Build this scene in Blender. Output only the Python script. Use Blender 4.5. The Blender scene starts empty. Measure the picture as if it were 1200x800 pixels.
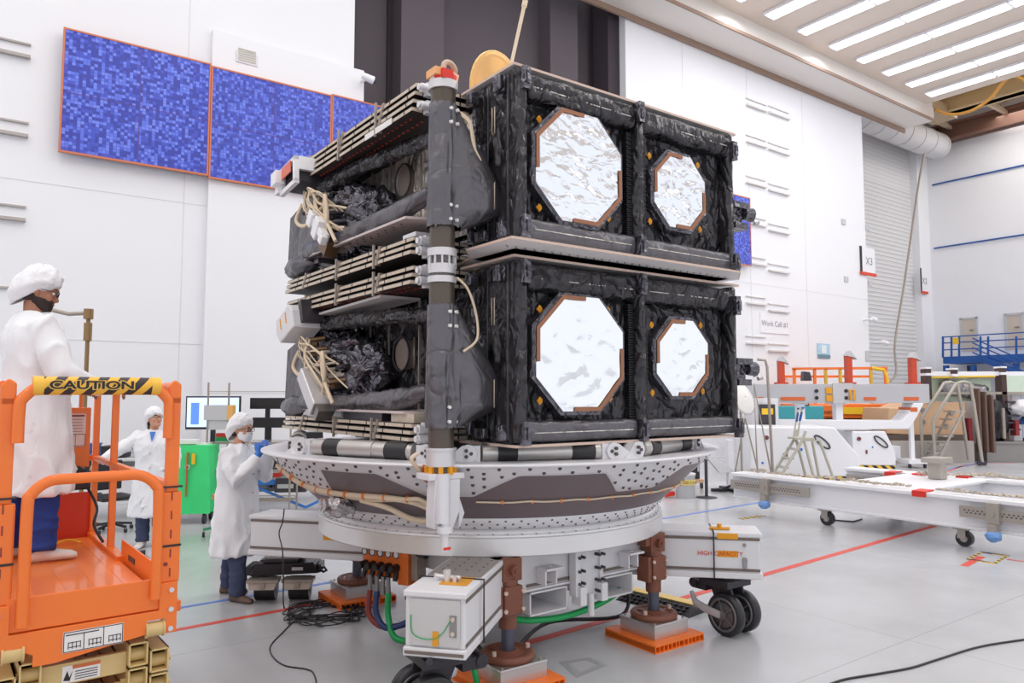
LIGHT_E = 330.0
EXPO = 0.15
import bpy, math, random
from mathutils import Vector, Matrix, noise
R = math.radians
PI = math.pi
scn = bpy.context.scene
COL = scn.collection
random.seed(7)
# ---------------------------------------------------------------- camera
F = 868.0; H = 1.95; PITCH = math.atan(62 / 870.0)
CP, SP = math.cos(PITCH), math.sin(PITCH)
CAMP = Vector((0, 0, H))
cam = bpy.data.cameras.new('camera'); camo = bpy.data.objects.new('camera', cam); COL.objects.link(camo)
cam.sensor_width = 36; cam.lens = F / 1200 * 36; cam.clip_end = 200
camo.location = CAMP; camo.rotation_euler = (PI / 2 + PITCH, 0, 0)
scn.camera = camo

def ray(px, py):
    dx = (px - 600) / F; dy = (400 - py) / F
    return Vector((dx, CP - SP * dy, SP + CP * dy))
def at(px, py, Y):
    r = ray(px, py); return CAMP + r * (Y / r.y)
def ground(px, py, z=0.0):
    r = ray(px, py); return CAMP + r * ((z - H) / r.z)
# bay frame: u to the right and away, v to the left and away
ANG = math.atan2(.5868, .8097)
U = Vector((.8097, .5868, 0)); V = Vector((-.5868, .8097, 0)); Z = Vector((0, 0, 1))
def uv(u, v, z=0.0): return U * u + V * v + Z * z
def touv(p): return Vector((p.dot(U), p.dot(V), p.z))
def onv(px, py, v):
    r = ray(px, py); t = v / r.dot(V); return touv(CAMP + r * t)
def onu(px, py, u):
    r = ray(px, py); t = u / r.dot(U); return touv(CAMP + r * t)

# ---------------------------------------------------------------- things
def props(o, label=None, cat=None, group=None, kind=None):
    if label: o['label'] = label
    if cat: o['category'] = cat
    if group: o['group'] = group
    if kind: o['kind'] = kind
    return o
def thing(name, label, cat, loc=(0, 0, 0), rz=0.0, group=None):
    o = bpy.data.objects.new(name, None); COL.objects.link(o)
    o.empty_display_size = .1
    o.location = loc; o.rotation_euler = (0, 0, rz)
    return props(o, label, cat, group)
def copy_tree(o, parent=None):
    c = o.copy(); COL.objects.link(c); c.parent = parent
    for ch in list(o.children): copy_tree(ch, c)
    return c

# ---------------------------------------------------------------- mesh builder
def basis(d, up=Vector((0, 0, 1))):
    d = Vector(d).normalized()
    if abs(d.dot(up)) > .97: up = Vector((1, 0, 0)) if abs(d.x) < .9 else Vector((0, 1, 0))
    x = up.cross(d).normalized(); y = d.cross(x).normalized()
    return x, y, d
class MB:
    def __init__(s): s.v = []; s.f = []; s.m = []; s.s = []; s.mat = 0
    def add(s, vs, fs, smooth=False, mat=None):
        o = len(s.v); s.v += [tuple(v) for v in vs]
        for f in fs:
            s.f.append(tuple(i + o for i in f)); s.m.append(s.mat if mat is None else mat); s.s.append(smooth)
        return s
    def obox(s, o, a, b, c, mat=None):
        o, a, b, c = Vector(o), Vector(a), Vector(b), Vector(c)
        if a.cross(b).dot(c) < 0: a, b = b, a
        vs = [o, o + a, o + a + b, o + b, o + c, o + a + c, o + a + b + c, o + b + c]
        return s.add(vs, [(0, 3, 2, 1), (4, 5, 6, 7), (0, 1, 5, 4), (1, 2, 6, 5), (2, 3, 7, 6), (3, 0, 4, 7)], False, mat)
    def box(s, x0, y0, z0, x1, y1, z1, mat=None):
        return s.obox((x0, y0, z0), (x1 - x0, 0, 0), (0, y1 - y0, 0), (0, 0, z1 - z0), mat)
    def cbox(s, c, size, rz=0.0, mat=None):
        c = Vector(c); cx, sx = math.cos(rz), math.sin(rz)
        a = Vector((cx, sx, 0)) * size[0]; b = Vector((-sx, cx, 0)) * size[1]; d = Z * size[2]
        return s.obox(c - a / 2 - b / 2 - d / 2, a, b, d, mat)
    def bar(s, p0, p1, w, h, up=Vector((0, 0, 1)), mat=None):
        p0, p1 = Vector(p0), Vector(p1); x, y, d = basis(p1 - p0, up)
        return s.obox(p0 - x * w / 2 - y * h / 2, x * w, y * h, p1 - p0, mat)
    def cyl(s, p0, p1, r0, r1=None, n=16, cap=True, smooth=True, mat=None):
        p0, p1 = Vector(p0), Vector(p1); r1 = r0 if r1 is None else r1
        x, y, d = basis(p1 - p0); vs = []
        for p, r in ((p0, r0), (p1, r1)):
            for i in range(n):
                a = 2 * PI * i / n; vs.append(p + x * r * math.cos(a) + y * r * math.sin(a))
        s.add(vs, [(i, (i + 1) % n, n + (i + 1) % n, n + i) for i in range(n)], smooth, mat)
        if cap:
            s.add(vs[:n], [tuple(range(n - 1, -1, -1))], False, mat); s.add(vs[n:], [tuple(range(n))], False, mat)
        return s
    def tube(s, pts, r, n=8, closed=False, cap=True, smooth=True, mat=None, flat=None):
        pts = [Vector(p) for p in pts]; m = len(pts)
        rs = r if isinstance(r, (list, tuple)) else [r] * m
        vs = []; px = None
        for i, p in enumerate(pts):
            if closed: d = pts[(i + 1) % m] - pts[i - 1]
            else: d = pts[min(i + 1, m - 1)] - pts[max(i - 1, 0)]
            if d.length < 1e-9: d = Vector((0, 0, 1))
            d.normalize()
            if px is None: x, y, _ = basis(d)
            else:
                x = px - d * px.dot(d)
                if x.length < 1e-6: x, y, _ = basis(d)
                x.normalize(); y = d.cross(x)
            px = x
            for k in range(n):
                a = 2 * PI * k / n; q = rs[i]
                vs.append(p + x * q * math.cos(a) + y * q * math.sin(a) * (flat or 1))
        fs = []
        for i in range(m if closed else m - 1):
            j = (i + 1) % m
            for k in range(n): fs.append((i * n + k, i * n + (k + 1) % n, j * n + (k + 1) % n, j * n + k))
        s.add(vs, fs, smooth, mat)
        if cap and not closed:
            s.add(vs[:n], [tuple(range(n - 1, -1, -1))], False, mat); s.add(vs[-n:], [tuple(range(n))], False, mat)
        return s
    def loft(s, rings, cap=True, smooth=True, mat=None, closed=True):
        n = len(rings[0]); vs = [Vector(p) for r in rings for p in r]; fs = []
        for i in range(len(rings) - 1):
            for k in range(n if closed else n - 1):
                fs.append((i * n + k, i * n + (k + 1) % n, (i + 1) * n + (k + 1) % n, (i + 1) * n + k))
        s.add(vs, fs, smooth, mat)
        if cap and closed:
            s.add(rings[0], [tuple(range(n - 1, -1, -1))], False, mat); s.add(rings[-1], [tuple(range(n))], False, mat)
        return s
    def lathe(s, prof, n=48, c=(0, 0, 0), a0=0.0, a1=2 * PI, smooth=True, mat=None):
        full = abs(a1 - a0 - 2 * PI) < 1e-6; m = n if full else n + 1; c = Vector(c); vs = []
        for k in range(m):
            a = a0 + (a1 - a0) * k / n
            for r, z in prof: vs.append(c + Vector((r * math.cos(a), r * math.sin(a), z)))
        q = len(prof); fs = []
        for k in range(n):
            k2 = (k + 1) % m if full else k + 1
            for j in range(q - 1): fs.append((k * q + j, k2 * q + j, k2 * q + j + 1, k * q + j + 1))
        return s.add(vs, fs, smooth, mat)
    def prism(s, poly, vec, mat=None, smooth=False):
        poly = [Vector(p) for p in poly]; vec = Vector(vec); n = len(poly)
        nrm = Vector((0, 0, 0))
        for i in range(n): nrm += poly[i].cross(poly[(i + 1) % n])
        if nrm.dot(vec) < 0: poly = poly[::-1]
        vs = poly + [p + vec for p in poly]
        fs = [tuple(range(n - 1, -1, -1)), tuple(range(n, 2 * n))] + [(i, (i + 1) % n, n + (i + 1) % n, n + i) for i in range(n)]
        return s.add(vs, fs, smooth, mat)
    def ball(s, c, r, n=16, m=10, sc=(1, 1, 1), mat=None, rough=0.0, seed=0, smooth=True):
        c = Vector(c); vs = []; fs = []
        for j in range(m + 1):
            t = PI * j / m
            for i in range(n):
                a = 2 * PI * i / n
                d = Vector((math.sin(t) * math.cos(a), math.sin(t) * math.sin(a), math.cos(t)))
                k = 1 + (rough * noise.noise(d * 2.2 + Vector((seed * 3.1, 0, 0))) if rough else 0)
                vs.append(c + Vector((d.x * sc[0], d.y * sc[1], d.z * sc[2])) * r * k)
        for j in range(m):
            for i in range(n): fs.append((j * n + i, (j + 1) * n + i, (j + 1) * n + (i + 1) % n, j * n + (i + 1) % n))
        return s.add(vs, fs, smooth, mat)
    def sheet(s, fn, nu, nv, smooth=True, mat=None):
        vs = [fn(i / nu, j / nv) for j in range(nv + 1) for i in range(nu + 1)]
        fs = [(j * (nu + 1) + i, j * (nu + 1) + i + 1, (j + 1) * (nu + 1) + i + 1, (j + 1) * (nu + 1) + i) for j in range(nv) for i in range(nu)]
        return s.add(vs, fs, smooth, mat)
    def build(s, name, mat, parent=None, bevel=0.0, label=None, cat=None, group=None, kind=None, loc=None, rz=None, merge=False):
        me = bpy.data.meshes.new(name); me.from_pydata(s.v, [], s.f)
        mats = mat if isinstance(mat, (list, tuple)) else [mat]
        for m in mats: me.materials.append(m)
        me.polygons.foreach_set('material_index', [min(i, len(mats) - 1) for i in s.m])
        me.polygons.foreach_set('use_smooth', s.s)
        me.validate(clean_customdata=False); me.update()
        o = bpy.data.objects.new(name, me); COL.objects.link(o)
        if parent: o.parent = parent
        if loc is not None: o.location = loc
        if rz is not None: o.rotation_euler = (0, 0, rz)
        if bevel:
            b = o.modifiers.new('bevel', 'BEVEL'); b.width = bevel; b.segments = 2; b.limit_method = 'ANGLE'; b.angle_limit = R(40)
        return props(o, label, cat, group, kind)

def build_split(mb, name, mat, parent):
    """each separate piece of the builder becomes an object of its own"""
    par = list(range(len(mb.v)))
    def fd(i):
        while par[i] != i: par[i] = par[par[i]]; i = par[i]
        return i
    seen = {}
    for i, v in enumerate(mb.v):
        k = tuple(round(c, 4) for c in v)
        if k in seen: par[fd(i)] = fd(seen[k])
        else: seen[k] = i
    for f in mb.f:
        for j in f[1:]: par[fd(j)] = fd(f[0])
    isl = {}
    for k, f in enumerate(mb.f): isl.setdefault(fd(f[0]), []).append(k)
    groups = []
    for fl in isl.values():
        vs = [mb.v[i] for k in fl for i in mb.f[k]]; lo = [min(v[a] for v in vs) - .0015 for a in range(3)]; hi = [max(v[a] for v in vs) + .0015 for a in range(3)]
        groups.append([fl, lo, hi])
    ch = True
    while ch:
        ch = False
        for i in range(len(groups)):
            for j in range(i + 1, len(groups)):
                a, b = groups[i], groups[j]
                if all(a[1][q] < b[2][q] and b[1][q] < a[2][q] for q in range(3)):
                    a[0] += b[0]; a[1] = [min(x, y) for x, y in zip(a[1], b[1])]; a[2] = [max(x, y) for x, y in zip(a[2], b[2])]; groups.pop(j); ch = True; break
            if ch: break
    out = []
    for fl, _, _ in groups:
        n = MB(); mp = {}
        for k in fl:
            f = []
            for i in mb.f[k]:
                if i not in mp: mp[i] = len(n.v); n.v.append(mb.v[i])
                f.append(mp[i])
            n.f.append(tuple(f)); n.m.append(mb.m[k]); n.s.append(mb.s[k])
        out.append(n.build(name, mat, parent))
    return out
def spline(pts, n=8, closed=False):
    pts = [Vector(p) for p in pts]; out = []; m = len(pts)
    for i in range(m if closed else m - 1):
        if closed: a, b, c, d = pts[i - 1], pts[i], pts[(i + 1) % m], pts[(i + 2) % m]
        else: a, b, c, d = pts[max(i - 1, 0)], pts[i], pts[i + 1], pts[min(i + 2, m - 1)]
        for k in range(n):
            t = k / n
            out.append(.5 * ((2 * b) + (c - a) * t + (2 * a - 5 * b + 4 * c - d) * t * t + (3 * b - a - 3 * c + d) * t ** 3))
    if not closed: out.append(pts[-1])
    return out
def text_part(txt, size, mat, parent, loc, normal, up=(0, 0, 1), name='lettering', depth=.001, right=None, align='CENTER', sx=1.0, offset=0.0):
    cu = bpy.data.curves.new(name, 'FONT'); cu.body = txt; cu.size = size; cu.extrude = depth; cu.offset = offset
    cu.align_x = align; cu.align_y = 'CENTER'
    t = bpy.data.objects.new('tmp', cu); COL.objects.link(t)
    dg = bpy.context.evaluated_depsgraph_get(); dg.update()
    me = bpy.data.meshes.new_from_object(t.evaluated_get(dg)); bpy.data.objects.remove(t)
    n = Vector(normal).normalized(); x = Vector(right).normalized() if right is not None else Vector(up).cross(n).normalized(); y = n.cross(x)
    M = Matrix((x * sx, y, n)).transposed().to_4x4(); M.translation = Vector(loc)
    me.transform(M); me.materials.clear(); me.materials.append(mat)
    o = bpy.data.objects.new(name, me); COL.objects.link(o); o.parent = parent
    return o

# ---------------------------------------------------------------- materials
def srgb(h):
    if isinstance(h, str):
        h = h.lstrip('#'); c = [int(h[i:i + 2], 16) / 255 for i in (0, 2, 4)]
    else: c = [x / 255 for x in h]
    return tuple((x / 12.92 if x <= .04045 else ((x + .055) / 1.055) ** 2.4) for x in c) + (1,)
MATS = {}
def pbr(name, col, rough=.5, metal=0.0, bump=0.0, bscale=20.0, var=0.0, vscale=3.0, coat=0.0, emit=0.0, alpha=1.0, trans=0.0, spec=.5, ecol=None, stretch=None):
    if name in MATS: return MATS[name]
    m = bpy.data.materials.new(name); m.use_nodes = True; nt = m.node_tree; N = nt.nodes; L = nt.links
    b = N['Principled BSDF']; c = srgb(col) if not (isinstance(col, tuple) and len(col) == 4) else col
    b.inputs['Base Color'].default_value = c; b.inputs['Roughness'].default_value = rough; b.inputs['Metallic'].default_value = metal
    b.inputs['Coat Weight'].default_value = coat; b.inputs['Alpha'].default_value = alpha
    b.inputs['Transmission Weight'].default_value = trans; b.inputs['Specular IOR Level'].default_value = spec
    if emit: b.inputs['Emission Color'].default_value = srgb(ecol) if ecol else c; b.inputs['Emission Strength'].default_value = emit
    tc = None
    if bump or var:
        tc = N.new('ShaderNodeTexCoord'); mp = N.new('ShaderNodeMapping'); L.new(tc.outputs['Object'], mp.inputs[0])
        if stretch: mp.inputs['Scale'].default_value = stretch
    if var:
        nz = N.new('ShaderNodeTexNoise'); nz.inputs['Scale'].default_value = vscale; nz.inputs['Detail'].default_value = 5
        L.new(mp.outputs[0], nz.inputs['Vector'])
        mx = N.new('ShaderNodeMix'); mx.data_type = 'RGBA'
        lo = tuple(x * (1 - var) for x in c[:3]) + (1,); hi = tuple(min(1, x * (1 + var)) for x in c[:3]) + (1,)
        mx.inputs[6].default_value = lo; mx.inputs[7].default_value = hi
        L.new(nz.outputs['Fac'], mx.inputs[0]); L.new(mx.outputs[2], b.inputs['Base Color'])
    if bump:
        n2 = N.new('ShaderNodeTexNoise'); n2.inputs['Scale'].default_value = bscale; n2.inputs['Detail'].default_value = 4
        L.new(mp.outputs[0], n2.inputs['Vector'])
        bp = N.new('ShaderNodeBump'); bp.inputs['Strength'].default_value = bump; bp.inputs['Distance'].default_value = .02
        L.new(n2.outputs['Fac'], bp.inputs['Height']); L.new(bp.outputs[0], b.inputs['Normal'])
    MATS[name] = m
    return m
def foil(name, col, rough, metal, s1=6.0, s2=22.0, dist=.02, strength=.8, col2=None, stretch=(1, 1, 1)):
    m = bpy.data.materials.new(name); m.use_nodes = True; nt = m.node_tree; N = nt.nodes; L = nt.links
    b = N['Principled BSDF']; b.inputs['Base Color'].default_value = srgb(col); b.inputs['Roughness'].default_value = rough; b.inputs['Metallic'].default_value = metal
    tc = N.new('ShaderNodeTexCoord'); mp = N.new('ShaderNodeMapping'); L.new(tc.outputs['Object'], mp.inputs[0]); mp.inputs['Scale'].default_value = stretch
    wn = N.new('ShaderNodeTexNoise'); wn.inputs['Scale'].default_value = 4; L.new(mp.outputs[0], wn.inputs['Vector'])
    ad = N.new('ShaderNodeVectorMath'); ad.operation = 'MULTIPLY_ADD'; L.new(wn.outputs['Color'], ad.inputs[0]); ad.inputs[1].default_value = (.25, .25, .25); L.new(mp.outputs[0], ad.inputs[2])
    def ridge(scale, det, off):
        q = N.new('ShaderNodeVectorMath'); q.operation = 'ADD'; L.new(ad.outputs[0], q.inputs[0]); q.inputs[1].default_value = (off, off * 2, off * 3)
        t_ = N.new('ShaderNodeTexNoise'); t_.inputs['Scale'].default_value = scale; t_.inputs['Detail'].default_value = det; t_.inputs['Distortion'].default_value = .6; L.new(q.outputs[0], t_.inputs['Vector'])
        a_ = N.new('ShaderNodeMath'); a_.operation = 'SUBTRACT'; L.new(t_.outputs['Fac'], a_.inputs[0]); a_.inputs[1].default_value = .5
        b_ = N.new('ShaderNodeMath'); b_.operation = 'ABSOLUTE'; L.new(a_.outputs[0], b_.inputs[0]); return b_
    v1 = ridge(s1, 1.0, 0.0); v2 = ridge(s1 * 2.1, 1.5, 5.0); v3 = ridge(s2 * 1.2, 2.0, 9.0)
    m1 = N.new('ShaderNodeMath'); m1.operation = 'MULTIPLY_ADD'; L.new(v2.outputs[0], m1.inputs[0]); m1.inputs[1].default_value = .6; L.new(v1.outputs[0], m1.inputs[2])
    m2 = N.new('ShaderNodeMath'); m2.operation = 'MULTIPLY_ADD'; L.new(v3.outputs[0], m2.inputs[0]); m2.inputs[1].default_value = .10; L.new(m1.outputs[0], m2.inputs[2])
    bp = N.new('ShaderNodeBump'); bp.inputs['Strength'].default_value = strength; bp.inputs['Distance'].default_value = dist
    L.new(m2.outputs[0], bp.inputs['Height']); L.new(bp.outputs[0], b.inputs['Normal'])
    if col2:
        cr = N.new('ShaderNodeMix'); cr.data_type = 'RGBA'; cr.inputs[6].default_value = srgb(col); cr.inputs[7].default_value = srgb(col2)
        L.new(wn.outputs['Fac'], cr.inputs[0]); L.new(cr.outputs[2], b.inputs['Base Color'])
    return m
M_wall = pbr('white wall paint', (235, 235, 239), .55, bump=.05, bscale=3, var=.015, vscale=.4)
M_ceil = pbr('ceiling panel', (232, 218, 205), .6)
M_tan = pbr('tan roof', (190, 165, 135), .7)
M_white = pbr('white enamel', (238, 238, 242), .35)
M_whited = pbr('white enamel dull', (222, 221, 224), .5, var=.04, vscale=4)
M_black = pbr('black plastic', (34, 32, 37), .45)
M_rubber = pbr('black rubber', (38, 37, 41), .38)
M_dark = pbr('dark grey metal', (66, 63, 70), .4, metal=.3)
M_orange = pbr('orange paint', (243, 122, 44), .38, var=.05, vscale=5, coat=.2)
M_oranged = pbr('orange deck plate', (240, 128, 58), .33, var=.12, vscale=6, coat=.3, bump=.05, bscale=60)
M_pallet = pbr('orange plastic', (250, 122, 36), .45)
M_red = pbr('red orange paint', (214, 58, 24), .45)
M_redb = pbr('bright red', (222, 52, 38), .5)
M_tanp = pbr('tan machine paint', (214, 186, 128), .45, var=.05)
M_alu = pbr('brushed aluminium', (205, 203, 203), .33, metal=.85, var=.06, vscale=6, stretch=(1, 1, 8))
M_alub = pbr('pale anodised metal', (216, 214, 217), .38, metal=.45)
M_aluw = pbr('machined white metal', (226, 225, 229), .42, metal=.25)
M_steel = pbr('steel', (150, 147, 148), .35, metal=.8)
M_steelw = pbr('worn galvanised steel', (168, 158, 148), .5, metal=.5, var=.15, vscale=10)
M_brown = pbr('brown jack paint', (126, 76, 58), .5, var=.12, vscale=9, bump=.1, bscale=40)
M_grime = pbr('grimy weld strip', (116, 104, 98), .7, var=.25, vscale=14)
M_cone = pbr('grey brown composite', (112, 100, 104), .42, var=.04, vscale=3)
M_hole = pbr('bolt hole', (86, 78, 78), .5, metal=.3)
M_beige = pbr('beige cable wrap', (228, 208, 182), .65, bump=.3, bscale=120)
M_tie = pbr('orange cable tie', (230, 130, 50), .5)
M_cable = pbr('black cable', (36, 34, 38), .45)
M_green = pbr('green hose', (24, 168, 92), .4)
M_greenf = pbr('green vinyl', (64, 226, 132), .5)
M_blueh = pbr('dark blue hose', (46, 62, 112), .45)
M_redh = pbr('dark red hose', (140, 56, 50), .45)
M_yellow = pbr('yellow paint', (240, 196, 40), .5)
M_gold = pbr('gold reflector', (232, 184, 120), .3, metal=.6)
M_kapton = pbr('amber tape', (232, 160, 30), .4, metal=.2)
M_copper = pbr('copper tape', (158, 108, 80), .45, metal=.35, var=.1, vscale=30)
M_blue = pbr('blue painted steel', (28, 84, 160), .5)
M_bluel = pbr('light blue painted steel', (62, 128, 214), .5)
M_glove = pbr('blue glove', (54, 118, 208), .45)
M_skin = pbr('skin', (206, 150, 122), .5)
M_skin2 = pbr('brown skin', (170, 116, 90), .5)
M_hair = pbr('dark hair', (48, 32, 30), .7)
M_lip = pbr('lips', (168, 96, 86), .5)
M_coat = pbr('white lab coat', (238, 239, 243), .75, bump=.8, bscale=9, stretch=(1, 1, .35))
M_cap = pbr('white hair net', (240, 240, 244), .8, bump=.6, bscale=26)
M_jean = pbr('dark blue jeans', (62, 70, 98), .85, bump=.3, bscale=16)
M_jean2 = pbr('royal blue trousers', (32, 60, 138), .8, bump=.3, bscale=12)
M_boot = pbr('brown boots', (104, 82, 70), .6)
M_cover = pbr('white shoe cover', (226, 220, 214), .7, bump=.3, bscale=30)
M_paper = pbr('white label', (236, 232, 230), .5)
M_ink = pbr('black ink', (40, 36, 40), .6)
M_grey = pbr('mid grey', (140, 138, 142), .5)
M_greyl = pbr('light grey', (196, 195, 198), .5)
M_wood = pbr('plywood', (214, 176, 140), .6, var=.06, vscale=3)
M_linered = pbr('red floor tape', (216, 76, 58), .45)
M_lineblue = pbr('blue floor tape', (96, 130, 206), .45)
M_screen = pbr('monitor screen', (196, 216, 240), .3, emit=.75, ecol=(200, 220, 245))
M_screenb = pbr('monitor screen window', (90, 130, 220), .3, emit=.6, ecol=(90, 140, 230))
M_lamp = pbr('lit tube', (255, 255, 255), .5, emit=4.0, ecol=(246, 248, 255))
M_clear = pbr('clear plastic film', (238, 240, 246), .2, alpha=.35)
M_gpanel = pbr('greenish plastic panel', (206, 222, 204), .4, var=.1, vscale=2)
M_mli = foil('black thermal blanket', (60, 58, 62), .21, .42, 2.0, 5, .22, .85, stretch=(1.4, 1.4, 1))
M_mlif = foil('crumpled black foil', (104, 102, 110), .22, .75, 4, 9, .12, .8)
M_mlig = foil('grey side blanket', (222, 214, 206), .36, .45, 3.5, 8, .24, 1.0, stretch=(1, 1.6, .5))
M_mlis = foil('smooth grey wrap', (102, 100, 105), .32, .5, 2.2, 5, .08, .8)
M_mirror = foil('silver foil mirror', (240, 243, 250), .16, .95, 3.0, 8, .035, .6, stretch=(1, 1, 1.6))
M_mirror2 = foil('smooth silver foil mirror', (244, 246, 250), .15, .95, 2.0, 6, .018, .5)
M_silverf = foil('crumpled silver foil', (200, 198, 200), .25, .9, 9, 30, .03, 1.0)
M_copperl = pbr('pale copper edge', (214, 188, 174), .5)
M_plate = pbr('white radiator plate', (250, 247, 248), .5)
M_panel = pbr('solar panel substrate', (52, 44, 44), .5)
M_edge = pbr('panel honeycomb edge', (204, 190, 172), .55, var=.25, vscale=30)
M_tubed = pbr('dark composite tube', (92, 82, 74), .28, metal=.35)
M_darkbay = pbr('dark grey bay panel', (92, 84, 90), .8, var=.02, vscale=1)

# stripes material
def stripes(name, c1, c2, scale, vec=(1, 0, 1), rough=.5, duty=.5):
    m = bpy.data.materials.new(name); m.use_nodes = True; nt = m.node_tree; N = nt.nodes; L = nt.links
    b = N['Principled BSDF']; b.inputs['Roughness'].default_value = rough
    tc = N.new('ShaderNodeTexCoord'); d = N.new('ShaderNodeVectorMath'); d.operation = 'DOT_PRODUCT'; L.new(tc.outputs['Object'], d.inputs[0]); d.inputs[1].default_value = vec
    a = N.new('ShaderNodeMath'); a.operation = 'MULTIPLY'; L.new(d.outputs['Value'], a.inputs[0]); a.inputs[1].default_value = scale
    f = N.new('ShaderNodeMath'); f.operation = 'FRACT'; L.new(a.outputs[0], f.inputs[0])
    g = N.new('ShaderNodeMath'); g.operation = 'GREATER_THAN'; L.new(f.outputs[0], g.inputs[0]); g.inputs[1].default_value = duty
    x = N.new('ShaderNodeMix'); x.data_type = 'RGBA'; x.inputs[6].default_value = srgb(c1); x.inputs[7].default_value = srgb(c2)
    L.new(g.outputs[0], x.inputs[0]); L.new(x.outputs[2], b.inputs['Base Color'])
    return m
M_haz = stripes('black yellow stripes', (242, 190, 50), (46, 40, 44), 5.2, (1, 0, 1.1))
M_hazf = stripes('hazard floor tape', (236, 196, 60), (46, 42, 44), 5.0, (1, 1, 0))
M_slat = stripes('roller door ribs', (214, 213, 214), (222, 221, 222), 5, (0, 0, 1))

# blue solar cell wall material
def cells():
    m = bpy.data.materials.new('blue solar cells'); m.use_nodes = True; nt = m.node_tree; N = nt.nodes; L = nt.links
    b = N['Principled BSDF']; b.inputs['Roughness'].default_value = .35
    tc = N.new('ShaderNodeTexCoord'); sc = N.new('ShaderNodeVectorMath'); sc.operation = 'MULTIPLY'; L.new(tc.outputs['Object'], sc.inputs[0]); sc.inputs[1].default_value = (17.5, 0, 17.5)
    fl = N.new('ShaderNodeVectorMath'); fl.operation = 'FLOOR'; L.new(sc.outputs[0], fl.inputs[0])
    wn = N.new('ShaderNodeTexWhiteNoise'); L.new(fl.outputs[0], wn.inputs['Vector'])
    cr = N.new('ShaderNodeValToRGB'); cr.color_ramp.interpolation = 'CONSTANT'; e = cr.color_ramp.elements
    e[0].color = srgb((50, 62, 166)); e[1].position = .40; e[1].color = srgb((66, 82, 198)); n = e.new(.62); n.color = srgb((94, 116, 226)); n = e.new(.85); n.color = srgb((112, 134, 236))
    L.new(wn.outputs['Value'], cr.inputs[0])
    fr = N.new('ShaderNodeVectorMath'); fr.operation = 'FRACTION'; L.new(sc.outputs[0], fr.inputs[0])
    sp = N.new('ShaderNodeSeparateXYZ'); L.new(fr.outputs[0], sp.inputs[0])
    mn = N.new('ShaderNodeMath'); mn.operation = 'MINIMUM'; L.new(sp.outputs[0], mn.inputs[0]); L.new(sp.outputs[2], mn.inputs[1])
    g = N.new('ShaderNodeMath'); g.operation = 'LESS_THAN'; L.new(mn.outputs[0], g.inputs[0]); g.inputs[1].default_value = .08
    x = N.new('ShaderNodeMix'); x.data_type = 'RGBA'; L.new(g.outputs[0], x.inputs[0]); L.new(cr.outputs[0], x.inputs[6]); x.inputs[7].default_value = srgb((56, 64, 164))
    L.new(x.outputs[2], b.inputs['Base Color']); return m
M_cells = cells()

def floormat():
    m = bpy.data.materials.new('grey epoxy floor'); m.use_nodes = True; nt = m.node_tree; N = nt.nodes; L = nt.links
    b = N['Principled BSDF']; b.inputs['Specular IOR Level'].default_value = .45
    tc = N.new('ShaderNodeTexCoord'); nz = N.new('ShaderNodeTexNoise'); nz.inputs['Scale'].default_value = .7; nz.inputs['Detail'].default_value = 7; nz.inputs['Roughness'].default_value = .6; L.new(tc.outputs['Object'], nz.inputs['Vector'])
    cr = N.new('ShaderNodeValToRGB'); e = cr.color_ramp.elements; e[0].position = .3; e[0].color = srgb((178, 179, 182)); e[1].position = .7; e[1].color = srgb((194, 195, 199)); L.new(nz.outputs['Fac'], cr.inputs[0])
    # joints every 3.05 m
    br = N.new('ShaderNodeVectorMath'); br.operation = 'MULTIPLY'; L.new(tc.outputs['Object'], br.inputs[0]); br.inputs[1].default_value = (.328, .328, 0)
    fr = N.new('ShaderNodeVectorMath'); fr.operation = 'FRACTION'; L.new(br.outputs[0], fr.inputs[0]); sp = N.new('ShaderNodeSeparateXYZ'); L.new(fr.outputs[0], sp.inputs[0])
    mn = N.new('ShaderNodeMath'); mn.operation = 'MINIMUM'; L.new(sp.outputs[0], mn.inputs[0]); L.new(sp.outputs[1], mn.inputs[1])
    g = N.new('ShaderNodeMath'); g.operation = 'LESS_THAN'; L.new(mn.outputs[0], g.inputs[0]); g.inputs[1].default_value = .0018
    x = N.new('ShaderNodeMix'); x.data_type = 'RGBA'; L.new(g.outputs[0], x.inputs[0]); L.new(cr.outputs[0], x.inputs[6]); x.inputs[7].default_value = srgb((150, 146, 144))
    # scuffs
    n3 = N.new('ShaderNodeTexNoise'); n3.inputs['Scale'].default_value = 2.2; n3.inputs['Detail'].default_value = 12; n3.inputs['Roughness'].default_value = .75; n3.inputs['Distortion'].default_value = 1.5; L.new(tc.outputs['Object'], n3.inputs['Vector'])
    c3 = N.new('ShaderNodeValToRGB'); e = c3.color_ramp.elements; e[0].position = .69; e[0].color = (0, 0, 0, 1); e[1].position = .78; e[1].color = (.3, .3, .3, 1); L.new(n3.outputs['Fac'], c3.inputs[0])
    y = N.new('ShaderNodeMix'); y.data_type = 'RGBA'; L.new(c3.outputs[0], y.inputs[0]); L.new(x.outputs[2], y.inputs[6]); y.inputs[7].default_value = srgb((140, 132, 128)); L.new(y.outputs[2], b.inputs['Base Color'])
    rr = N.new('ShaderNodeMapRange'); L.new(nz.outputs['Fac'], rr.inputs[0]); rr.inputs[3].default_value = .14; rr.inputs[4].default_value = .3; L.new(rr.outputs[0], b.inputs['Roughness'])
    return m
M_floor = floormat()
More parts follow.
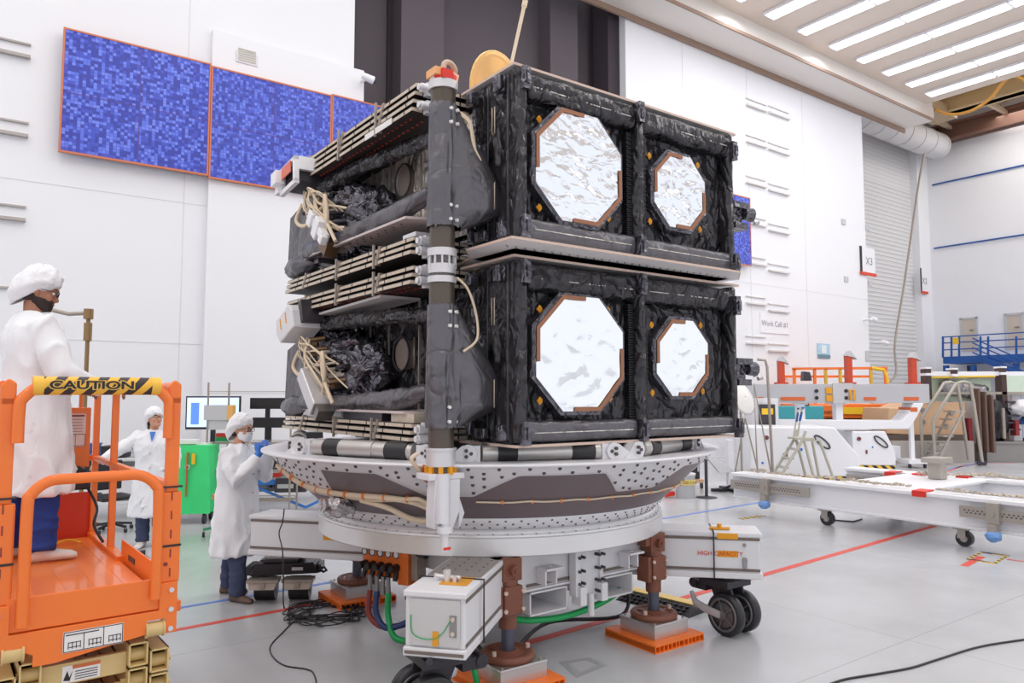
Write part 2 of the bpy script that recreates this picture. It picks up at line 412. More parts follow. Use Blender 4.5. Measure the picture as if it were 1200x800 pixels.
# ================================================================ the bay
WV = 15.0; CZ = 13.6
def S(name, mb, mat, **k):
    o = mb.build(name, mat, rz=ANG, **k); o['kind'] = 'structure'; return o
m = MB(); m.box(-26, -16, -.2, 42, 18.6, 0); S('floor', m, M_floor)
uL = onv(415, 60, WV)[0]; uR = onv(733, 60, WV)[0]; uE = onv(1015, 300, WV)[0]
m = MB(); m.box(-26, WV, 0, uL, WV + .25, CZ + 1.5); m.box(uR, WV, 0, uE, WV + .25, CZ + 1.5); m.box(uL, WV, 0, uR, WV + .25, 4.0)
a = onv(248, 37, WV)
m.box(a[0], WV - .12, 0, onv(424, 90, WV)[0], WV, a[2])                       # wall furring behind the panels
S('wall_left', m, M_wall)
# faint panel seams on the wall
m = MB()
for zz in (2.9, 5.6):
    m.box(-20, WV - .006, zz, uL, WV, zz + .012); m.box(uR, WV - .006, zz, uE, WV, zz + .012)
for uu in (-3.5, 3.1, 17.4, 20.6, 23.8): m.box(uu, WV - .006, 0, uu + .012, WV, CZ)
S('trim_1', m, pbr('wall seam', (220, 218, 219), .6))
# dark recess with ribs
m = MB(); rv = WV + 1.2
m.box(uL - .3, rv, 3.6, uR + .3, rv + .2, CZ + 1.5)
m.box(uR, WV + .25, 3.6, uR + .2, rv, CZ + 1.5); m.box(uL - .2, WV + .25, 3.6, uL, rv, CZ + 1.5); m.box(uL - .2, WV + .25, 3.6, uR + .2, rv, 4)
for p0, p1, dd in ((470, 520, .55), (645, 677, .5)):
    x0 = onv(p0, 60, rv - dd)[0]; x1 = onv(p1, 60, rv - dd)[0]
    m.box(x0, rv - dd, 4, x1, rv, CZ + 1.5)
S('wall_middle', m, M_darkbay)
m = MB(); x1 = onv(733, 60, WV)[0]; x0 = onv(703, 60, WV + .6)[0]
m.box(uR - .45, WV + .26, 4, uR - .01, rv - .3, CZ + 1.5); m.box(onv(474, 60, rv)[0] - .5, rv - .08, 4, onv(474, 60, rv)[0] + .1, rv - .02, CZ + 1.5)
S('trim_2', m, pbr('near black jamb', (58, 50, 58), .8))
# roller door recess, end wall
uEnd = 38.6; rV = 17.8
m = MB(); m.box(uE, WV + .25, 0, uE - .25, rV + .3, CZ + 1.5); m.box(uEnd - 1.1, rV - .35, 0, uEnd, rV + .3, CZ + 1.5); S('wall_right', m, M_wall)
dz = onu(1085, 170, uEnd - 1)[2]
m = MB()
m.box(uE - .3, rV, 0, uEnd, rV + .1, 17)
for k in range(60): m.box(uE, rV - .025, .1 + k * .2, uEnd - 1.1, rV, .1 + k * .2 + .03)
S('door_1', m, M_slat)
m = MB(); a = onv(1018, 140, WV + .9); zc = onv(1050, 150, WV + 1.4)[2]
m.cyl((uE - .1, WV + 1.5, zc), (uEnd - .9, WV + 1.5, zc), .62, n=28)
for k in range(9): m.cyl((uE + .4 + k * 1.15, WV + 1.5, zc), (uE + .46 + k * 1.15, WV + 1.5, zc), .65, n=28)
S('trim_3', m, pbr('roller drum', (206, 204, 206), .5))
m = MB(); m.box(uEnd, -14, 0, uEnd + .3, rV + .3, 17); S('wall_back', m, M_wall)
m = MB()
for (px, py), (qx, qy) in (((1093, 217), (1200, 197)), ((1095, 291), (1200, 277))):
    p = onu(px, py, uEnd); q = onu(qx, qy, uEnd); m.bar((uEnd - .03, p[1], p[2]), (uEnd - .03, q[1] - 3, p[2]), .1, .06)
S('trim_4', m, M_blue)
# doors onto the mezzanine
for i, (x0, y0, x1) in enumerate(((1125, 375, 1146), (1177, 370, 1200))):
    p = onu(x0, y0, uEnd); q = onu(x1, y0, uEnd); t = thing('door_%d' % (i + 2), None, None, (0, 0, 0), ANG); t['kind'] = 'structure'
    zb = 4.0
    mm = MB()
    for a0, a1 in ((p[1], p[1] - .1), (q[1] + .1, q[1])): mm.box(uEnd - .06, a0, zb, uEnd, a1, p[2] + .1)
    mm.box(uEnd - .06, p[1], p[2], uEnd, q[1], p[2] + .1); mm.build('door_frame', M_greyl, t)
    MB().box(uEnd - .03, p[1] - .1, zb, uEnd - .005, q[1] + .1, p[2]).build('door_leaf', pbr('beige door', (202, 190, 176), .6), t)
    MB().box(uEnd - .1, q[1] + .2, zb + 1, uEnd - .03, q[1] + .35, zb + 1.05).build('door_handle', M_steel, t)
# ceiling and crane beam band
cr = ray(1066, 128); tC = (CZ - H) / cr.z; pc = touv(CAMP + cr * tC); uC = pc[0]
m = MB(); m.box(-26, -16, CZ, uC, WV - 1.2, CZ + .2); S('ceiling', m, M_ceil)
m = MB(); m.box(-26, WV - 1.25, CZ - .55, uC + .6, WV - .0, CZ + .3)
S('trim_5', m, pbr('crane runway fascia', (232, 226, 220), .3))
m = MB(); m.box(-26, WV - .1, CZ - .72, uC + .6, WV - .02, CZ - .55); m.box(-26, WV - 1.3, CZ - .6, uC + .6, WV - 1.25, CZ - .5); S('trim_6', m, pbr('runway edge', (158, 132, 116), .6))
m = MB(); m.box(uC, -16, CZ + 2.6, uEnd + .5, rV + .4, CZ + 2.8); S('ceiling_high', m, M_tan)
m = MB(); 
for k in range(9):
    v0 = 16 - k * 2.4
    m.bar((uC, v0, CZ + 1.3), (uEnd, v0, CZ + 1.3), .15, .2); m.bar((uC, v0, CZ + 2.3), (uEnd, v0, CZ + 2.3), .15, .2)
    for q in range(6):
        u0 = uC + q * (uEnd - uC) / 6; m.bar((u0, v0, CZ + (1.3 if q % 2 else 2.3)), (u0 + (uEnd - uC) / 6, v0, CZ + (2.3 if q % 2 else 1.3)), .08, .08)
S('trim_7', m, pbr('roof joist paint', (206, 188, 164), .6))
# brown wall beam, yellow bridge crane
p = onu(1092, 160, uEnd - .6); m = MB(); m.box(uEnd - .9, -14, p[2] - .5, uEnd - .3, rV, p[2] - .38); m.box(uEnd - .9, -14, p[2] + .25, uEnd - .3, rV, p[2] + .37); m.box(uEnd - .65, -14, p[2] - .5, uEnd - .55, rV, p[2] + .37)
S('trim_8', m, pbr('brown steel beam', (118, 84, 70), .6))
t = thing('bridge_crane', 'tan and yellow overhead bridge crane girder below the end of the ceiling', 'crane', (0, 0, 0), ANG)
zb = onu(1072, 147, uC + 2.3)[2]; cz = zb + .6
m = MB(); m.box(uC + 1.9, -14, zb, uC + 2.3, WV + .3, zb + .75); m.box(uC + 1.75, -14, zb, uC + 2.45, WV + .3, zb + .06); m.box(uC + .9, -14, zb + .55, uC + 1.2, WV + .3, zb + 1.0); m.build('girder', pbr('crane tan', (198, 168, 120), .5), t, bevel=.01)
m = MB(); m.box(uC + .5, -14, zb + .95, uC + .85, WV + .3, zb + 1.12); m.box(uC + 1.7, -14, zb + .72, uC + 1.88, WV + .3, zb + .92)
m.build('yellow_rail', pbr('crane yellow', (226, 186, 62), .5), t)
m = MB()
for k in range(12): m.bar((uC + 2.6, 13 - k * 2.2, zb + .6), (uC + 3.4, 13 - k * 2.2, zb + .9), .1, .1)
m.box(uC + 2.5, -14, zb + .85, uC + 3.5, WV, zb + .9); m.build('walkway', pbr('walkway tan', (190, 158, 112), .5), t)
m = MB(); m.box(uC + .5, WV - 1.3, zb - .1, uC + 2.6, WV - .3, zb + .3); m.cyl((uC + .9, WV - .9, zb - .05), (uC + 1.1, WV - .9, zb - .05), .25, n=16); m.build('end_truck', pbr('crane truck tan', (176, 150, 116), .5), t)
m = MB(); pts = []
for k in range(4):
    v0 = WV - .8 - k * 3.2
    pts += [(uC + .8, v0, cz - .3), (uC + .8, v0 - .8, cz - 1.0), (uC + .8, v0 - 1.6, cz - 1.2), (uC + .8, v0 - 2.4, cz - .95)]
m.tube(spline(pts, 6), .06, 6); m.build('festoon_cable', pbr('orange yellow cable', (222, 160, 72), .5), t)
for k in range(3):
    v0 = WV - .8 - k * 6.4 + .0
    MB().cbox((uC + .8, v0, cz + .15), (.4, .4, .5)).build('junction_box', M_white, t, bevel=.03)
# hanging cable from the crane to floor
a = at(1083, 180, 33); b = at(1060, 330, 33); c = at(1049, 400, 32); d = at(1050, 436, 30); e = at(1041, 448, 29)
MB().tube(spline([a, at(1075, 225, 33), b, c, d, e], 8), .045, 6).build('hanging_cable', M_steelw, label='long thin dark cable hanging down in front of the roller door', cat='cable')
# ceiling lamps
starts = [(862, 0), (900, 21), (935, 41), (969, 59.5), (998, 76), (1026, 91), (1051, 105), (1071, 117)]
us = []
for px, py in starts:
    r_ = ray(px, py); q = touv(CAMP + r_ * ((CZ - .1 - H) / r_.z)); us.append((q[0], min(q[1], 13.2)))
du = (us[-1][0] - us[0][0]) / (len(us) - 1)
for i, (u0, v0) in enumerate(us):
    t = thing('ceiling_light', 'row of lit tube lamps on the ceiling, ' + ('farthest row, against the crane' if i == 7 else ['nearest row', 'second nearest row', 'third nearest row', 'fourth nearest row', 'fourth farthest row', 'third farthest row', 'second farthest row'][i] + ' from the dark bay'), 'ceiling light', uv(u0, 0, 0), ANG, 'rows of tube lamps on the ceiling')
    hs = MB(); L_ = MB(); vv = v0
    while vv > -6:
        hs.box(-.27, vv - 2.33, CZ - .1, .27, vv, CZ - .01); L_.box(-.21, vv - 2.29, CZ - .12, .21, vv - .05, CZ - .1); vv -= 2.34
    hs.build('lamp_housing', M_white, t); L_.build('lit_tubes', M_lamp, t)
def area(name, loc, sx, sy, e, rot=(0, 0, 0), col=(1, 1, 1)):
    l = bpy.data.lights.new(name, 'AREA'); l.shape = 'RECTANGLE'; l.size = sx; l.size_y = sy; l.energy = e; l.color = col
    o = bpy.data.objects.new(name, l); COL.objects.link(o); o.location = loc; o.rotation_euler = rot; return o
for i in range(9):
    u0 = -14 + i * 4.6
    if u0 > uC - 1: break
    area('overhead_area_light', uv(u0, 3.5, CZ - .2), .5, 20, LIGHT_E, (0, 0, ANG))
area('overhead_area_light', uv(uC + 6, 6, CZ + 1.2), 4, 16, LIGHT_E * 3.2, (0, 0, ANG), (1, .97, .92))  # added area light to brighten the end wall; no lamp fixture in the crane bay
# ---------------------------------------------------------------- blue solar panels on the wall
def wall_panel(xa, ya, yb, xb, label, split=True):
    p = onv(xa, ya, WV - .22); q = onv(xa - 3, yb, WV - .22); r_ = onv(xb, ya, WV - .22)
    w = r_[0] - p[0]; h = p[2] - q[2]
    t = thing('solar_panel', label, 'solar panel', uv(p[0], WV - .22, q[2]), ANG, 'blue solar panels hung on the wall')
    MB().box(0, 0, 0, w, .05, h).build('panel_cells', M_cells, t)
    m = MB(); e = .03
    for a in ((-e, -.01, -e, w + e, .07, 0), (-e, -.01, h, w + e, .07, h + e), (-e, -.01, 0, 0, .07, h), (w, -.01, 0, w + e, .07, h)): m.box(*a)
    m.build('frame', pbr('copper orange frame', (206, 120, 84), .45), t)
    if split:
        m = MB(); m.box(w * .5, -.004, 0, w * .5 + .015, 0, h); m.box(0, -.004, h * .48, w, 0, h * .48 + .012)
        m.build('seam', pbr('purple seam', (96, 66, 150), .5), t)
    for k in (.2, .8): MB().box(w * k, .05, h * .3, w * k + .1, .22, h * .7).build('wall_bracket', M_steel, t)
wall_panel(77, 34, 176, 247, 'big blue solar panel on the white wall above the worker on the lift')
wall_panel(250, 79, 207, 388, 'blue solar panel on the wall directly under the beige vent grille')
wall_panel(391, 112, 225, 520, 'blue solar panel on wall mostly hidden behind the satellite folded wing')
wall_panel(818, 218, 300, 878, 'blue solar panel on the wall peeking out beside the satellite thruster pods')
# ledge rails on the wall
def rails(x0, x1, y0, y1, n, name='ledge'):
    p = onv(x0, y0, WV - .05); q = onv(x1, y1, WV - .05)
    for kk, dzz in enumerate((0, -.24) if n == 2 else (0,)):
        o = MB(); o.box(p[0], WV - .10 if dzz else WV - .05, p[2] + dzz, q[0], WV, p[2] + dzz + (.05 if dzz else .03))
        o.build('wall_rail', pbr('wall rail', (176, 168, 164), .5) if x0 < 0 else pbr('pale wall rail', (220, 216, 214), .5), rz=ANG, group='pairs of ledge rails on the wall',
                label=(('thin upper ' if kk == 0 else 'thicker lower ') if n == 2 else 'thin ') + 'wall rail ' + name, cat='wall rail')
for i, y in enumerate((38, 134, 236)): rails(-30, 37 - i * 3, y, y + 4, 2, 'at the far left, ' + ('topmost', 'second from top', 'third from top')[i])
rails(-30, 25, 335, 337, 1, 'at the far left, lowest behind the worker')
for i, y in enumerate((115, 158, 206, 253, 300, 347, 394)):
    for j, (a, b, dy) in enumerate(((875, 898, 0), (901, 925, 9))):
        rails(a, b, y + dy, y + dy + 4, 2, ('left' if j == 0 else 'right') + ' of pair, ' + ('top row', 'second row', 'third row', 'fourth row', 'fifth row', 'sixth row', 'lowest row')[i] + ' right of satellite')
# grille, hatch, camera on the wall
p = onv(277, 59, WV - .14); q = onv(302, 78, WV - .14)
t = thing('wall_vent', 'small beige slatted vent grille on the white wall above the panels', 'vent', uv(p[0], WV - .14, q[2]), ANG)
MB().box(0, 0, 0, q[0] - p[0], .02, p[2] - q[2]).build('vent_frame', M_whited, t)
m = MB()
for k in range(6): m.box(.04, -.01, .04 + k * .045, q[0] - p[0] - .04, .0, .062 + k * .045)
m.build('slats', pbr('vent beige', (196, 190, 180), .5), t)
def wallcam(px, py, v, label, s=1.0, flip=1):
    p = onv(px, py, v); t = thing('security_camera', label, 'camera', uv(p[0], v, p[2]), ANG, 'security cameras on the wall')
    MB().cyl((0, .2, 0), (0, -.12, 0), .04 * s).build('mount_arm', M_white, t)
    MB().cyl((-.12 * s * flip, -.18, .02), (.14 * s * flip, -.2, -.04), .07 * s, .09 * s).build('camera_body', M_white, t)
    MB().cyl((.14 * s * flip, -.2, -.04), (.18 * s * flip, -.2, -.05), .075 * s, .06 * s).build('lens', M_dark, t)
wallcam(426, 94, WV - .2, 'small white security camera on the wall beside the dark bay')
wallcam(1018, 374, WV - .2, 'small dark lens camera on wall above the poster, upper of two', 1.0)
wallcam(1031, 401, WV - .2, 'small camera on the wall corner left of the roller door, lower of two', 1.0)
# signs
def plate(x0, y0, x1, y1, v, name, mat, label, cat, d=.03):
    p = onv(x0, y0, v); q = onv(x1, y1, v)
    t = thing(name, label, cat, uv(p[0], v, q[2]), ANG)
    MB().box(0, 0, 0, q[0] - p[0], d, p[2] - q[2]).build('board', mat, t); return t, q[0] - p[0], p[2] - q[2]
t, w, h = plate(891, 366, 925, 392, WV - .03, 'wall_sign', M_white, 'white wall sign reading Work Cell #1', 'sign')
text_part('Work Cell #1', .26, M_grey, t, (w / 2, -.005, h / 2 - .02), (0, -1, 0))
t, w, h = plate(958, 402, 973, 420, WV - .03, 'poster', pbr('pale blue poster', (170, 206, 226), .4, var=.35, vscale=6), 'small pale blue poster on the wall right of the work cell sign', 'poster')
MB().box(w * .3, -.01, h * .35, w * .7, 0, h * .9).build('picture', pbr('white arch print', (226, 236, 240), .4, var=.2, vscale=9), t)
MB().box(0, -.01, 0, w, 0, h * .25).build('caption_strip', pbr('steel blue print', (100, 132, 150), .4), t)
for (x0, y0, x1, y1, v, txt, lb) in ((1007, 288, 1026, 323, WV - .03, 'X3', 'white bay marker with black and orange edges reading X3'), (1078, 314, 1087, 344, rV - .42, 'X2', 'white bay marker with black and orange edges beside the roller door')):
    t, w, h = plate(x0, y0, x1, y1 - 2, v, 'bay_marker', M_wall, lb, 'sign')
    MB().box(0, -.04, 0, w * .1, 0, h).build('black_edge', M_ink, t); MB().box(0, -.04, -.12, w, 0, 0).build('orange_edge', M_red, t)
    text_part(txt, .42, M_grey, t, (w * .6, -.01, h * .45), (0, -1, 0))
for px, py, lb in ((988, 260, 'upper plate left of the X3 marker'), (1016, 267, 'plate above the X3 marker'), (991, 327, 'lower plate left of the X3 marker'), (1019, 332, 'plate just below the X3 marker'), (1016, 414, 'upper plate of the pair by the wall cameras'), (1016, 420, 'lower plate of the pair by the wall cameras')):
    p = onv(px, py, WV); MB().box(p[0] - .13, WV - .04, p[2] - .1, p[0] + .13, WV, p[2] + .1).build('wall_outlet', M_greyl, rz=ANG, label='small grey square wall plate, ' + lb, cat='outlet', group='grey socket plates by the X3 marker')
p = onv(302, 305, WV); MB().box(p[0] - .06, WV - .06, p[2] - .06, p[0] + .06, WV, p[2] + .06).build('call_button', M_red, rz=ANG, label='tiny orange box on the white wall left of the satellite', cat='alarm')
# ---------------------------------------------------------------- floor lines
def tape(pts, w, name, mat, label, cat='floor tape', group=None, z=.0025):
    P_ = [ground(*p) for p in pts]; m = MB()
    for a, b in zip(P_, P_[1:]):
        n = Vector((-(b - a).y, (b - a).x, 0)).normalized() * w / 2
        m.prism([a - n, b - n, b + n, a + n], (0, 0, z))
    return m.build(name, mat, label=label, cat=cat, group=group)
tape([(190, 741), (330, 715), (432, 692)], .07, 'floor_tape', M_linered, 'red tape line on the floor passing under the coiled black cable')
tape([(600, 758), (1095, 616)], .085, 'floor_tape', M_linered, 'long red tape line on the floor running under the cart and past its twin casters')
tape([(1150, 652), (1130, 663)], .085, 'floor_tape', M_linered, 'short red tape stub at the striped floor square')
tape([(1180, 655), (1215, 660)], .04, 'floor_tape', M_linered, 'thin red line running off the right edge of the floor')
tape([(1090, 560), (1130, 545), (1190, 542)], .05, 'floor_tape', M_linered, 'far red line on the floor beyond the white beams')
tape([(205, 713), (400, 680), (470, 669)], .06, 'floor_tape', M_lineblue, 'blue tape line on the floor behind the worker boots')
tape([(640, 628), (780, 607), (905, 586)], .07, 'floor_tape', M_lineblue, 'blue tape line on the floor right of the ring')
tape([(1060, 560), (1200, 532)], .08, 'floor_tape', M_lineblue, 'far blue line on floor in front of the steel plinth')
tape([(868, 608), (895, 604)], .09, 'floor_tape', M_hazf, 'yellow and black striped tape on floor right of the beam')
m = MB(); c = [ground(*p) for p in ((1150, 646), (1183, 651), (1166, 661), (1132, 655))]
for i in range(4):
    a, b = c[i], c[(i + 1) % 4]; cc = (c[0] + c[2]) / 2
    m.prism([a, b, b + (cc - b) * .2, a + (cc - a) * .2], (0, 0, .004))
m.build('floor_marking', M_hazf, label='square of yellow and black tape on the floor at right', cat='floor marking')
m = MB(); c = [ground(*p) for p in ((655, 776), (690, 770), (712, 780), (676, 794))]
for i in range(4):
    a, b = c[i], c[(i + 1) % 4]; cc = (c[0] + c[2]) / 2
    m.prism([a, b, b + (cc - b) * .4, a + (cc - a) * .4], (0, 0, .0015))
m.build('floor_marking', pbr('worn grey tape', (158, 160, 164), .5), label='worn grey tape square on the floor right of the front jack', cat='floor marking')
# ================================================================ the two stacked satellites
ZC = 4.7; SU, SV = touv(Vector((0, ZC, 0)))[:2]
LU, LV = 2.19, 3.15
def fold(x, y, s=0, k=1.0):
    """blanket relief: long warped creases, a few facets"""
    p = Vector((x * 2.2 + s * 7.3, y * 2.2, s * 1.7)); w_ = noise.noise_vector(p * .8)
    d, _ = noise.voronoi(p + w_ * .5)
    r1 = 1 - abs(noise.noise(Vector((x * 2.6 + s, y * 5, s)) + w_ * .8)) * 2.2
    r2 = 1 - abs(noise.noise(Vector((x * 7 + y * 5, y * 6 - x * 2, s + 9)) + w_)) * 2.2
    r3 = 1 - abs(noise.noise(Vector((x * 15 - y * 6, y * 13, s + 3)) + w_)) * 2
    return k * (d[0] * .35 + r1 * .5 + r2 * .18 + r3 * .03 - .5)
def wrap_sheet(mb, o, a, b, n, amp, seed, nu, nv, pin=True):
    """rippled skin over the parallelogram o,a,b raised along n"""
    o, a, b, n = Vector(o), Vector(a), Vector(b), Vector(n)
    la, lb = a.length, b.length
    def f(u, v):
        e = min(u * la, (1 - u) * la, v * lb, (1 - v) * lb) / .05
        e = min(1, e) if pin else 1
        return o + a * u + b * v + n * (fold(u * la, v * lb, seed) * amp * e)
    mb.sheet(f, nu, nv)
def roll(mb, p0, p1, w, h, amp, seed, n=26, k=10, up=Z):
    """soft wrapped beam between two points, rounded rectangular section"""
    p0, p1 = Vector(p0), Vector(p1); x, y, d = basis(p1 - p0, up); L_ = (p1 - p0).length; rings = []
    for i in range(n + 1):
        c = p0 + (p1 - p0) * i / n; rg = []
        end = 1 if 0 < i < n else .86
        for j in range(k * 2):
            a = 2 * PI * (j + .5) / (k * 2); cx, sy = math.cos(a), math.sin(a)
            q = (abs(cx) ** 4 + abs(sy) ** 4) ** .25
            rr = 1 + amp * (fold(i / n * L_ * 1.3, j * .13, seed) + .5 * noise.noise(Vector((i * .9, j * .7, seed))))
            rg.append(c + (x * cx / q * w / 2 + y * sy / q * h / 2) * rr * end)
        rings.append(rg)
    mb.loft(rings)
def rollp(mb, pts, rs, amp, seed, k=22, n=14):
    sp = spline(pts, n); rings = []; acc = 0
    for i, c in enumerate(sp):
        c = Vector(c); d = (Vector(sp[min(i + 1, len(sp) - 1)]) - Vector(sp[max(i - 1, 0)])).normalized(); x, y, _ = basis(d)
        f_ = i / (len(sp) - 1) * (len(rs) - 1); a_ = int(min(f_, len(rs) - 2)); r0 = rs[a_] + (rs[a_ + 1] - rs[a_]) * (f_ - a_)
        if i: acc += (c - Vector(sp[i - 1])).length
        if i in (0, len(sp) - 1): r0 *= .6
        rg = []
        for j in range(k):
            a = 2 * PI * j / k; q = 1 + amp * (1 - abs(noise.noise(Vector((acc * 3.2 + a * .5, a * 1.3, seed)))) * 2.6) + amp * .6 * (1 - abs(noise.noise(Vector((acc * 8 - a, a * 2, seed + 4)))) * 2.2)
            rg.append(c + (x * math.cos(a) * .8 + y * math.sin(a)) * r0 * q)
        rings.append(rg)
    mb.loft(rings)
def crumple(mb, c, r, sc, seed, n=26, m=18, amp=.6, mat=None):
    c = Vector(c); n = int(n * 1.7); m = int(m * 1.7)
    vs = []; fs = []; o = Vector((seed * 5.1, seed, 0))
    for j in range(m + 1):
        t = PI * j / m
        for i in range(n):
            a = 2 * PI * i / n; d = Vector((math.sin(t) * math.cos(a), math.sin(t) * math.sin(a), math.cos(t)))
            w_ = noise.noise_vector(d * 1.1 + o) * .6
            r1 = 1 - abs(noise.noise(d * 1.6 + w_ + o)) * 2.2; r2 = 1 - abs(noise.noise(d * 2.7 + w_ * 2 + o * 2)) * 2.2; r3 = 1 - abs(noise.noise(d * 5 + w_ * 3 + o)) * 2
            k = 1 + amp * (.55 * (r1 - .6) + .36 * (r2 - .6) + .06 * (r3 - .6))
            vs.append(c + Vector((d.x * sc[0], d.y * sc[1], d.z * sc[2])) * r * k)
    for j in range(m):
        for i in range(n): fs.append((j * n + i, (j + 1) * n + i, (j + 1) * n + (i + 1) % n, j * n + (i + 1) % n))
    mb.add(vs, fs, True, mat)
def octa(c, w, h, y, k=.29):
    """chamfered octagon in the u-z plane"""
    cu, cz = c; hw, hh = w / 2, h / 2; q = w * k; p = h * k
    return [Vector((cu + a, y, cz + b)) for a, b in ((-hw, -hh + p), (-hw, hh - p), (-hw + q, hh), (hw - q, hh), (hw, hh - p), (hw, -hh + p), (hw - q, -hh), (-hw + q, -hh))]

def satellite(z0, ht, upper, label):
    t = thing('satellite', label, 'satellite', (0, ZC, z0), ANG, 'two stacked satellites in black thermal blankets')
    s = 1 if upper else 2
    W1 = .50                                    # depth of the front module
    # core
    m = MB(); m.box(.03, .05, .02, LU - .03, W1, ht - .02); m.box(.10, W1 - .02, .14, LU - .08, LV - .2, ht - .12); m.build('body', M_mli, t)
    # plates
    e = .012
    for nm, zz, ext in (('base_plate', 0, .05), ('top_plate', ht, .02)):
        m = MB()
        if upper and nm == 'base_plate':
            zz = -.043; poly = [(-.176, -.24), (2.01, -.24), (LU + .09, -.02), (LU + .09, LV), (.06, LV), (.06, .72), (.0, .5), (-.176, .265)]
        else: poly = [(0, -ext), (LU + .09, -ext), (LU + .09, LV), (.06, LV), (.06, .72), (0, .62)]
        m.prism([(x, y, zz) for x, y in poly], (0, 0, .014), mat=0)
        for (a, b) in zip(poly, poly[1:] + poly[:1]):
            if a in ((LU + .09, -.02), (LU + .09, LV)) or a == (LU + .09, -ext) : continue
            m.bar((a[0], a[1], zz + .007), (b[0], b[1], zz + .007), .006, .017, mat=1)
        if upper and nm == 'base_plate':
            m.prism([(0.02, .0, zz), (LU, .0, zz), (LU, .5, zz), (.02, .5, zz)], (0, 0, .06), mat=0)
            for i in range(30):
                for vv in (-.05, -.02): m.cyl((-.05 + i * .074 + (vv + .02), vv, zz - .002), (-.05 + i * .074 + (vv + .02), vv, zz + .001), .007, n=6, mat=2)
        m.build(nm, [M_plate, M_copperl, M_hole], t)
    # left end skin of the front module, with tabs
    m = MB(); wrap_sheet(m, (.02, W1, .04), (0, -W1 + .06, 0), (0, 0, ht - .08), (-1, 0, 0), .03, s + 3, 26, 40); m.build('end_blanket', M_mli, t)
    for k, (yy, zz, a_, b_, c_) in enumerate(((.33, ht * .5, .06, .10, .14), (.30, ht * .5 + .02, .07, .02, .2), (.10, ht - .1, .07, .07, .11), (.42, ht - .1, .07, .08, .09), (.08, .09, .05, .07, .1), (.30, .08, .05, .1, .07), (.44, .12, .05, .05, .12), (.40, ht * .3, .03, .03, .3), (.40, ht * .72, .03, .03, .3))):
        m = MB(); m.cbox((-.025 - .01 * (k % 2), yy, zz), (a_, b_, c_), .1 * (k % 3 - 1)); m.cbox((-.03, yy + .01, zz + c_ * .2), (a_, b_ * .5, c_ * .5), .2); m.build('bracket_tab', M_mlif, t, bevel=.008)
    m = MB(); m.box(-.006, .035, .05, .004, .05, ht - .05); m.box(-.006, .27, .05, .0, .275, ht - .05); build_split(m, 'edge_seam', M_mlis, t)
    for k, (yy, zz) in enumerate(((.17, ht * .28), (.17, ht * .72))):
        m = MB(); m.tube([(-.03, yy - .015, zz - .09), (-.03, yy - .015, zz + .09), (-.03, yy + .015, zz + .09), (-.03, yy + .015, zz - .09)], .0035, 6, closed=True); m.build('slot_loop', M_edge, t)
    # bay skins on the front face (recessed) with octagons
    ub, um = .075, 1.10
    tb, bb = .21, .15                           # top and bottom beam height
    octs = (((.535, ht / 2 + (-.02 if upper else 0)), .77, .77, ub + .05, um - .05), ((1.545, ht / 2 - (.02 if upper else 0)), .57, .57, um + .07, LU - .12))
    for i, (c, w, h, x0, x1) in enumerate(octs):
        m = MB()
        wrap_sheet(m, (x0, .035, bb), (x1 - x0, 0, 0), (0, 0, ht - tb - bb), (0, -1, 0), .045, s * 3 + i, 46, 40)
        m.build('bay_blanket', M_mli, t)
        q = octa(c, w, h, -.055); q2 = octa(c, w + .05, h + .05, -.045)
        MB().prism(q2, (0, .09, 0)).build('radiator_rim', M_mlif, t)
        cc = Vector((c[0], -.057, c[1])); n = 30
        rd = MB()
        # foil face: fan grid with real wrinkles
        vs = []; fs = []
        ringn = 16; per = []
        for a in range(8):
            for b in range(8): per.append(q[a].lerp(q[(a + 1) % 8], b / 8))
        for rr in range(ringn + 1):
            f_ = rr / ringn
            for p in per:
                d = cc.lerp(p, f_); hh = fold(d.x * 1.6, d.z * 1.6, s * 2 + i) * .018 * (1 - f_ ** 6)
                vs.append((d.x, -.058 - hh, d.z))
        for rr in range(ringn):
            for k in range(64): fs.append((rr * 64 + k, rr * 64 + (k + 1) % 64, (rr + 1) * 64 + (k + 1) % 64, (rr + 1) * 64 + k))
        rd.add(vs, fs, True); rd.prism([p + Vector((0, .002, 0)) for p in q], (0, .02, 0))
        ro = rd.build('radiator_mirror', M_mirror if upper else M_mirror2, t, label='large crinkled silver octagon' if i == 0 else 'small crinkled silver octagon')
        # copper tape along the edges of upper-left and lower-right
        tw = .028; tp = MB(); ins = octa(c, w - 2 * tw, h - 2 * tw, 0)
        def strip(a, b, f0, f1):
            o0, o1 = q[a].lerp(q[b], f0), q[a].lerp(q[b], f1); i0, i1 = ins[a].lerp(ins[b], f0), ins[a].lerp(ins[b], f1)
            tp.prism([(p.x, -.064, p.z) for p in (o0, o1, i1, i0)], (0, -.002, 0))
        strip(0, 1, .3, 1); strip(1, 2, 0, 1); strip(2, 3, 0, .62)
        tp.build('copper_tape', M_copper, ro); tp = MB()
        strip(4, 5, .35, 1); strip(5, 6, 0, 1); strip(6, 7, 0, .72)
        tp.build('copper_tape', M_copper, ro)
        for (dx, dz) in ((-.5, .36), (-.5, -.4), (.44, .40), (.46, -.38)):
            gx = c[0] + dx * w * (.84 if i == 0 else 1.02); gz = c[1] + dz * h * (1.02 if i == 0 else 1.15)
            g = MB()
            for a in (0, 1): g.cbox((gx, -.012, gz), (.045, .004, .014), 0); 
            g.prism([(gx - .02, -.014, gz - .006), (gx - .006, -.014, gz - .02), (gx + .02, -.014, gz + .006), (gx + .006, -.014, gz + .02)], (0, -.006, 0))
            g.prism([(gx - .02, -.014, gz + .006), (gx - .006, -.014, gz + .02), (gx + .02, -.014, gz - .006), (gx + .006, -.014, gz - .02)], (0, -.006, 0))
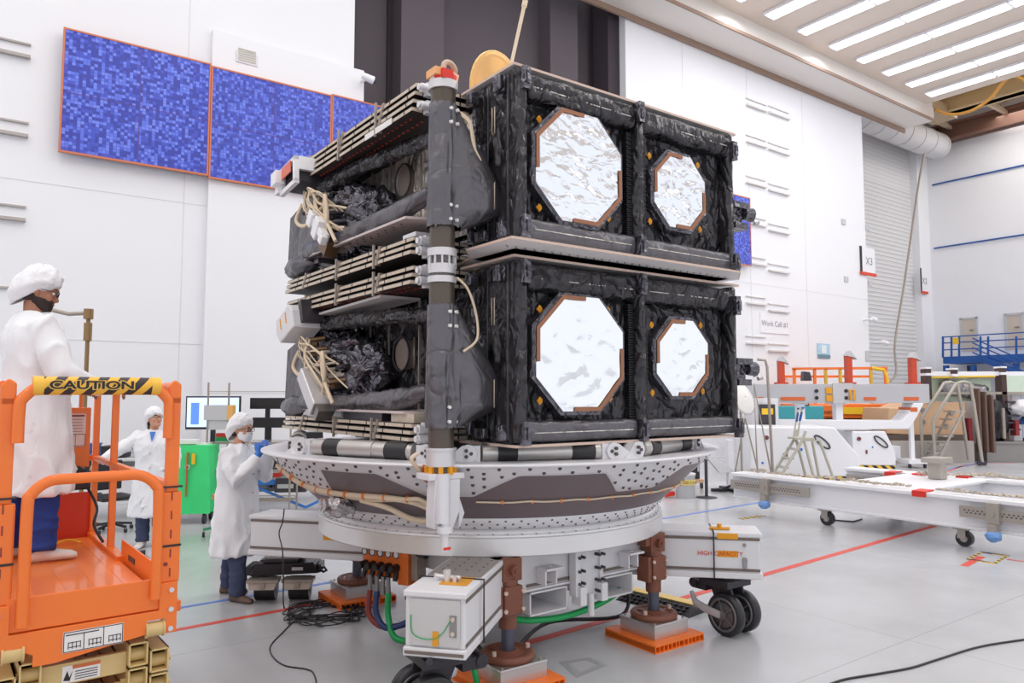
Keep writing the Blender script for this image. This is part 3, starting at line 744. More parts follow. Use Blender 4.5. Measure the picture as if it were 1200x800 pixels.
            g.cbox((gx, -.014, gz), (.012, .006, .05)); g.build('gold_fastener', M_kapton, t)
    # edge beams wrapped in blanket
    for nm, zc_, hh, dd in (('t', ht - tb / 2 - .02, tb * .82, .13), ('b', bb / 2 + .02, bb * .88, .11)):
        for (x0, x1) in ((ub + .02, um - .03), (um + .05, LU - .03)):
            m = MB(); roll(m, (x0, .0, zc_), (x1, .0, zc_), dd, hh, .14, s + x0, 70, 12); m.build('edge_blanket', M_mlis if nm == 'b' else M_mli, t)
            m = MB(); m.bar((x0 + .04, -.062 if nm == 't' else -.056, zc_ - hh * .05), (x1 - .05, -.062 if nm == 't' else -.056, zc_ - hh * .05), .006, .006); m.build('seam_tape', M_mlig, t)
    for (xc, w_, dd) in ((.045, .085, .13), (um + .01, .07, .15), (LU - .03, .075, .12)):
        m = MB(); roll(m, (xc, .0, .03), (xc, .0, ht - .02), dd, w_, .07, s + xc * 3, 60, 8, up=Vector((1, 0, 0))); m.build('post_blanket', M_mli, t)
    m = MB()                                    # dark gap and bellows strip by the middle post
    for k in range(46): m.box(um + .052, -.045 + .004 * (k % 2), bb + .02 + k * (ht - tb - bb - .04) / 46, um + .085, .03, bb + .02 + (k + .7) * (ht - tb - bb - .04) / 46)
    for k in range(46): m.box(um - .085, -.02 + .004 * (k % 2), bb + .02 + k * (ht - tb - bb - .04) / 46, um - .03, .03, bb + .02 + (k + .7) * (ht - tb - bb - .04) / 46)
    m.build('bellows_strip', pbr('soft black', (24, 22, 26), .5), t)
    m = MB()                                    # corner clips
    for (x, z_) in ((.05, ht - .1), (.05, .09), (um, ht - .09), (um, .08), (LU - .02, ht - .17), (LU - .02, .07)):
        m.cbox((x, -.075, z_), (.055, .05, .15)); m.cbox((x + .01, -.09, z_), (.03, .04, .08))
    build_split(m, 'corner_clip', M_mlif, t)
    # right side pod
    m = MB(); z_ = ht * .43
    m.cbox((LU + .1, .1, z_), (.16, .2, .2)); m.cbox((LU + .13, .03, z_ + .08), (.2, .14, .05)); m.cbox((LU + .14, .05, z_ - .09), (.16, .16, .05))
    m.cyl((LU + .2, .0, z_ + .02), (LU + .28, -.02, z_ + .02), .05, .06, 12); m.cyl((LU + .2, .1, z_ + .04), (LU + .27, .1, z_ + .05), .04, .05, 12)
    crumple(m, (LU + .08, .12, z_ - .02), .13, (.8, .8, .9), s + 40, 16, 10)
    pod = m.build('thruster_pod', M_mlif, t)
    m = MB()
    for k in range(4): m.cyl((LU + .26 + .01 * k, -.06 + .05 * k, z_ - .06 + .03 * k), (LU + .3, -.07 + .05 * k, z_ - .05 + .03 * k), .016, .02, 8)
    m.build('nozzle_cap', M_silverf, pod)
    # left flank with porthole
    uo = .05
    m = MB(); wrap_sheet(m, (uo, LV - .25, .16), (0, -(LV - .25 - W1), 0), (0, 0, ht - .3), (-1, 0, 0), .05, s + 11, 80, 40); m.build('flank_blanket', M_mlig if upper else M_mli, t, label='greyer wrinkled flank blanket' if upper else None)
    pv, pz = 1.50, (3.68 - z0 if upper else 2.27 - z0)
    m = MB(); m.cyl((uo - .045, pv, pz), (uo + .03, pv, pz), .125, n=32); po = m.build('porthole_cover', pbr('grey brown disc', (134, 122, 114), .5), t)
    MB().tube([(uo - .06, pv + .135 * math.cos(a * PI / 16), pz + .135 * math.sin(a * PI / 16)) for a in range(32)], .008, 6, closed=True).build('rim', M_dark, po)
    m = MB()
    for k, vv in enumerate((.8, 1.22, 1.74, 2.1)): m.box(uo - .05, vv, .2, uo - .035, vv + .012, ht - .16)
    for k in range(2): m.tube([(uo - .06, 1.27 + k * .5, pz - .12), (uo - .06, 1.27 + k * .5, pz + .12), (uo - .06, 1.29 + k * .5, pz + .12), (uo - .06, 1.29 + k * .5, pz - .12)], .004, 5, closed=True)
    build_split(m, 'flank_seam', M_steelw, t)
    # shelf plate on the left with holes, rolled blanket edge
    zs = .25 if upper else .20
    m = MB(); m.prism([(-.36, .78, zs), (.1, .6, zs), (.1, LV, zs), (-.30, LV, zs), (-.38, 2.5, zs)], (0, 0, .018), mat=0)
    for k in range(34):
        vv = .95 + k * .065
        m.cyl((-.30 + .04 * (k % 2), vv, zs - .003), (-.30 + .04 * (k % 2), vv, zs), .009, n=6, mat=1)
    m.build('shelf_plate', [pbr('pinkish plate', (206, 192, 190), .5), M_hole], t)
    m = MB(); rollp(m, [(-.26, .60, zs + .16), (-.30, .95, zs + .10), (-.33, 1.5, zs + .075), (-.34, 2.1, zs + .06), (-.34, 2.75, zs + .07)], [.045, .06, .055, .05, .06], .28, s + 21); m.build('blanket_roll', M_mlis, t)
    m = MB(); rollp(m, [(-.20, .62, ht - .34), (-.22, 1.2, ht - .30), (-.26, 2.0, ht - .27), (-.26, 2.9, ht - .26)], [.05, .045, .05, .06], .3, s + 22); m.build('blanket_roll', M_mli, t)
    # end shroud at far left
    m = MB()
    m.prism([(-.30, 2.55, .2), (-.34, 3.25, .2), (-.34, 3.2, ht * .62), (-.30, 2.75, ht * .75)], (.3, .02, 0)); m.build('end_shroud', M_mlis, t)
    m = MB(); crumple(m, (-.28, 3.0, .22), .27, (.5, 1.25, .42), s + 60, 20, 14, .16); m.build('boot_wrap', M_mlis, t)
    # crumpled foil mass
    for k, (vv, zz, r_, sc) in enumerate(((1.85, .52, .26, (.8, .9, .9)), (2.15, .66, .24, (.9, 1, .8)), (2.3, .40, .25, (.9, 1, .8)), (1.95, .30, .17, (.9, 1.2, .7)), (2.55, .8, .2, (.9, 1, .7)))):
        m = MB(); crumple(m, (-.10, vv, zz), r_, sc, s * 10 + k, 30, 20); m.build('crumpled_foil', M_mlif, t)
    # wires and struts among the foil
    m = MB()
    for k in range(7):
        vv = 2.2 + .13 * k; m.cyl((-.30 - .02 * (k % 3), vv, .35 + .07 * k), (-.12, vv - .3, .5 + .05 * k), .02, n=8)
    m.build('valve_block', M_dark, t)
    rr = random.Random(s)
    for k in range(13):
        a = Vector((-.40 - rr.random() * .05, 2.5 + rr.uniform(-.12, .12), .80 + rr.uniform(-.1, .06))); b = Vector((-.30 - rr.random() * .1, 1.95 + rr.uniform(-.15, .2), .40 + rr.uniform(-.12, .2)))
        mid = (a + b) / 2 + Vector((-.05 - .05 * rr.random(), rr.uniform(-.12, .12), rr.uniform(-.16, .10)))
        MB().tube(spline([a, a.lerp(mid, .5) + Vector((-.03, rr.uniform(-.05, .05), rr.uniform(-.05, .03))), mid, mid.lerp(b, .5) + Vector((-.02, rr.uniform(-.06, .03), 0)), b], 6), rr.choice((.005, .007, .011)), 7).build('wire_harness', M_beige if k % 4 else M_edge, t)
    for k in range(8):
        c_ = Vector((-.36 - .05 * rr.random(), 2.0 + .07 * k, .42 + .05 * k + rr.uniform(-.05, .05))); m = MB(); m.cyl(c_, c_ + Vector((.12, -.05, .02)), .022, n=10); m.cbox(c_ + Vector((.05, 0, -.03)), (.07, .05, .03), rr.random()); m.build('connector', rr.choice((M_steelw, M_dark, pbr('bronze coil', (120, 92, 66), .4, metal=.5))), t)
    MB().tube(spline([(-.44, 2.6, .72), (-.47, 2.66, .58), (-.46, 2.5, .5), (-.44, 2.3, .54), (-.4, 2.1, .66)], 8), .018, 8).build('cable_loop', M_beige, t)
    MB().tube(spline([(-.42, 2.1, .3), (-.45, 1.98, .48), (-.46, 2.0, .64), (-.44, 2.07, .68), (-.43, 2.1, .62), (-.44, 2.02, .46), (-.43, 1.85, .26)], 8), .016, 8).build('cable_loop', M_beige, t)
    # thruster units
    if upper:
        c = Vector((-.42, 2.68, 1.0)); M_ = Matrix.Rotation(R(-6), 3, 'X')
        def T(p): return c + M_ @ Vector(p)
        def tb_(mb, x0, y0, z0_, x1, y1, z1): mb.obox(T((x0, y0, z0_)), M_ @ Vector((x1 - x0, 0, 0)), M_ @ Vector((0, y1 - y0, 0)), M_ @ Vector((0, 0, z1 - z0_)))
        m = MB(); tb_(m, -.1, -.16, -.11, .12, .16, .07); w_ = m.build('thruster_unit', M_dark, t)
        m = MB()
        tb_(m, -.14, -.2, .07, .13, .2, .10); tb_(m, -.14, -.2, -.13, -.10, -.15, .10); tb_(m, -.14, .15, -.13, -.10, .2, .10); tb_(m, -.14, -.2, -.15, -.10, .2, -.11); tb_(m, -.1, -.21, -.02, .13, -.17, .1)
        tb_(m, -.2, .12, -.05, -.12, .26, .07); tb_(m, -.16, .18, -.12, -.1, .27, .02); m.build('white_frame', M_white, w_)
        m = MB(); tb_(m, -.148, -.11, -.02, -.139, .12, .085); m.build('red_cover', pbr('salmon cover', (222, 120, 100), .5), w_)
        c = Vector((-.46, 2.12, .40)); M_ = Matrix.Rotation(R(40), 3, 'X')
        m = MB(); tb_(m, -.04, -.17, -.02, .03, .17, .05); tb_(m, -.05, -.05, -.08, .02, .06, .10); tb_(m, -.06, .1, -.05, 0, .2, .08); tb_(m, -.06, -.22, -.03, 0, -.14, .05); m.build('white_bracket', M_white, t, bevel=.01)
        m = MB(); tb_(m, .03, -.16, -.16, .14, .02, -.02); m.build('thruster_coil', pbr('bronze coil', (120, 92, 66), .4, metal=.5), t)
    else:
        c = Vector((-.44, 2.66, .96)); M_ = Matrix.Rotation(R(-20), 3, 'X')
        def T(p): return c + M_ @ Vector(p)
        def tb_(mb, x0, y0, z0_, x1, y1, z1): mb.obox(T((x0, y0, z0_)), M_ @ Vector((x1 - x0, 0, 0)), M_ @ Vector((0, y1 - y0, 0)), M_ @ Vector((0, 0, z1 - z0_)))
        m = MB(); m.prism([T(p) for p in ((-.12, -.2, -.12), (-.12, .16, -.12), (-.12, .24, .0), (-.12, .2, .12), (-.12, -.14, .12), (-.12, -.2, .04))], M_ @ Vector((.26, 0, 0))); w_ = m.build('thruster_housing', M_whited, t, bevel=.012)
        m = MB()
        for yy in (-.06, .08): tb_(m, -.126, yy, -.02, -.12, yy + .015, .08)
        build_split(m, 'amber_strip', M_kapton, w_)
        m = MB(); tb_(m, -.05, -.26, -.08, .14, -.19, .12); m.build('dark_flange', M_dark, w_)
        c = Vector((-.44, 2.18, .36)); M_ = Matrix.Rotation(R(43), 3, 'X')
        m = MB(); tb_(m, -.10, -.22, -.06, .06, .22, .07); m.build('silver_housing', M_silverf if False else M_alub, t, bevel=.01)
        m = MB(); tb_(m, -.08, -.3, -.05, .06, -.22, .06); m.build('dark_flange', M_steel, t)
    # folded wings: stacks of panels with hinges
    def stack(za, zb, v0, v1, n, nm, kink=True):
        for k in range(n):
            zz = za + (zb - za) * k / (n - 1)
            m = MB(); th = .026
            us_, ue = -.40 + .012 * k, .40
            m.box(us_, v0 + .0, zz, ue if False else .06, v1, zz + th, mat=0)
            m.box(us_ - .004, v0, zz - .003, us_, v1, zz + th - .006, mat=1)
            m.box(us_, v0 - .004, zz - .003, .06, v0, zz + th - .006, mat=1)
            q = int((v1 - v0) / .3)
            for j in range(q): m.box(us_ - .006, v0 + .1 + j * .3, zz - .002, us_ - .003, v0 + .112 + j * .3, zz + th, mat=2)
            for j in range(3): m.box(us_ - .012, v0 + .5 + j * .75, zz - .012, us_ + .02, v0 + .53 + j * .75, zz + th + .012, mat=3)
            for j in range(6): m.box(-.32 + j * .06, v0 - .007, zz - .002, -.31 + j * .06, v0 - .003, zz + th, mat=2)
            if nm and k == 0:
                for q in range(26):
                    for uu in (-.33, -.24): m.box(uu, v0 + .15 + q * .07, za - .004, uu + .012, v0 + .17 + q * .07, za + .001, mat=4)
            m.build('solar_wing_panel', [M_panel, M_edge, M_black, M_steelw, M_red], t)
        for k in range(2):
            zz = za + (zb - za) * (.15 + .7 * k)
            m = MB()
            m.cyl((-.36, v0 - .05, zz), (-.24, v0 - .05, zz), .032, n=14); m.cyl((-.38, v0 - .05, zz), (-.36, v0 - .05, zz), .022, n=10); m.cyl((-.24, v0 - .05, zz), (-.2, v0 - .05, zz), .04, .02, 12); m.cbox((-.29, v0 - .03, zz), (.05, .05, .09))
            m.build('hinge_knob', M_aluw, t)
        for vv in (v0 + .55, v0 + 1.25): MB().box(-.415, vv, za - .03, -.40, vv + .02, zb + .05).build('tie_bar', M_steelw, t)
    if upper:
        stack(3.90 - z0, 4.08 - z0, .62, 2.66, 4, True); stack(2.905 - z0, 3.0 - z0, .62, 3.12, 3, False)
        m = MB(); m.box(-.415, .9, 3.885 - z0, -.41, 1.35, 3.93 - z0); m.build('white_tag', M_paper, t)
        m = MB(); m.box(-.34, .66, 3.02 - z0, -.05, .85, 3.07 - z0); m.build('spacer_block', M_aluw, t)
    else:
        stack(2.70 - z0, 2.80 - z0, .62, 3.12, 3, True); stack(1.64 - z0, 1.73 - z0, .62, 3.12, 3, False)
        for (v0, v1, z1, mt) in ((1.9, 2.75, .21, M_aluw), (1.15, 1.85, .2, M_dark), (.66, 1.0, .17, M_edge)):
            MB().box(-.34, v0, .135, -.05, v1, z1 + .03).build('spacer_block', mt, t)
        m = MB(); m.prism([(-.34, 1.2, ht - .16), (-.34, 3.0, ht - .2), (0, 3.0, ht - .2), (0, 1.2, ht - .16)], (0, 0, .02)); m.build('white_cover_strip', M_whited, t)
    return t
satU = satellite(2.93, 1.165, True, 'upper of the two stacked black satellites, with brighter rippled octagon mirrors')
satL = satellite(1.615, 1.215, False, 'lower of the two stacked black satellites, resting above the big riveted ring')
# separation feet between the two
# ---- dish and rod on the top
t = thing('dish_antenna', 'gold dish antenna on top of the upper satellite behind its top plate', 'antenna', uv(SU, SV, 4.1) , ANG)
a = touv(at(572, 106, 5.9)) - Vector((SU, SV, 4.1))
m = MB(); rings = []
for j in range(9):
    rr = .29 * j / 8; rings.append([Vector((rr * math.cos(k * PI / 16), rr * math.sin(k * PI / 16), .28 * (rr / .29) ** 2 * .29)) for k in range(32)])
m.loft(rings, cap=False)
for v_ in range(len(m.v)): pass
Mx = Matrix.Rotation(R(100), 3, 'X') @ Matrix.Rotation(R(14), 3, 'Y')
m.v = [tuple(a + Mx @ Vector(p)) for p in m.v]; do = m.build('reflector', M_gold, t); so = do.modifiers.new('s', 'SOLIDIFY'); so.thickness = .012
MB().tube([a + Mx @ Vector((.29 * math.cos(k * PI / 16), .29 * math.sin(k * PI / 16), .081)) for k in range(32)], .012, 6, closed=True).build('rim', M_gold, t)
MB().bar((a.x, a.y, -.02), (a.x, a.y, a.z - .05), .05, .05).build('mast', M_mlif, t)
t = thing('rod_antenna', 'thin cream tilted rod standing up from the top of the upper satellite', 'antenna', (0, 0, 0))
p0 = at(590, 70, 5.3); p1 = at(614, 8, 5.3)
p0.z = 4.11; MB().tube([p0, p1], [.012, .014], 8).build('rod', M_beige, t); MB().cyl(p1, p1 + (p1 - p0).normalized() * .05, .02).build('tip', M_beige, t)

# ---- launch support tower at the corner
TU, TV = -.353, .28
tp = uv(SU + TU, SV + TV, 0)
t = thing('support_tower', 'slim vertical tower of dark tube with two flared grey wraps, before the folded wings', 'support tower', tp, ANG)
m = MB(); m.cyl((0, 0, 1.42), (0, 0, 3.98), .082, n=28); m.build('tube', M_tubed, t)
m = MB()
for z0, z1, r_ in ((1.50, 1.60, .093), (1.60, 1.615, .1), (2.66, 2.70, .094), (2.72, 2.78, .09), (2.83, 2.88, .096), (3.925, 3.98, .096)): MB().cyl((0, 0, z0), (0, 0, z1), r_, n=28).build('collar_ring', M_alub, t)
m.cyl((0, 0, 2.70), (0, 0, 2.84), .082, n=28)
for k in range(12): a = k * PI / 6; m.cbox((.086 * math.cos(a), .086 * math.sin(a), 2.80), (.012, .012, .09), a)
m.build('centre_collar', M_alub, t)
m = MB(); m.cyl((0, 0, 3.97), (0, 0, 4.025), .09, n=28); cap = m.build('end_cap', M_whited, t)
m = MB(); m.lathe([(.092, 3.98), (.092, 4.02)], 12, a0=R(200), a1=R(330)); m.box(-.06, -.095, 3.98, .02, -.06, 4.04); m.build('red_tape', M_redb, cap)
m = MB(); m.box(-.1, -.07, 4.0, -.02, .05, 4.05); m.prism([(-.02, -.08, 3.99), (.06, -.08, 3.97), (.09, -.05, 4.04), (0, -.06, 4.06)], (0, .05, 0)); m.build('orange_clamp', pbr('pale orange plastic', (240, 176, 120), .5), cap)
MB().tube(spline([(-.02, -.03, 4.03), (-.01, -.03, 4.1), (.04, -.02, 4.12), (.09, 0, 4.09), (.08, .02, 4.04), (.03, .0, 4.05)], 6), .018, 10).build('handle_strap', pbr('tan strap', (206, 180, 160), .6), cap)
for (z0, z1, sd) in ((3.02, 3.83, 1), (1.74, 2.52, 5)):
    rings = []; n = 72; NR = 44
    for j in range(NR + 1):
        f_ = j / NR; zz = z1 + (z0 - z1) * f_
        ext = .40 * min(1, f_ / .62) ** .9 * (1 if f_ < .84 else max(.05, 1 - (f_ - .84) * 6)); rg = []
        for i in range(n):
            a = 2 * PI * i / n; d = Vector((math.cos(a), math.sin(a), 0)); rt = max(0, d.x * .93 + d.y * .37)
            pl = 1 - abs(noise.noise(Vector((a * 2.1 + sd, zz * .9 + a * .6, sd)))) * 2.4
            p2_ = 1 - abs(noise.noise(Vector((a * 3.6, zz * 3.2 - a * 1.4, sd + 4)))) * 2.4
            lf = .25 + .75 * min(1, max(0, d.x + .75))
            rr = .092 + ext * rt ** 1.8 + (.030 * (pl - .4) + .022 * (p2_ - .4)) * (.15 + f_ * (1 - max(0, f_ - .85) * 4)) * lf + .008 * f_
            rg.append(Vector((d.x * rr, d.y * rr, zz + (.02 * noise.noise(Vector((i * .5, 0, sd))) if j in (0, NR) else 0))))
        rings.append(rg)
    m = MB(); m.loft(rings, cap=False, smooth=True); ob = m.build('wrap_shroud', M_mlis, t)
    m = MB()
    for zz in (z1 - .05, z1 - .14, z0 + .04, z0 + .13):
        for a in (R(-62), R(-92)): d = Vector((math.cos(a), math.sin(a), 0)); m.cyl(d * .1 + Z * zz, d * .118 + Z * zz, .011, n=8)
    build_split(m, 'stud', M_paper, ob)
MB().tube(spline([(.09, -.04, 3.80), (.16, -.07, 3.74), (.19, -.08, 3.6), (.2, -.09, 3.5)], 6), .009, 6).build('rope_tail', M_beige, t)
MB().tube(spline([(.09, -.05, 3.78), (.15, -.08, 3.72), (.17, -.1, 3.58), (.23, -.1, 3.48)], 6), .008, 6).build('rope_tail', M_beige, t)
MB().tube(spline([(.08, -.05, 2.70), (.15, -.08, 2.62), (.2, -.1, 2.45), (.19, -.12, 2.3), (.09, -.12, 2.22)], 8), .009, 6).build('white_cable', M_beige, t)
# foot bracket on the outside of the ring
m = MB(); m.cbox((0, -.0, 1.44), (.26, .16, .04)); 
m.prism([(-.09, -.09, 1.42), (.09, -.09, 1.42), (.10, -.07, 1.22), (.06, -.06, 1.12), (-.08, -.06, 1.12), (-.09, -.07, 1.2)], (0, .1, 0))
m.cyl((-.03, -.08, 1.16), (-.03, -.08, 1.46), .045, n=16); m.cyl((-.02, -.09, .99), (-.02, -.09, 1.16), .026, n=14); m.cyl((-.02, -.09, 1.10), (-.02, -.09, 1.14), .05, n=14)
m.prism([(.1, -.07, 1.3), (.15, -.05, 1.2), (.1, -.06, 1.1)], (0, .06, 0))
m.build('foot_bracket', M_aluw, t, bevel=.006)
m = MB()
for k in range(9): a = k * 2 * PI / 9; m.cbox((.088 * math.cos(a), .088 * math.sin(a), 1.475), (.03, .03, .05), a)
m.build('amber_clip', M_kapton, t)
MB().box(-.045, -.12, 1.0, .005, -.115, 1.015).build('orange_tip', M_redb, t)
# ================================================================ riveted ring (payload adapter)
RC = Vector((-.18, 6.63, 0))
t = thing('adapter_ring', 'big white riveted conical ring with dark band carrying both satellites', 'adapter ring', RC)
def rz_(z): return 1.385 + (1.90 - 1.385) * ((z - 1.01) / (1.50 - 1.01)) ** .92 if z > 1.01 else 1.385
n = 120
zs_ = [1.01 + .49 * k / 10 for k in range(11)]
m = MB(); m.lathe([(rz_(z) - .0, z) for z in zs_] + [(rz_(zs_[-1 - k]) - .03, zs_[-1 - k]) for k in range(11)], n); cone = m.build('cone_shell', M_cone, t)
lobes = ((R(-98), R(15), R(5.5)), (R(-51), R(13), R(6.5)), (R(-146), R(17), R(13)), (R(-5), R(15), R(7)), (R(40), R(15), R(7)), (R(85), R(15), R(7)), (R(130), R(15), R(7)), (R(175), R(15), R(7)))
def zlow(a):
    z = 1.425
    for c, w0, w1 in lobes:
        d = abs((a - c + PI) % (2 * PI) - PI); zb = 1.275 if c != R(-146) else 1.20
        if d < w1: z = min(z, zb)
        elif d < w0: z = min(z, zb + (1.425 - zb) * (d - w1) / (w0 - w1))
    return z
m = MB(); N_ = 480; rings = []
for i in range(N_):
    a = 2 * PI * i / N_ - PI; zl = zlow(a); rg = []
    prof = [(rz_(zl) + .001, zl), (rz_(zl) + .009, zl)] + [(rz_(zl + (1.5 - zl) * k / 4) + .009, zl + (1.5 - zl) * k / 4) for k in (1, 2, 3, 4)]
    rings.append([Vector((r_ * math.cos(a), r_ * math.sin(a), z)) for r_, z in prof])
rings.append(rings[0]); m.loft(rings, cap=False, closed=False)
def bolt(a, z, r=.013):
    q = rz_(z) + .0085; d = Vector((math.cos(a), math.sin(a), 0)); p = d * q + Z * z; m.cyl(p, p + d * .004 + Vector((0, 0, -.0015)), r, n=8, mat=1)
k = 0
for i in range(120):
    a = -PI + 2 * PI * i / 120
    if -200 < math.degrees(a) < 20:
        bolt(a, 1.475 if i % 2 else 1.445)
        zl = zlow(a)
        if zl < 1.40:
            z = 1.41 + (.012 if i % 2 else 0)
            while z > zl + .018: bolt(a + R(.6) * (i % 2), z); z -= .058
m.build('upper_plate_band', [M_aluw, M_hole], t)
m = MB(); m.lathe([(rz_(1.01) + .008, 1.005), (rz_(1.10) + .009, 1.10), (rz_(1.10), 1.105)], n)
for i in range(170):
    a = -PI + 2 * PI * i / 170
    if -190 < math.degrees(a) < 10:
        for j in range(3):
            if (i + j) % 2: z = 1.03 + .026 * j; q = rz_(z) + .0085; d = Vector((math.cos(a), math.sin(a), 0)); m.cyl(d * q + Z * z, d * (q + .004) + Z * z, .0085, n=8, mat=1)
m.build('lower_plate_band', [M_aluw, M_hole], t)
m = MB(); m.lathe([(1.93, 1.488), (1.945, 1.493), (1.945, 1.507), (1.93, 1.512), (1.72, 1.512), (1.70, 1.50), (1.70, 1.49), (1.93, 1.488)], n); m.build('top_rim', M_aluw, t)
M_ring = pbr('turned ring metal', (230, 229, 230), .32, metal=.5, var=.08, vscale=3)
m = MB(); pf = [(1.30, 1.012), (1.42, 1.012), (1.43, 1.0), (1.43, .985), (1.475, .982), (1.478, .972), (1.470, .966), (1.478, .962), (1.478, .845), (1.470, .838), (1.25, .838), (1.25, 1.0), (1.30, 1.012)]
for q in range(len(pf) - 1): m.lathe(pf[q:q + 2], n)
for i in range(90):
    a = -PI + 2 * PI * i / 90; d = Vector((math.cos(a), math.sin(a), 0)); m.cyl(d * 1.445 + Z * .98, d * 1.445 + Z * .987, .006, n=6, mat=1)
m.build('base_ring', [M_ring, M_hole], t)
# struts with lugs between ring and satellite
for a0, a1 in ((-141, -102), (-94, -60), (-54, -20), (-183, -147), (-14, 20), (26, 60), (66, 100), (106, 140)):
    r_ = 1.74; zt = 1.565
    p0 = Vector((r_ * math.cos(R(a0)), r_ * math.sin(R(a0)), zt)); p1 = Vector((r_ * math.cos(R(a1)), r_ * math.sin(R(a1)), zt)); d = p1 - p0
    m = MB(); m.cyl(p0 + d * .1, p1 - d * .1, .062, n=20); m.cyl(p0 + d * .33, p0 + d * .6, .067, n=20); st = m.build('strut', pbr('strut metal', (196, 193, 190), .3, metal=.75), t)
    for f0, f1 in ((.20, .33), (.70, .86)):
        MB().cyl(p0 + d * f0, p0 + d * f1, .068, n=20).build('black_band', M_rubber, st)
    for p, sgn in ((p0, 1), (p1, -1)):
        e = d.normalized() * sgn; out = Vector((p.x, p.y, 0)).normalized(); m = MB()
        m.cyl(p - out * .05 + e * .02, p + out * .05 + e * .02, .058, n=18)
        m.prism([p - out * .04 - e * .16 - Z * .055, p - out * .04 + e * .1 - Z * .055, p - out * .04 + e * .1 + Z * .05, p - out * .04 - e * .02 + Z * .05], out * .08)
        m.build('lug', M_aluw, st)
        m = MB()
        for q in range(3): c = p + out * .052 + e * (.02 + .022 * math.cos(q * 2.1)) + Z * .022 * math.sin(q * 2.1); m.cyl(c - out * .01, c + out * .012, .012, n=8)
        m.build('bolt_heads', M_hole, st)
# thin wire with ties all along the right, thick bundle on left
def rp(a, z, off=.02): q = rz_(z) + off; return Vector((q * math.cos(R(a)), q * math.sin(R(a)), z))
MB().tube(spline([rp(a, 1.235 + .004 * math.sin(a)) for a in range(-92, 24, 4)], 3), .0065, 6).build('thin_wire', M_beige, t)
MB().tube(spline([rp(-160, 1.38, .03), rp(-150, 1.30, .03), rp(-140, 1.255, .03), rp(-128, 1.245, .03), rp(-115, 1.25, .03), rp(-108, 1.235, .035), rp(-103.5, 1.19, .05), rp(-102.5, 1.13, .06), rp(-105, 1.085, .06), rp(-110, 1.10, .05), rp(-115, 1.175, .04), rp(-122, 1.215, .03)], 7), .021, 9).build('cable_bundle', M_beige, t)
MB().tube(spline([rp(-128, 1.225, .02), rp(-118, 1.225, .03), rp(-108, 1.25, .04), rp(-105, 1.255, .05), rp(-103, 1.22, .055)], 7), .015, 8).build('cable_bundle', M_beige, t)
for a in list(range(-156, -100, 6)):
    p = rp(a, 1.25 if a > -140 else 1.25 + (-140 - a) * .006, .03); MB().cyl(p - Vector((0, 0, 0)) + Vector((-math.sin(R(a)), math.cos(R(a)), 0)) * .006, p - Vector((-math.sin(R(a)), math.cos(R(a)), 0)) * .006, .025, n=10).build('cable_tie', M_tie, t)
for a in range(-86, 24, 7):
    p = rp(a, 1.235); MB().cbox(p, (.014, .014, .024), R(a)).build('cable_tie', M_tie, t)
MB().tube(spline([rp(-101, 1.50, .06), rp(-102, 1.42, .05), rp(-100, 1.34, .04), rp(-99.5, 1.26, .05)], 6), .012, 7).build('orange_lead', pbr('rust lead', (186, 92, 48), .5), t)
MB().tube(spline([rp(-102, 1.58, .0), rp(-103, 1.54, .06), rp(-102, 1.46, .06)], 6), .014, 7).build('cable_tail', M_beige, t)
m = MB(); crumple(m, rp(-131, 1.16, .07), .1, (1, .8, .9), 77, 18, 12, .5); m.cyl(rp(-133, 1.16, .05), rp(-133, 1.16, .17), .05, n=14); m.cyl(rp(-128, 1.12, .05), rp(-127, 1.2, .14), .03, n=14); m.build('foil_wrapped_sensor', M_silverf, t)
MB().box(-.03, -1.466, .955, .03, -1.46, .98).build('orange_sticker', M_redb, t).location = (-.25, .02, 0)
# ================================================================ transport cart
CZ0, CZ1 = .42, .82
t = thing('transport_cart', 'white X-shaped transport cart under the ring with brown screw jacks', 'cart', RC)
def L3(x, y, z=0): return Vector((x, y, z)) - RC
def arm(name, p_in, p_out, w, z0, z1, endmat=M_whited):
    p_in, p_out = Vector(p_in), Vector(p_out); d = (p_out - p_in).normalized(); s_ = Vector((-d.y, d.x, 0))
    m = MB(); L_ = (p_out - p_in)
    m.obox(p_in - s_ * w / 2 + Z * z0, s_ * w, L_, Z * (z1 - z0))
    m.obox(p_in - s_ * (w / 2 + .008) + Z * (z1 - .02), s_ * (w + .016), L_ + d * .02, Z * .035); m.obox(p_in - s_ * (w / 2 + .008) + Z * (z0 - .05), s_ * (w + .016), L_ + d * .02, Z * .05)
    a = m.build(name, M_whited, t, bevel=.008)
    m = MB()
    for q in (-1, 1):
        for zz in (z0 + .01, z1 - .045): m.obox(p_in + s_ * q * (w / 2 + .001) - s_ * (.002 if q < 0 else -.0) + Z * zz, s_ * .002 * q, L_, Z * .022)
    build_split(m, 'weld_seam', M_grime, a)
    return a, d, s_
# outer arms
aR, dR, sR = arm('beam_arm', L3(.75, 6.45), L3(2.02, 6.22), .36, .52, .82)
aF, dF, sF = arm('beam_arm', L3(-.12, 5.65), L3(-.435, 4.30), .36, .52, .82)
aL, dL, sL = arm('beam_arm', L3(-.95, 6.80), L3(-2.38, 7.15), .36, .52, .82)
aB, dB, sB = arm('beam_arm', L3(-.05, 7.7), L3(.15, 8.7), .36, .52, .82)
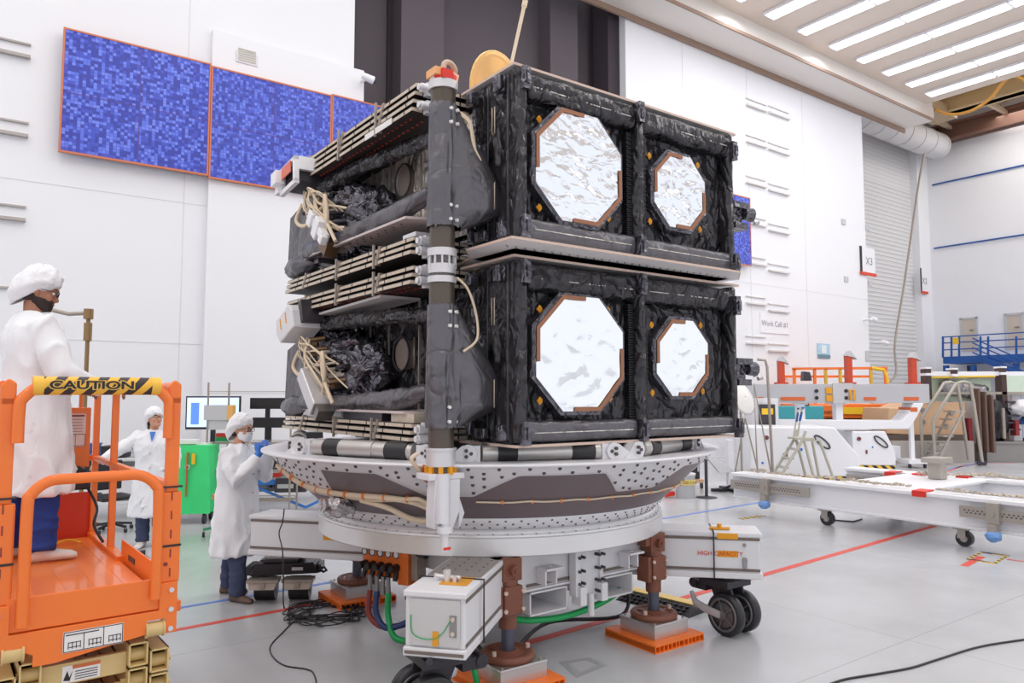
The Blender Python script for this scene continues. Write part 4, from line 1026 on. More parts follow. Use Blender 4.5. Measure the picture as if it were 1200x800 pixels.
# end plate details, front arm
fe = L3(-.435, 4.30)
m = MB(); m.obox(fe - sF * .15 + Z * .535 + dF * .005, sF * .30, dF * .008, Z * .255); m.build('end_cover', pbr('pale grey cover', (204, 202, 202), .45, metal=.2), aF, bevel=.002)
m = MB(); m.obox(fe - sF * .175 + dF * .022 + Z * .485, sF * .35, dF * .003, Z * .018); m.build('weld_seam', M_grime, aF)
m = MB(); m.obox(fe + sF * .09 + Z * .59 + dF * .013, sF * .04, dF * .006, Z * .12); m.build('hinge_plate', M_steel, aF)
for q in (.61, .69): MB().cyl(fe + sF * .11 + Z * q + dF * .015, fe + sF * .11 + Z * q + dF * .03, .012, n=10).build('bolt', M_edge, aF)
m = MB(); m.tube(spline([fe - sF * .14 + dF * .02 + Z * .70, fe - sF * .13 + dF * .02 + Z * .60, fe - sF * .04 + dF * .02 + Z * .57, fe + sF * .04 + dF * .02 + Z * .60, fe + sF * .1 + dF * .02 + Z * .69], 6), .003, 5); m.build('thin_green_wire', M_green, aF)
m = MB(); m.obox(fe + sF * -.01 + Z * .535 + dF * .016, sF * .035, dF * .004, Z * .08); m.build('amber_tape', M_kapton, aF)
m = MB(); m.obox(fe - dF * .34 - sF * .03 + Z * .836, sF * .17, dF * .2, Z * .003); m.build('amber_tape', M_kapton, aF)
m = MB(); m.obox(fe - dF * 1.1 - sF * .17 + Z * .836, sF * .34, dF * .75, Z * .004, mat=0)
for i in range(6):
    for j in range(4): c = fe - dF * (1.0 - i * .1) + sF * (-.12 + j * .08) + Z * .84; m.cyl(c, c + Z * .002, .007, n=6, mat=1)
m.build('deck_plate', [pbr('worn grey top plate', (158, 150, 146), .45, metal=.4, var=.1), M_hole], aF)
m = MB()
for (a, b, h, r_) in ((-.28, -.03, .05, .018), (-.22, .0, .07, .02), (-.24, .06, .03, .015), (-.3, -.1, .025, .014), (-.2, .05, .04, .012)):
    c = fe + dF * a + sF * (b) + Z * .835; m.cyl(c, c + Z * h, r_, n=12)
m.cyl(fe + dF * -.24 + sF * -.08 + Z * .86, fe + dF * -.22 + sF * .08 + Z * .86, .014, n=10)
m.build('valve_fittings', M_alub, aF)
def strapline(arm_, c, d, s_, w, z0, z1):
    m = MB(); m.tube([c - s_ * (w / 2 + .024) + Z * (z0 - .05), c - s_ * (w / 2 + .024) + Z * (z1 + .02), c + s_ * (w / 2 + .024) + Z * (z1 + .02), c + s_ * (w / 2 + .024) + Z * (z0 - .05)], .006, 6); m.build('black_strap', M_cable, arm_)
strapline(aF, fe - dF * .3, dF, sF, .36, .52, .82)
re = L3(2.02, 6.22); strapline(aR, re - dR * .36, dR, sR, .36, .52, .82)
# lettering HIGH CAPACITY on the right arm
out = -sR if sR.y > 0 else sR
pr = re - dR * .40 + out * .1835 + Z * .62
m = MB(); m.obox(re - dR * .33 + out * .182 + Z * .64, dR * .16, out * .0015, Z * .05); m.build('amber_tape', M_kapton, aR)
m = MB(); m.obox(re - dR * .33 + out * .182 + Z * .785, dR * .16, out * .012, Z * .045); m.build('amber_tape', M_kapton, aR)
text_part('HIGH CAPACITY', .048, M_red, aR, tuple(re - dR * .31 + out * .186 + Z * .665), out, right=dR, sx=1.0)
for c_ in (.1, .1): pass
m = MB(); m.cyl(re - dR * .12 + out * .18 + Z * .74, re - dR * .12 + out * .195 + Z * .74, .014, n=10); m.cyl(re - dR * .12 + out * .18 + Z * .62, re - dR * .12 + out * .2 + Z * .62, .02, n=10); m.cbox(re - dR * .12 + out * .19 + Z * .6, (.03, .02, .08)); build_split(m, 'latch', M_steel, aR)
m = MB(); c = re - dR * .30 + Z * .838 + out * .05; m.cbox(c + Z * .008, (.16, .06, .016), math.atan2(dR.y, dR.x)); m.cyl(c + Z * .015, c + Z * .045, .018, n=10); m.build('yellow_latch', M_kapton, aR)
le = L3(-2.38, 7.15)
m = MB(); c = le - dL * .95 + Z * .83
m.cyl(c, c + Z * .07, .03, n=10); m.cbox(c + Z * .01, (.3, .08, .03), math.atan2(dL.y, dL.x)); m.build('valve_fittings', M_steelw, aL)
oL = sL if sL.y < 0 else -sL
for (dd, zz, w_, h_) in ((-.92, .72, .10, .08), (-.90, .64, .16, .07)):
    m = MB(); m.obox(le + dL * dd + oL * .182 + Z * zz, dL * w_, oL * .002, Z * h_); m.build('amber_tape', M_kapton, aL)
# hub frame
HB = []
pa, pb = L3(.06, 5.36), L3(1.10, 6.17)
m = MB()
d_ = (pb - pa).normalized(); sN = Vector((d_.y, -d_.x, 0))
m.obox(pa - d_ * .1 + Z * .56, d_ * 1.5, -sN * .12, Z * .27)
m.obox(pa - d_ * .1 - sN * .0 + Z * .545, d_ * 1.5, sN * .02, Z * .02)
pc_, pd_ = L3(-1.42, 7.12), L3(-.15, 8.1)
m.obox(pc_ + Z * .45, pd_ - pc_, -sN * .12, Z * .38)
m.obox(pa + Z * .56, (pc_ - pa), Vector((pc_ - pa)).normalized().cross(Z) * -.12, Z * .27); m.obox(pb + Z * .56, (pd_ - pb), Vector((pd_ - pb)).normalized().cross(Z) * .12, Z * .27)
hub = m.build('hub_frame', M_whited, t, bevel=.006)
m = MB()
m.lathe([(.3, .60), (.72, .60), (.72, .837), (.3, .837)], 48); m.build('turntable_drum', M_whited, t)
m = MB(); m.obox(pa + d_ * .05 + sN * .004 + Z * .575, d_ * .42, sN * .003, Z * .022); m.obox(pa + d_ * .80 + sN * .004 + Z * .575, d_ * .4, sN * .003, Z * .022); build_split(m, 'weld_seam', M_grime, hub)
# fork pockets
for off in (.10, .80):
    c = pa + d_ * (off - .04); W_, H_, D_ = .36, .165, .5; th = .012
    m = MB(); o_ = c + Z * .375 + sN * .03
    for a_, b_, hh in ((0, 0, 0),):
        m.obox(o_, d_ * W_, -sN * D_, Z * th); m.obox(o_ + Z * (H_ - th), d_ * W_, -sN * D_, Z * th); m.obox(o_, d_ * th, -sN * D_, Z * H_); m.obox(o_ + d_ * (W_ - th), d_ * th, -sN * D_, Z * H_)
    m.build('fork_pocket', M_whited, t)
# bolted centre bracket
m = MB(); c = pa + d_ * .50 + sN * .02
m.obox(c + Z * .44, d_ * .22, sN * .03, Z * .40, mat=0); m.obox(c - d_ * .05 + Z * .46, d_ * .05, sN * .07, Z * .36, mat=0); m.obox(c + d_ * .22 + Z * .46, d_ * .03, sN * .05, Z * .36, mat=0)
m.obox(c - d_ * .03 + Z * .40, d_ * .06, sN * .1, Z * .13, mat=0); m.obox(c + d_ * .19 + Z * .40, d_ * .06, sN * .1, Z * .13, mat=0)
for zz in (.47, .55, .64, .74, .81):
    for dd in (-.015, .03, .19, .235): q = c + d_ * dd + sN * .06 + Z * zz; m.cyl(q - sN * .03, q + sN * .025, .012, n=8, mat=1)
m.cyl(c + d_ * .12 + sN * .05 + Z * .30, c + d_ * .12 + sN * .05 + Z * .46, .025, n=12, mat=0)
m.build('bolted_bracket', [M_whited, M_dark], t)
for off in (.13, .98):
    c = pa + d_ * off + sN * .02 + Z * .70; m = MB(); m.obox(c, d_ * .16, sN * .12, Z * .015); m.obox(c - Z * .1, d_ * .012, sN * .1, Z * .1); m.obox(c + d_ * .1 - Z * .1, d_ * .012, sN * .1, Z * .1); m.cyl(c + d_ * .08 + sN * .06, c + d_ * .08 + sN * .06 + Z * .022, .012, n=8)
    m.build('angle_bracket', M_whited, t)
# jacks
JP = (((-.03, 5.17), 'front'), ((1.14, 6.10), 'right'), ((-1.48, 7.22), 'rear left'), ((.05, 8.3), 'rear'))
for (x, y), nm in JP:
    c = L3(x, y); m = MB()
    m.cyl(c + Z * .37, c + Z * .62, .062, n=20); m.cyl(c + Z * .60, c + Z * .70, .07, n=20)
    m.cbox(c + Z * .56, (.15, .15, .19), ANG); m.cbox(c + Z * .76, (.16, .12, .15), ANG); m.cbox(c + Z * .79 + V * -.0 - U * .06, (.14, .1, .1), ANG)
    m.cyl(c + Z * .76 - V * .06, c + Z * .76 - V * .1, .035, n=14); m.cyl(c + Z * .76 - V * .1, c + Z * .76 - V * .115, .014, n=10)
    m.cbox(c + Z * .81, (.13, .1, .04), ANG)
    for dz_ in (.49, .62):
        m.cbox(c + Z * dz_ - U * .09, (.06, .11, .02), ANG)
    m.cbox(c + Z * .56 - U * .1, (.04, .13, .2), ANG)
    j = m.build('screw_jack', M_brown, t, bevel=.006)
    MB().cyl(c + Z * .18, c + Z * .37, .045, n=20).build('screw_rod', pbr('blue grey rod', (84, 88, 104), .35, metal=.3), j)
    m = MB(); m.lathe([(.05, .178), (.085, .178), (.1, .192), (.13, .192), (.15, .172), (.178, .172), (.187, .185), (.187, .205), (.175, .218), (.15, .218), (.13, .205), (.1, .205), (.07, .225), (.05, .225)], 40, c)
    for k in range(3): a = k * 2.09 + .5; m.cbox(c + Vector((math.cos(a), math.sin(a), 0)) * .11 + Z * .198, (.12, .05, .03), a)
    m.build('foot_disc', M_brown, j)
    m = MB()
    for k in range(2):
        a = k * 2.6 - 2.2; d = Vector((math.cos(a), math.sin(a), 0)); m.cyl(c + d * .15 + Z * .215, c + d * .15 + Z * .245, .016, n=6)
    for uu in (.072, -.072):
        for zz in (.5, .62): m.cyl(c + U * uu - V * .075 + Z * zz, c + U * uu - V * .09 + Z * zz, .014, n=6)
    build_split(m, 'bolt_head', M_copperl, j)
    # block and pallet are separate
    names = {'front': 'under the front jack', 'right': 'under the right jack beside twin casters', 'rear left': 'under the left jack beside the coiled cable', 'rear': 'under the rear jack behind the hub'}[nm]
    b = thing('aluminium_block', 'square bare aluminium block ' + names, 'block', (x, y, 0), ANG, 'aluminium blocks under the jacks')
    m = MB(); m.box(-.19, -.19, .062, .19, .19, .172); m.box(-.195, -.195, .155, .195, .195, .168); m.build('block', M_alu, b, bevel=.003)
    m = MB()
    for a, bb in ((-.16, -.16), (.16, -.16), (-.16, .16), (.16, .16)): m.cyl((a, bb, .172), (a, bb, .178), .01, n=8)
    m.build('corner_screws', M_steelw, b)
    m = MB(); m.box(-.275, -.275, .048, .275, .275, .062); m.box(-.275, -.275, 0, .275, .275, .008)
    for k in range(13):
        q = -.275 + k * .545 / 12
        if k == 6: q -= .01
        m.box(q, -.275, .008, q + .008, .275, .048)
    m.box(-.275, -.27, .008, -.27, .27, .048); m.box(.1, -.262, .012, .12, .262, .045); m.box(-.275, -.12, .008, .275, -.112, .048)
    o = m.build('plastic_pallet', M_pallet, loc=(x, y, 0), rz=ANG, label='orange ribbed plastic pad on the floor ' + names, cat='pallet', group='orange pads under the jacks')
# casters
def caster(p, ang, z_top, parent, name='caster'):
    c = L3(*p); d = Vector((math.cos(ang), math.sin(ang), 0)); s_ = Vector((-d.y, d.x, 0)); m = MB()
    m.obox(c - d * .17 - s_ * .15 + Z * (z_top - .06), d * .30, s_ * .3, Z * .06); m.cyl(c + Z * (z_top - .02), c + Z * (z_top + .05), .12, n=20)
    for q in (-1, 1): m.prism([c + s_ * q * .06 - d * .12 + Z * (z_top - .05), c + s_ * q * .06 + d * .1 + Z * (z_top - .05), c + s_ * q * .06 + d * .16 + Z * .20, c + s_ * q * .06 + d * .06 + Z * .12, c + s_ * q * .06 - d * .02 + Z * .16], s_ * q * .02)
    m.cbox(c - d * .2 + Z * (z_top - .09), (.14, .22, .07), ang + .0); m.cyl(c - d * .26 - s_ * .12 + Z * (z_top - .08), c - d * .26 + s_ * .12 + Z * (z_top - .08), .04, n=12)
    f = m.build('caster', pbr('charcoal cast metal', (58, 55, 60), .42, metal=.3), parent, bevel=.006)
    wc = c + d * .07 + Z * .17
    for q in (-1, 1):
        m = MB(); o = wc + s_ * q * .10
        prof = [(.10, -.04), (.155, -.042), (.168, -.03), (.17, 0), (.168, .03), (.155, .042), (.10, .04)]
        x, y, zz = basis(s_); vs = []; nn = 36
        for k in range(nn):
            a = 2 * PI * k / nn
            for r_, h in prof: vs.append(o + (x * math.cos(a) + y * math.sin(a)) * r_ + s_ * h)
        fs = []
        for k in range(nn):
            for j in range(6): fs.append((k * 7 + j, ((k + 1) % nn) * 7 + j, ((k + 1) % nn) * 7 + j + 1, k * 7 + j + 1))
        m.add(vs, fs, True); w_ = m.build('wheel', M_rubber, f)
        m = MB()
        m.cyl(o - s_ * .022, o + s_ * .022, .122, n=28)
        for sd in (-1, 1):
            m.tube([o + (x * math.cos(2 * PI * k / 32) + y * math.sin(2 * PI * k / 32)) * .125 + s_ * sd * .036 for k in range(32)], .012, 6, closed=True)
            for k in range(5): a = 2 * PI * k / 5; e = x * math.cos(a) + y * math.sin(a); m.bar(o + e * .02 + s_ * sd * .03, o + e * .12 + s_ * sd * .03, .03, .012)
            m.cyl(o, o + s_ * sd * .05, .035, n=14)
        m.build('rim', pbr('dull caster rim', (120, 118, 120), .4, metal=.5), w_)
    m = MB(); e0 = c - s_ * .16
    m.tube([e0 - d * .24 + Z * (z_top - .14), e0 - d * .2 + Z * .22, e0 - d * .1 + Z * .19, e0 + d * .05 + Z * .17], [.012, .02, .022, .02], 8, flat=1.6); m.build('brake_lever', M_alub, f)
    return f
caster((1.78, 6.27), R(-55), .44, t); caster((-.46, 4.52), R(-150), .44, t)
caster((.12, 8.6), R(60), .44, t)
m = MB(); c = L3(-.5, 4.72)
m.obox(fe - sF * .12 + dF * -.02 + Z * .45, sF * .26, dF * -.3, Z * .02)
m.cyl(fe - sF * .02 + dF * .02 + Z * .455, fe - sF * .02 + dF * .04 + Z * .455, .02, n=10)
m.build('caster_mount', M_dark, aF)
# black electronics case with metal trays at the left arm's foot
cc = ground(335, 701)
t2 = thing('drive_unit', 'black low wheeled drive unit with two metal trays beside the worker boots', 'drive unit', (cc.x, cc.y, 0), R(4)); t2.scale = (.86, .86, 1)
m = MB(); m.prism([(-.36, -.16, .24), (-.30, -.19, .36), (.33, -.19, .37), (.38, -.14, .26), (.36, .2, .24), (-.36, .2, .24)][:4], (0, .36, 0)); m.box(-.40, -.16, .25, -.33, .1, .34); m.box(.36, -.12, .26, .40, .12, .34)
bd = m.build('body', pbr('satin black case', (44, 42, 47), .35), t2, bevel=.012)
m = MB(); m.box(-.24, -.16, .372, .14, .14, .395); m.prism([(.1, -.18, .37), (.2, -.1, .40), (.2, .1, .40), (.1, .14, .37)], (0, 0, .01)); m.build('top_tray', M_dark, t2); MB().box(-.2, -.12, .396, .12, .1, .41).build('paper_stack', M_alub, t2)
m = MB(); m.tube([(.38, -.1, .30), (.44, -.12, .31), (.46, -.1, .28), (.42, -.08, .26), (.38, -.06, .28)], .012, 8); m.build('side_loop', M_dark, t2)
MB().box(.1, -.196, .30, .22, -.19, .33).build('name_plate', M_greyl, t2)
for x in (-.2, .17):
    m = MB(); m.prism([(x - .16, -.24, .22), (x + .16, -.24, .22), (x + .13, -.27, .14), (x - .13, -.27, .14)], (0, .2, 0)); m.box(x - .17, -.26, .2, x + .17, -.1, .225); m.box(x - .03, -.275, .15, x + .03, -.25, .2); m.build('metal_tray', M_steelw, t2)
    m = MB(); m.cyl((x - .12, -.02, .11), (x + .1, -.02, .11), .11, n=28); m.build('roller_wheel', M_rubber, t2)
    MB().cyl((x - .125, -.02, .11), (x + .105, -.02, .11), .05, n=16).build('wheel_hub', M_dark, t2)
# hydraulic manifold, part of the cart
mo = L3(-1.0, 6.0, 0); a_ = R(-28); dx = Vector((math.cos(a_), math.sin(a_), 0)); dy = Vector((-dx.y, dx.x, 0))
m = MB(); m.obox(mo - dx * .24 + Z * .50, dx * .40, dy * .14, Z * .31); m.obox(mo + dx * .12 - dy * .01 + Z * .46, dx * .1, dy * .16, Z * .34); mf = m.build('hydraulic_manifold', M_orange, t, bevel=.005)
m = MB(); m.obox(mo + dx * .225 + dy * .02 + Z * .50, dx * .06, dy * .12, Z * .22); m.cyl(mo + dx * .22 + Z * .74, mo + dx * .34 + Z * .74 - dy * .03, .03, n=14); m.build('pump_block', M_steelw, mf)
MB().cyl(mo + dx * .33 + Z * .735 - dy * .03, mo + dx * .42 + Z * .72 - dy * .05, .035, .028, n=14).build('black_nozzle', M_black, mf)
for k in range(5):
    c = mo + dx * (-.20 + k * .078) - dy * .005 + Z * (.69)
    m = MB(); m.cyl(c, c - dy * .02, .027, n=16); m.build('gauge', M_paper, mf)
    MB().tube([c - dy * .02 + dx * .026 * math.cos(q * PI / 8) + Z * .026 * math.sin(q * PI / 8) for q in range(16)], .004, 5, closed=True).build('gauge_ring', M_dark, mf)
    MB().obox(c - dx * .02 + Z * .04 - dy * .005, dx * .04, -dy * .004, Z * .03).build('label_plate', M_ink, mf)
    m = MB(); m.cyl(c - Z * .10, c - Z * .10 - dy * .09, .032, .026, n=12); m.cyl(c - Z * .12, c - Z * .2 - dy * .03, .02, n=10); m.build('black_knob', M_black, mf)
hose = (('red', M_redh, -.12), ('blue', M_blueh, -.05), ('green', M_green, .06), ('dark', M_cable, .01))
for k, (nm, mt, ox) in enumerate(hose):
    c = mo + dx * (ox) - dy * .05
    m = MB(); m.cyl(c + Z * .52, c + Z * .44, .018, n=8); m.cyl(c + Z * .44, c + Z * .38, .022, n=6); m.build('hose_fitting', M_steel, mf)
for nm, mt, pts in (('green', M_green, [mo + dx * .06 - dy * .05 + Z * .40, mo + dx * .08 - dy * .07 + Z * .22, mo + dx * .2 - dy * .12 + Z * .09, L3(-.62, 5.75, .10), L3(-.45, 5.8, .24), L3(-.15, 5.45, .36), L3(.15, 5.52, .31), L3(.5, 5.78, .29), L3(.85, 6.1, .36), L3(1.0, 6.4, .5)]),
                    ('red', M_redh, [mo - dx * .12 - dy * .05 + Z * .40, mo - dx * .1 - dy * .08 + Z * .22, mo + dx * .05 - dy * .06 + Z * .14, mo + dx * .25 + dy * .1 + Z * .2, L3(-.5, 6.1, .42)]),
                    ('blue', M_blueh, [mo - dx * .05 - dy * .05 + Z * .40, mo - dx * .03 - dy * .08 + Z * .24, mo + dx * .1 - dy * .1 + Z * .15, mo + dx * .3 + dy * .0 + Z * .24, L3(-.6, 5.9, .42)]),
                    ('dark', M_cable, [L3(-.6, 6.2, .5), L3(-.35, 5.9, .3), L3(-.28, 5.7, .1), L3(.0, 5.5, .03) + V * .1, L3(.3, 6.3, .06), L3(.95, 6.55, .05), L3(1.02, 6.75, .3)])):
    MB().tube(spline(pts, 8), .024 if nm != 'dark' else .016, 9).build('hose', mt, t)
MB().tube(spline([fe + dF * -.35 + Z * .4 + sF * -.0, L3(-.28, 5.0, .3), L3(-.24, 4.98, .12), L3(-.22, 5.0, .03)], 8), .02, 9).build('hose', M_green, t)
# ================================================================ orange scissor lift
LA = math.atan2(.62, .785)
LO = Vector((-1.62, 3.65, 0)); DZ = .93; LW = .745; LL = 2.18
lift = thing('scissor_lift', 'orange scissor lift with a worker on its deck and a striped caution pad', 'scissor lift', LO, LA)
def lp(x, y, z): return Vector((x, y, z))
m = MB(); m.box(-LW + .02, .02, DZ - .05, -.02, LL, DZ); m.box(-LW + .03, .28, DZ, -.03, LL - .05, DZ + .022); m.box(-LW + .03, .25, DZ, -.03, .285, DZ + .045)
for k in range(5): m.box(-LW + .1 + k * .13, .30, DZ + .022, -LW + .106 + k * .13, LL - .06, DZ + .024)
m.build('deck', M_oranged, lift, bevel=.004)
# near apron with toe board
m = MB(); m.box(-LW + .06, -.012, DZ + .005, -.075, .004, DZ + .147); m.build('toe_board', M_orange, lift, bevel=.003)
m = MB()
prof = [(-LW, DZ - .14), (-LW, DZ + .125), (-LW + .075, DZ + .125), (-LW + .075, DZ - .0), (-.08, DZ + .0), (-.08, DZ + .125), (0, DZ + .125), (0, DZ - .11), (-.05, DZ - .11), (-.05, DZ - .04), (-.13, DZ - .04), (-.13, DZ - .1), (-.28, DZ - .12), (-.5, DZ - .15), (-.58, DZ - .15), (-.58, DZ - .1), (-.66, DZ - .06), (-LW + .05, DZ - .06), (-LW + .05, DZ - .14)]
m.prism([(x, -.024, z) for x, z in prof], (0, .012, 0)); m.build('front_apron', M_orange, lift, bevel=.003)
m = MB()
for x in (-LW + .03, -.028):
    for z in (DZ + .09, DZ + .0, DZ - .09): m.cyl((x, -.032, z), (x, -.024, z), .012, n=10)
m.build('bolt_heads', M_alub, lift)
for q, x in enumerate((0, -LW)):
    m = MB(); m.box(x - .006, 0, DZ - .05, x + .006, LL if q else 1.25, DZ + .13)
    if not q: m.box(x - .05, 1.15, DZ - .02, x + .006, LL, DZ + .05); m.box(x + .02, .1, DZ - .05, x + .05, LL - .1, DZ + .0)
    m.build('side_toe_board', M_red if q else M_orange, lift, bevel=.003)
m = MB(); m.box(-LW, LL, DZ - .05, 0, LL + .01, DZ + .33); m.build('end_toe_board', M_red, lift, bevel=.003)
# rail posts
def post(x, y, z0, z1, w=.045, d=.045): return MB().box(x - w / 2, y - d / 2, z0, x + w / 2, y + d / 2, z1)
def bent(pts, r, name, mat=M_orange, par=lift): return MB().tube(spline(pts, 6), r, 10).build(name, mat, par)
TZ = 2.01
for x, sg in ((-LW + .035, 1), (-.035, -1)):
    m = MB(); m.box(x - .045, -.01, DZ + .12, x + .045, .03, 1.48); m.box(x - .05 * 0 - .03, -.006, 1.48, x + .03, .034, 1.94)
    q = x + sg * .0
    m.prism([(x - .03, -.006, 1.9), (x + .03, -.006, 1.9), (x + .03, -.006, 1.98), (x + .03 + sg * 0 - (.0), -.006, 2.0), (x, -.006, 2.02), (x - .03, -.006, 1.99)], (0, .04, 0))
    p = m.build('rail_post', M_orange, lift, bevel=.008)
    m = MB(); m.box(x - .047, -.014, 1.22, x + .047, .034, 1.23); m.box(x - .047, -.014, 1.50, x + .047, .034, 1.508)
    m.build('black_band', M_cable, p)
    m = MB()
    for k in range(5): m.box(x - .003, -.012, 1.08 + k * .09, x + .003, -.0095, 1.12 + k * .09)
    m.cyl((x - .02, -.013, 1.14), (x - .02, -.009, 1.14), .01, n=10); m.build('slot_marks', M_redh, p)
for yy, x in ((1.5, -.02), (LL - .02, -.02), (1.1, -LW + .02), (LL - .02, -LW + .02)):
    m = post(x, yy, DZ, TZ - .02, .04, .04); m.build('rail_post', M_orange, lift, bevel=.006)
# side rails
for x in (-.02, -LW + .02):
    bent([(x, .02, TZ - .02), (x, 1.0, TZ - .02), (x, LL, TZ - .02)], .02, 'top_rail')
    m = MB(); m.bar((x, .02, 1.5), (x, LL, 1.5), .035, .035); m.build('mid_rail', M_orange, lift, bevel=.004)
m = MB(); m.bar((-LW + .02, LL, TZ - .02), (-.02, LL, TZ - .02), .035, .035); m.build('top_rail', M_orange, lift); m = MB(); m.bar((-LW + .02, LL, 1.5), (-.02, LL, 1.5), .035, .035); m.build('mid_rail', M_orange, lift)
# swing bar with caution pad
gx0, gx1 = -LW + .085, -.075
MB().tube(spline([(gx0 - .01, -.02, 1.74), (gx0 - .01, -.02, 1.88), (gx0 + .0, -.02, 1.93), (gx0 + .06, -.02, 1.985), (gx0 + .12, -.02, 1.99), (gx1 - .12, -.02, 1.99), (gx1 - .06, -.02, 1.985), (gx1, -.02, 1.93), (gx1 + .01, -.02, 1.88), (gx1 + .01, -.02, 1.74)], 6), .024, 12).build('swing_bar', M_orange, lift)
M_hz2 = stripes('caution pad stripes', (244, 186, 62), (52, 44, 48), 12.0, (1, 0, -.95))
m = MB(); m.cyl((gx0 + .05, -.02, 1.988), (gx1 - .05, -.02, 1.988), .041, n=26); pad = m.build('caution_pad', M_hz2, lift)
m = MB()
for a, b in ((gx0 + .035, gx0 + .075), (gx1 - .075, gx1 - .035)): m.cyl((a, -.02, 1.988), (b, -.02, 1.988), .0425, n=26)
build_split(m, 'pad_end', pbr('pad yellow', (244, 190, 70), .5), pad)
text_part('CAUTION', .050, pbr('pad lettering outline', (240, 190, 80), .5), pad, ((gx0 + gx1) / 2 - .03, -.0628, 1.99), (0, -1, 0), depth=.0005, sx=1.5, name='lettering_outline', offset=.005)
text_part('CAUTION', .05, M_ink, pad, ((gx0 + gx1) / 2 - .03, -.0640, 1.99), (0, -1, 0), depth=.0005, sx=1.5, offset=.0014)
text_part('SKY-JACK', .017, M_ink, pad, (gx0 + .055, -.0630, 1.988), (0, -1, 0), depth=.0005, right=(0, 0, 1)) if False else None
# D shaped entry arch
MB().tube(spline([(-LW + .12, -.03, DZ + .03), (-LW + .12, -.03, 1.44), (-LW + .135, -.03, 1.52), (-LW + .2, -.03, 1.57), (-LW + .3, -.03, 1.575), (-.28, -.03, 1.575), (-.18, -.03, 1.57), (-.115, -.03, 1.52), (-.1, -.03, 1.44), (-.1, -.03, DZ + .06)], 7), .024, 12).build('entry_arch', M_orange, lift)
# decals
m = MB(); m.box(-.47, -.0265, DZ - .115, -.23, -.0242, DZ - .025); dc = m.build('decal', M_paper, lift)
m = MB()
for a in ((-.468, DZ - .113, -.232, DZ - .11), (-.468, DZ - .03, -.232, DZ - .027), (-.468, DZ - .113, -.465, DZ - .027), (-.235, DZ - .113, -.232, DZ - .027), (-.39, DZ - .113, -.387, DZ - .04), (-.312, DZ - .113, -.309, DZ - .027), (-.46, DZ - .042, -.33, DZ - .038)): m.box(a[0], -.028, a[1], a[2], -.0266, a[3])
for k in range(3):
    x = -.45 + k * .08; z = DZ - .095
    m.box(x, -.028, z, x + .05, -.0266, z + .003); m.box(x, -.028, z + .02, x + .05, -.0266, z + .023)
    for q in range(4): m.box(x + q * .0156, -.028, z - .006, x + .003 + q * .0156, -.0266, z + .024)
m.build('decal_print', M_ink, dc)
# control box hung inside at far end
m = MB(); m.box(-.33, LL - .30, 1.46, -.10, LL - .22, 1.86); m.box(-.28, LL - .28, 1.86, -.26, LL - .25, TZ); m.box(-.17, LL - .28, 1.86, -.15, LL - .25, TZ); cb = m.build('control_box', M_orange, lift, bevel=.006)
m = MB(); m.box(-.32, LL - .306, 1.60, -.13, LL - .301, 1.82); lb = m.build('label_sheet', pbr('pinkish label', (232, 204, 196), .5), cb)
m = MB()
m.box(-.315, LL - .308, 1.80, -.14, LL - .306, 1.812)
for k in range(5): m.box(-.31, LL - .308, 1.78 - k * .02, -.15, LL - .306, 1.783 - k * .02)
for x in (-.32, -.25, -.19, -.133): m.box(x, LL - .308, 1.605, x + .003, LL - .306, 1.68)
m.box(-.32, LL - .308, 1.68, -.13, LL - .306, 1.684); m.box(-.32, LL - .308, 1.605, -.13, LL - .306, 1.608)
m.build('label_print', M_redh, lb)
m = MB(); m.prism([(-.36, LL - .4, 1.32), (-.1, LL - .4, 1.32), (-.12, LL - .4, 1.44), (-.16, LL - .4, 1.47), (-.34, LL - .4, 1.47)], (0, .16, 0)); m.build('hand_controller', M_black, lift, bevel=.01)
m = MB(); m.tube(spline([(-.12, LL - .3, 1.35), (-.06, LL - .4, 1.2), (-.09, LL - .5, 1.1), (-.05, LL - .6, 1.0)], 6), .009, 6); m.build('control_cable', M_cable, lift)
m = MB(); m.cbox((.03, .95, DZ + .06), (.08, .16, .03)); m.cyl((.03, .88, DZ + .07), (.03, .88, DZ + .12), .02, n=10); m.cyl((.03, .98, DZ + .07), (.03, .98, DZ + .1), .025, n=10); m.build('latch_fitting', M_dark, lift)
m = MB(); m.tube(spline([(-.45, LL - .25, DZ + .03), (-.3, LL - .28, DZ + .03), (-.2, LL - .25, DZ + .05), (-.13, LL - .3, DZ + .03)], 6), .006, 6); m.build('yellow_tie_cable', M_yellow, lift)
m = MB()
for x in (-.045, .02): m.tube([(x, .02 + .012 * math.cos(k * PI / 6), 1.47 + .022 * math.sin(k * PI / 6)) for k in range(12)], .003, 5, closed=True)
# scissor stack
for side in (0, 1):
    x0 = -.20 if side == 0 else -LW + .12
    for lane in (0, 1):
        sx_ = 1 if side == 0 else -1
        xa = x0 + sx_ * lane * .092; 
        for k in range(6):
            zt = DZ - .135 - lane * (.045 if True else 0) - k * .115
            wdt, hgt, th = .082, .105, .007; m = MB()
            for (a, b, c, d) in ((xa, zt - th, xa + wdt, zt), (xa, zt - hgt, xa + wdt, zt - hgt + th), (xa, zt - hgt, xa + th, zt), (xa + wdt - th, zt - hgt, xa + wdt, zt)): m.box(a, -.01, b, c, LL - .1, d)
            m.cyl((xa + .003, .05, zt - hgt * .62), (xa + wdt - .003, .05, zt - hgt * .62), .030, n=16)
            m.cyl((xa - .02, .05, zt - hgt * .62), (xa + wdt + .02, .05, zt - hgt * .62), .014, n=10)
            m.box(xa + th, LL - .3, zt - hgt + th, xa + wdt - th, LL - .29, zt - th)
            m.build('scissor_arm', M_tanp, lift)
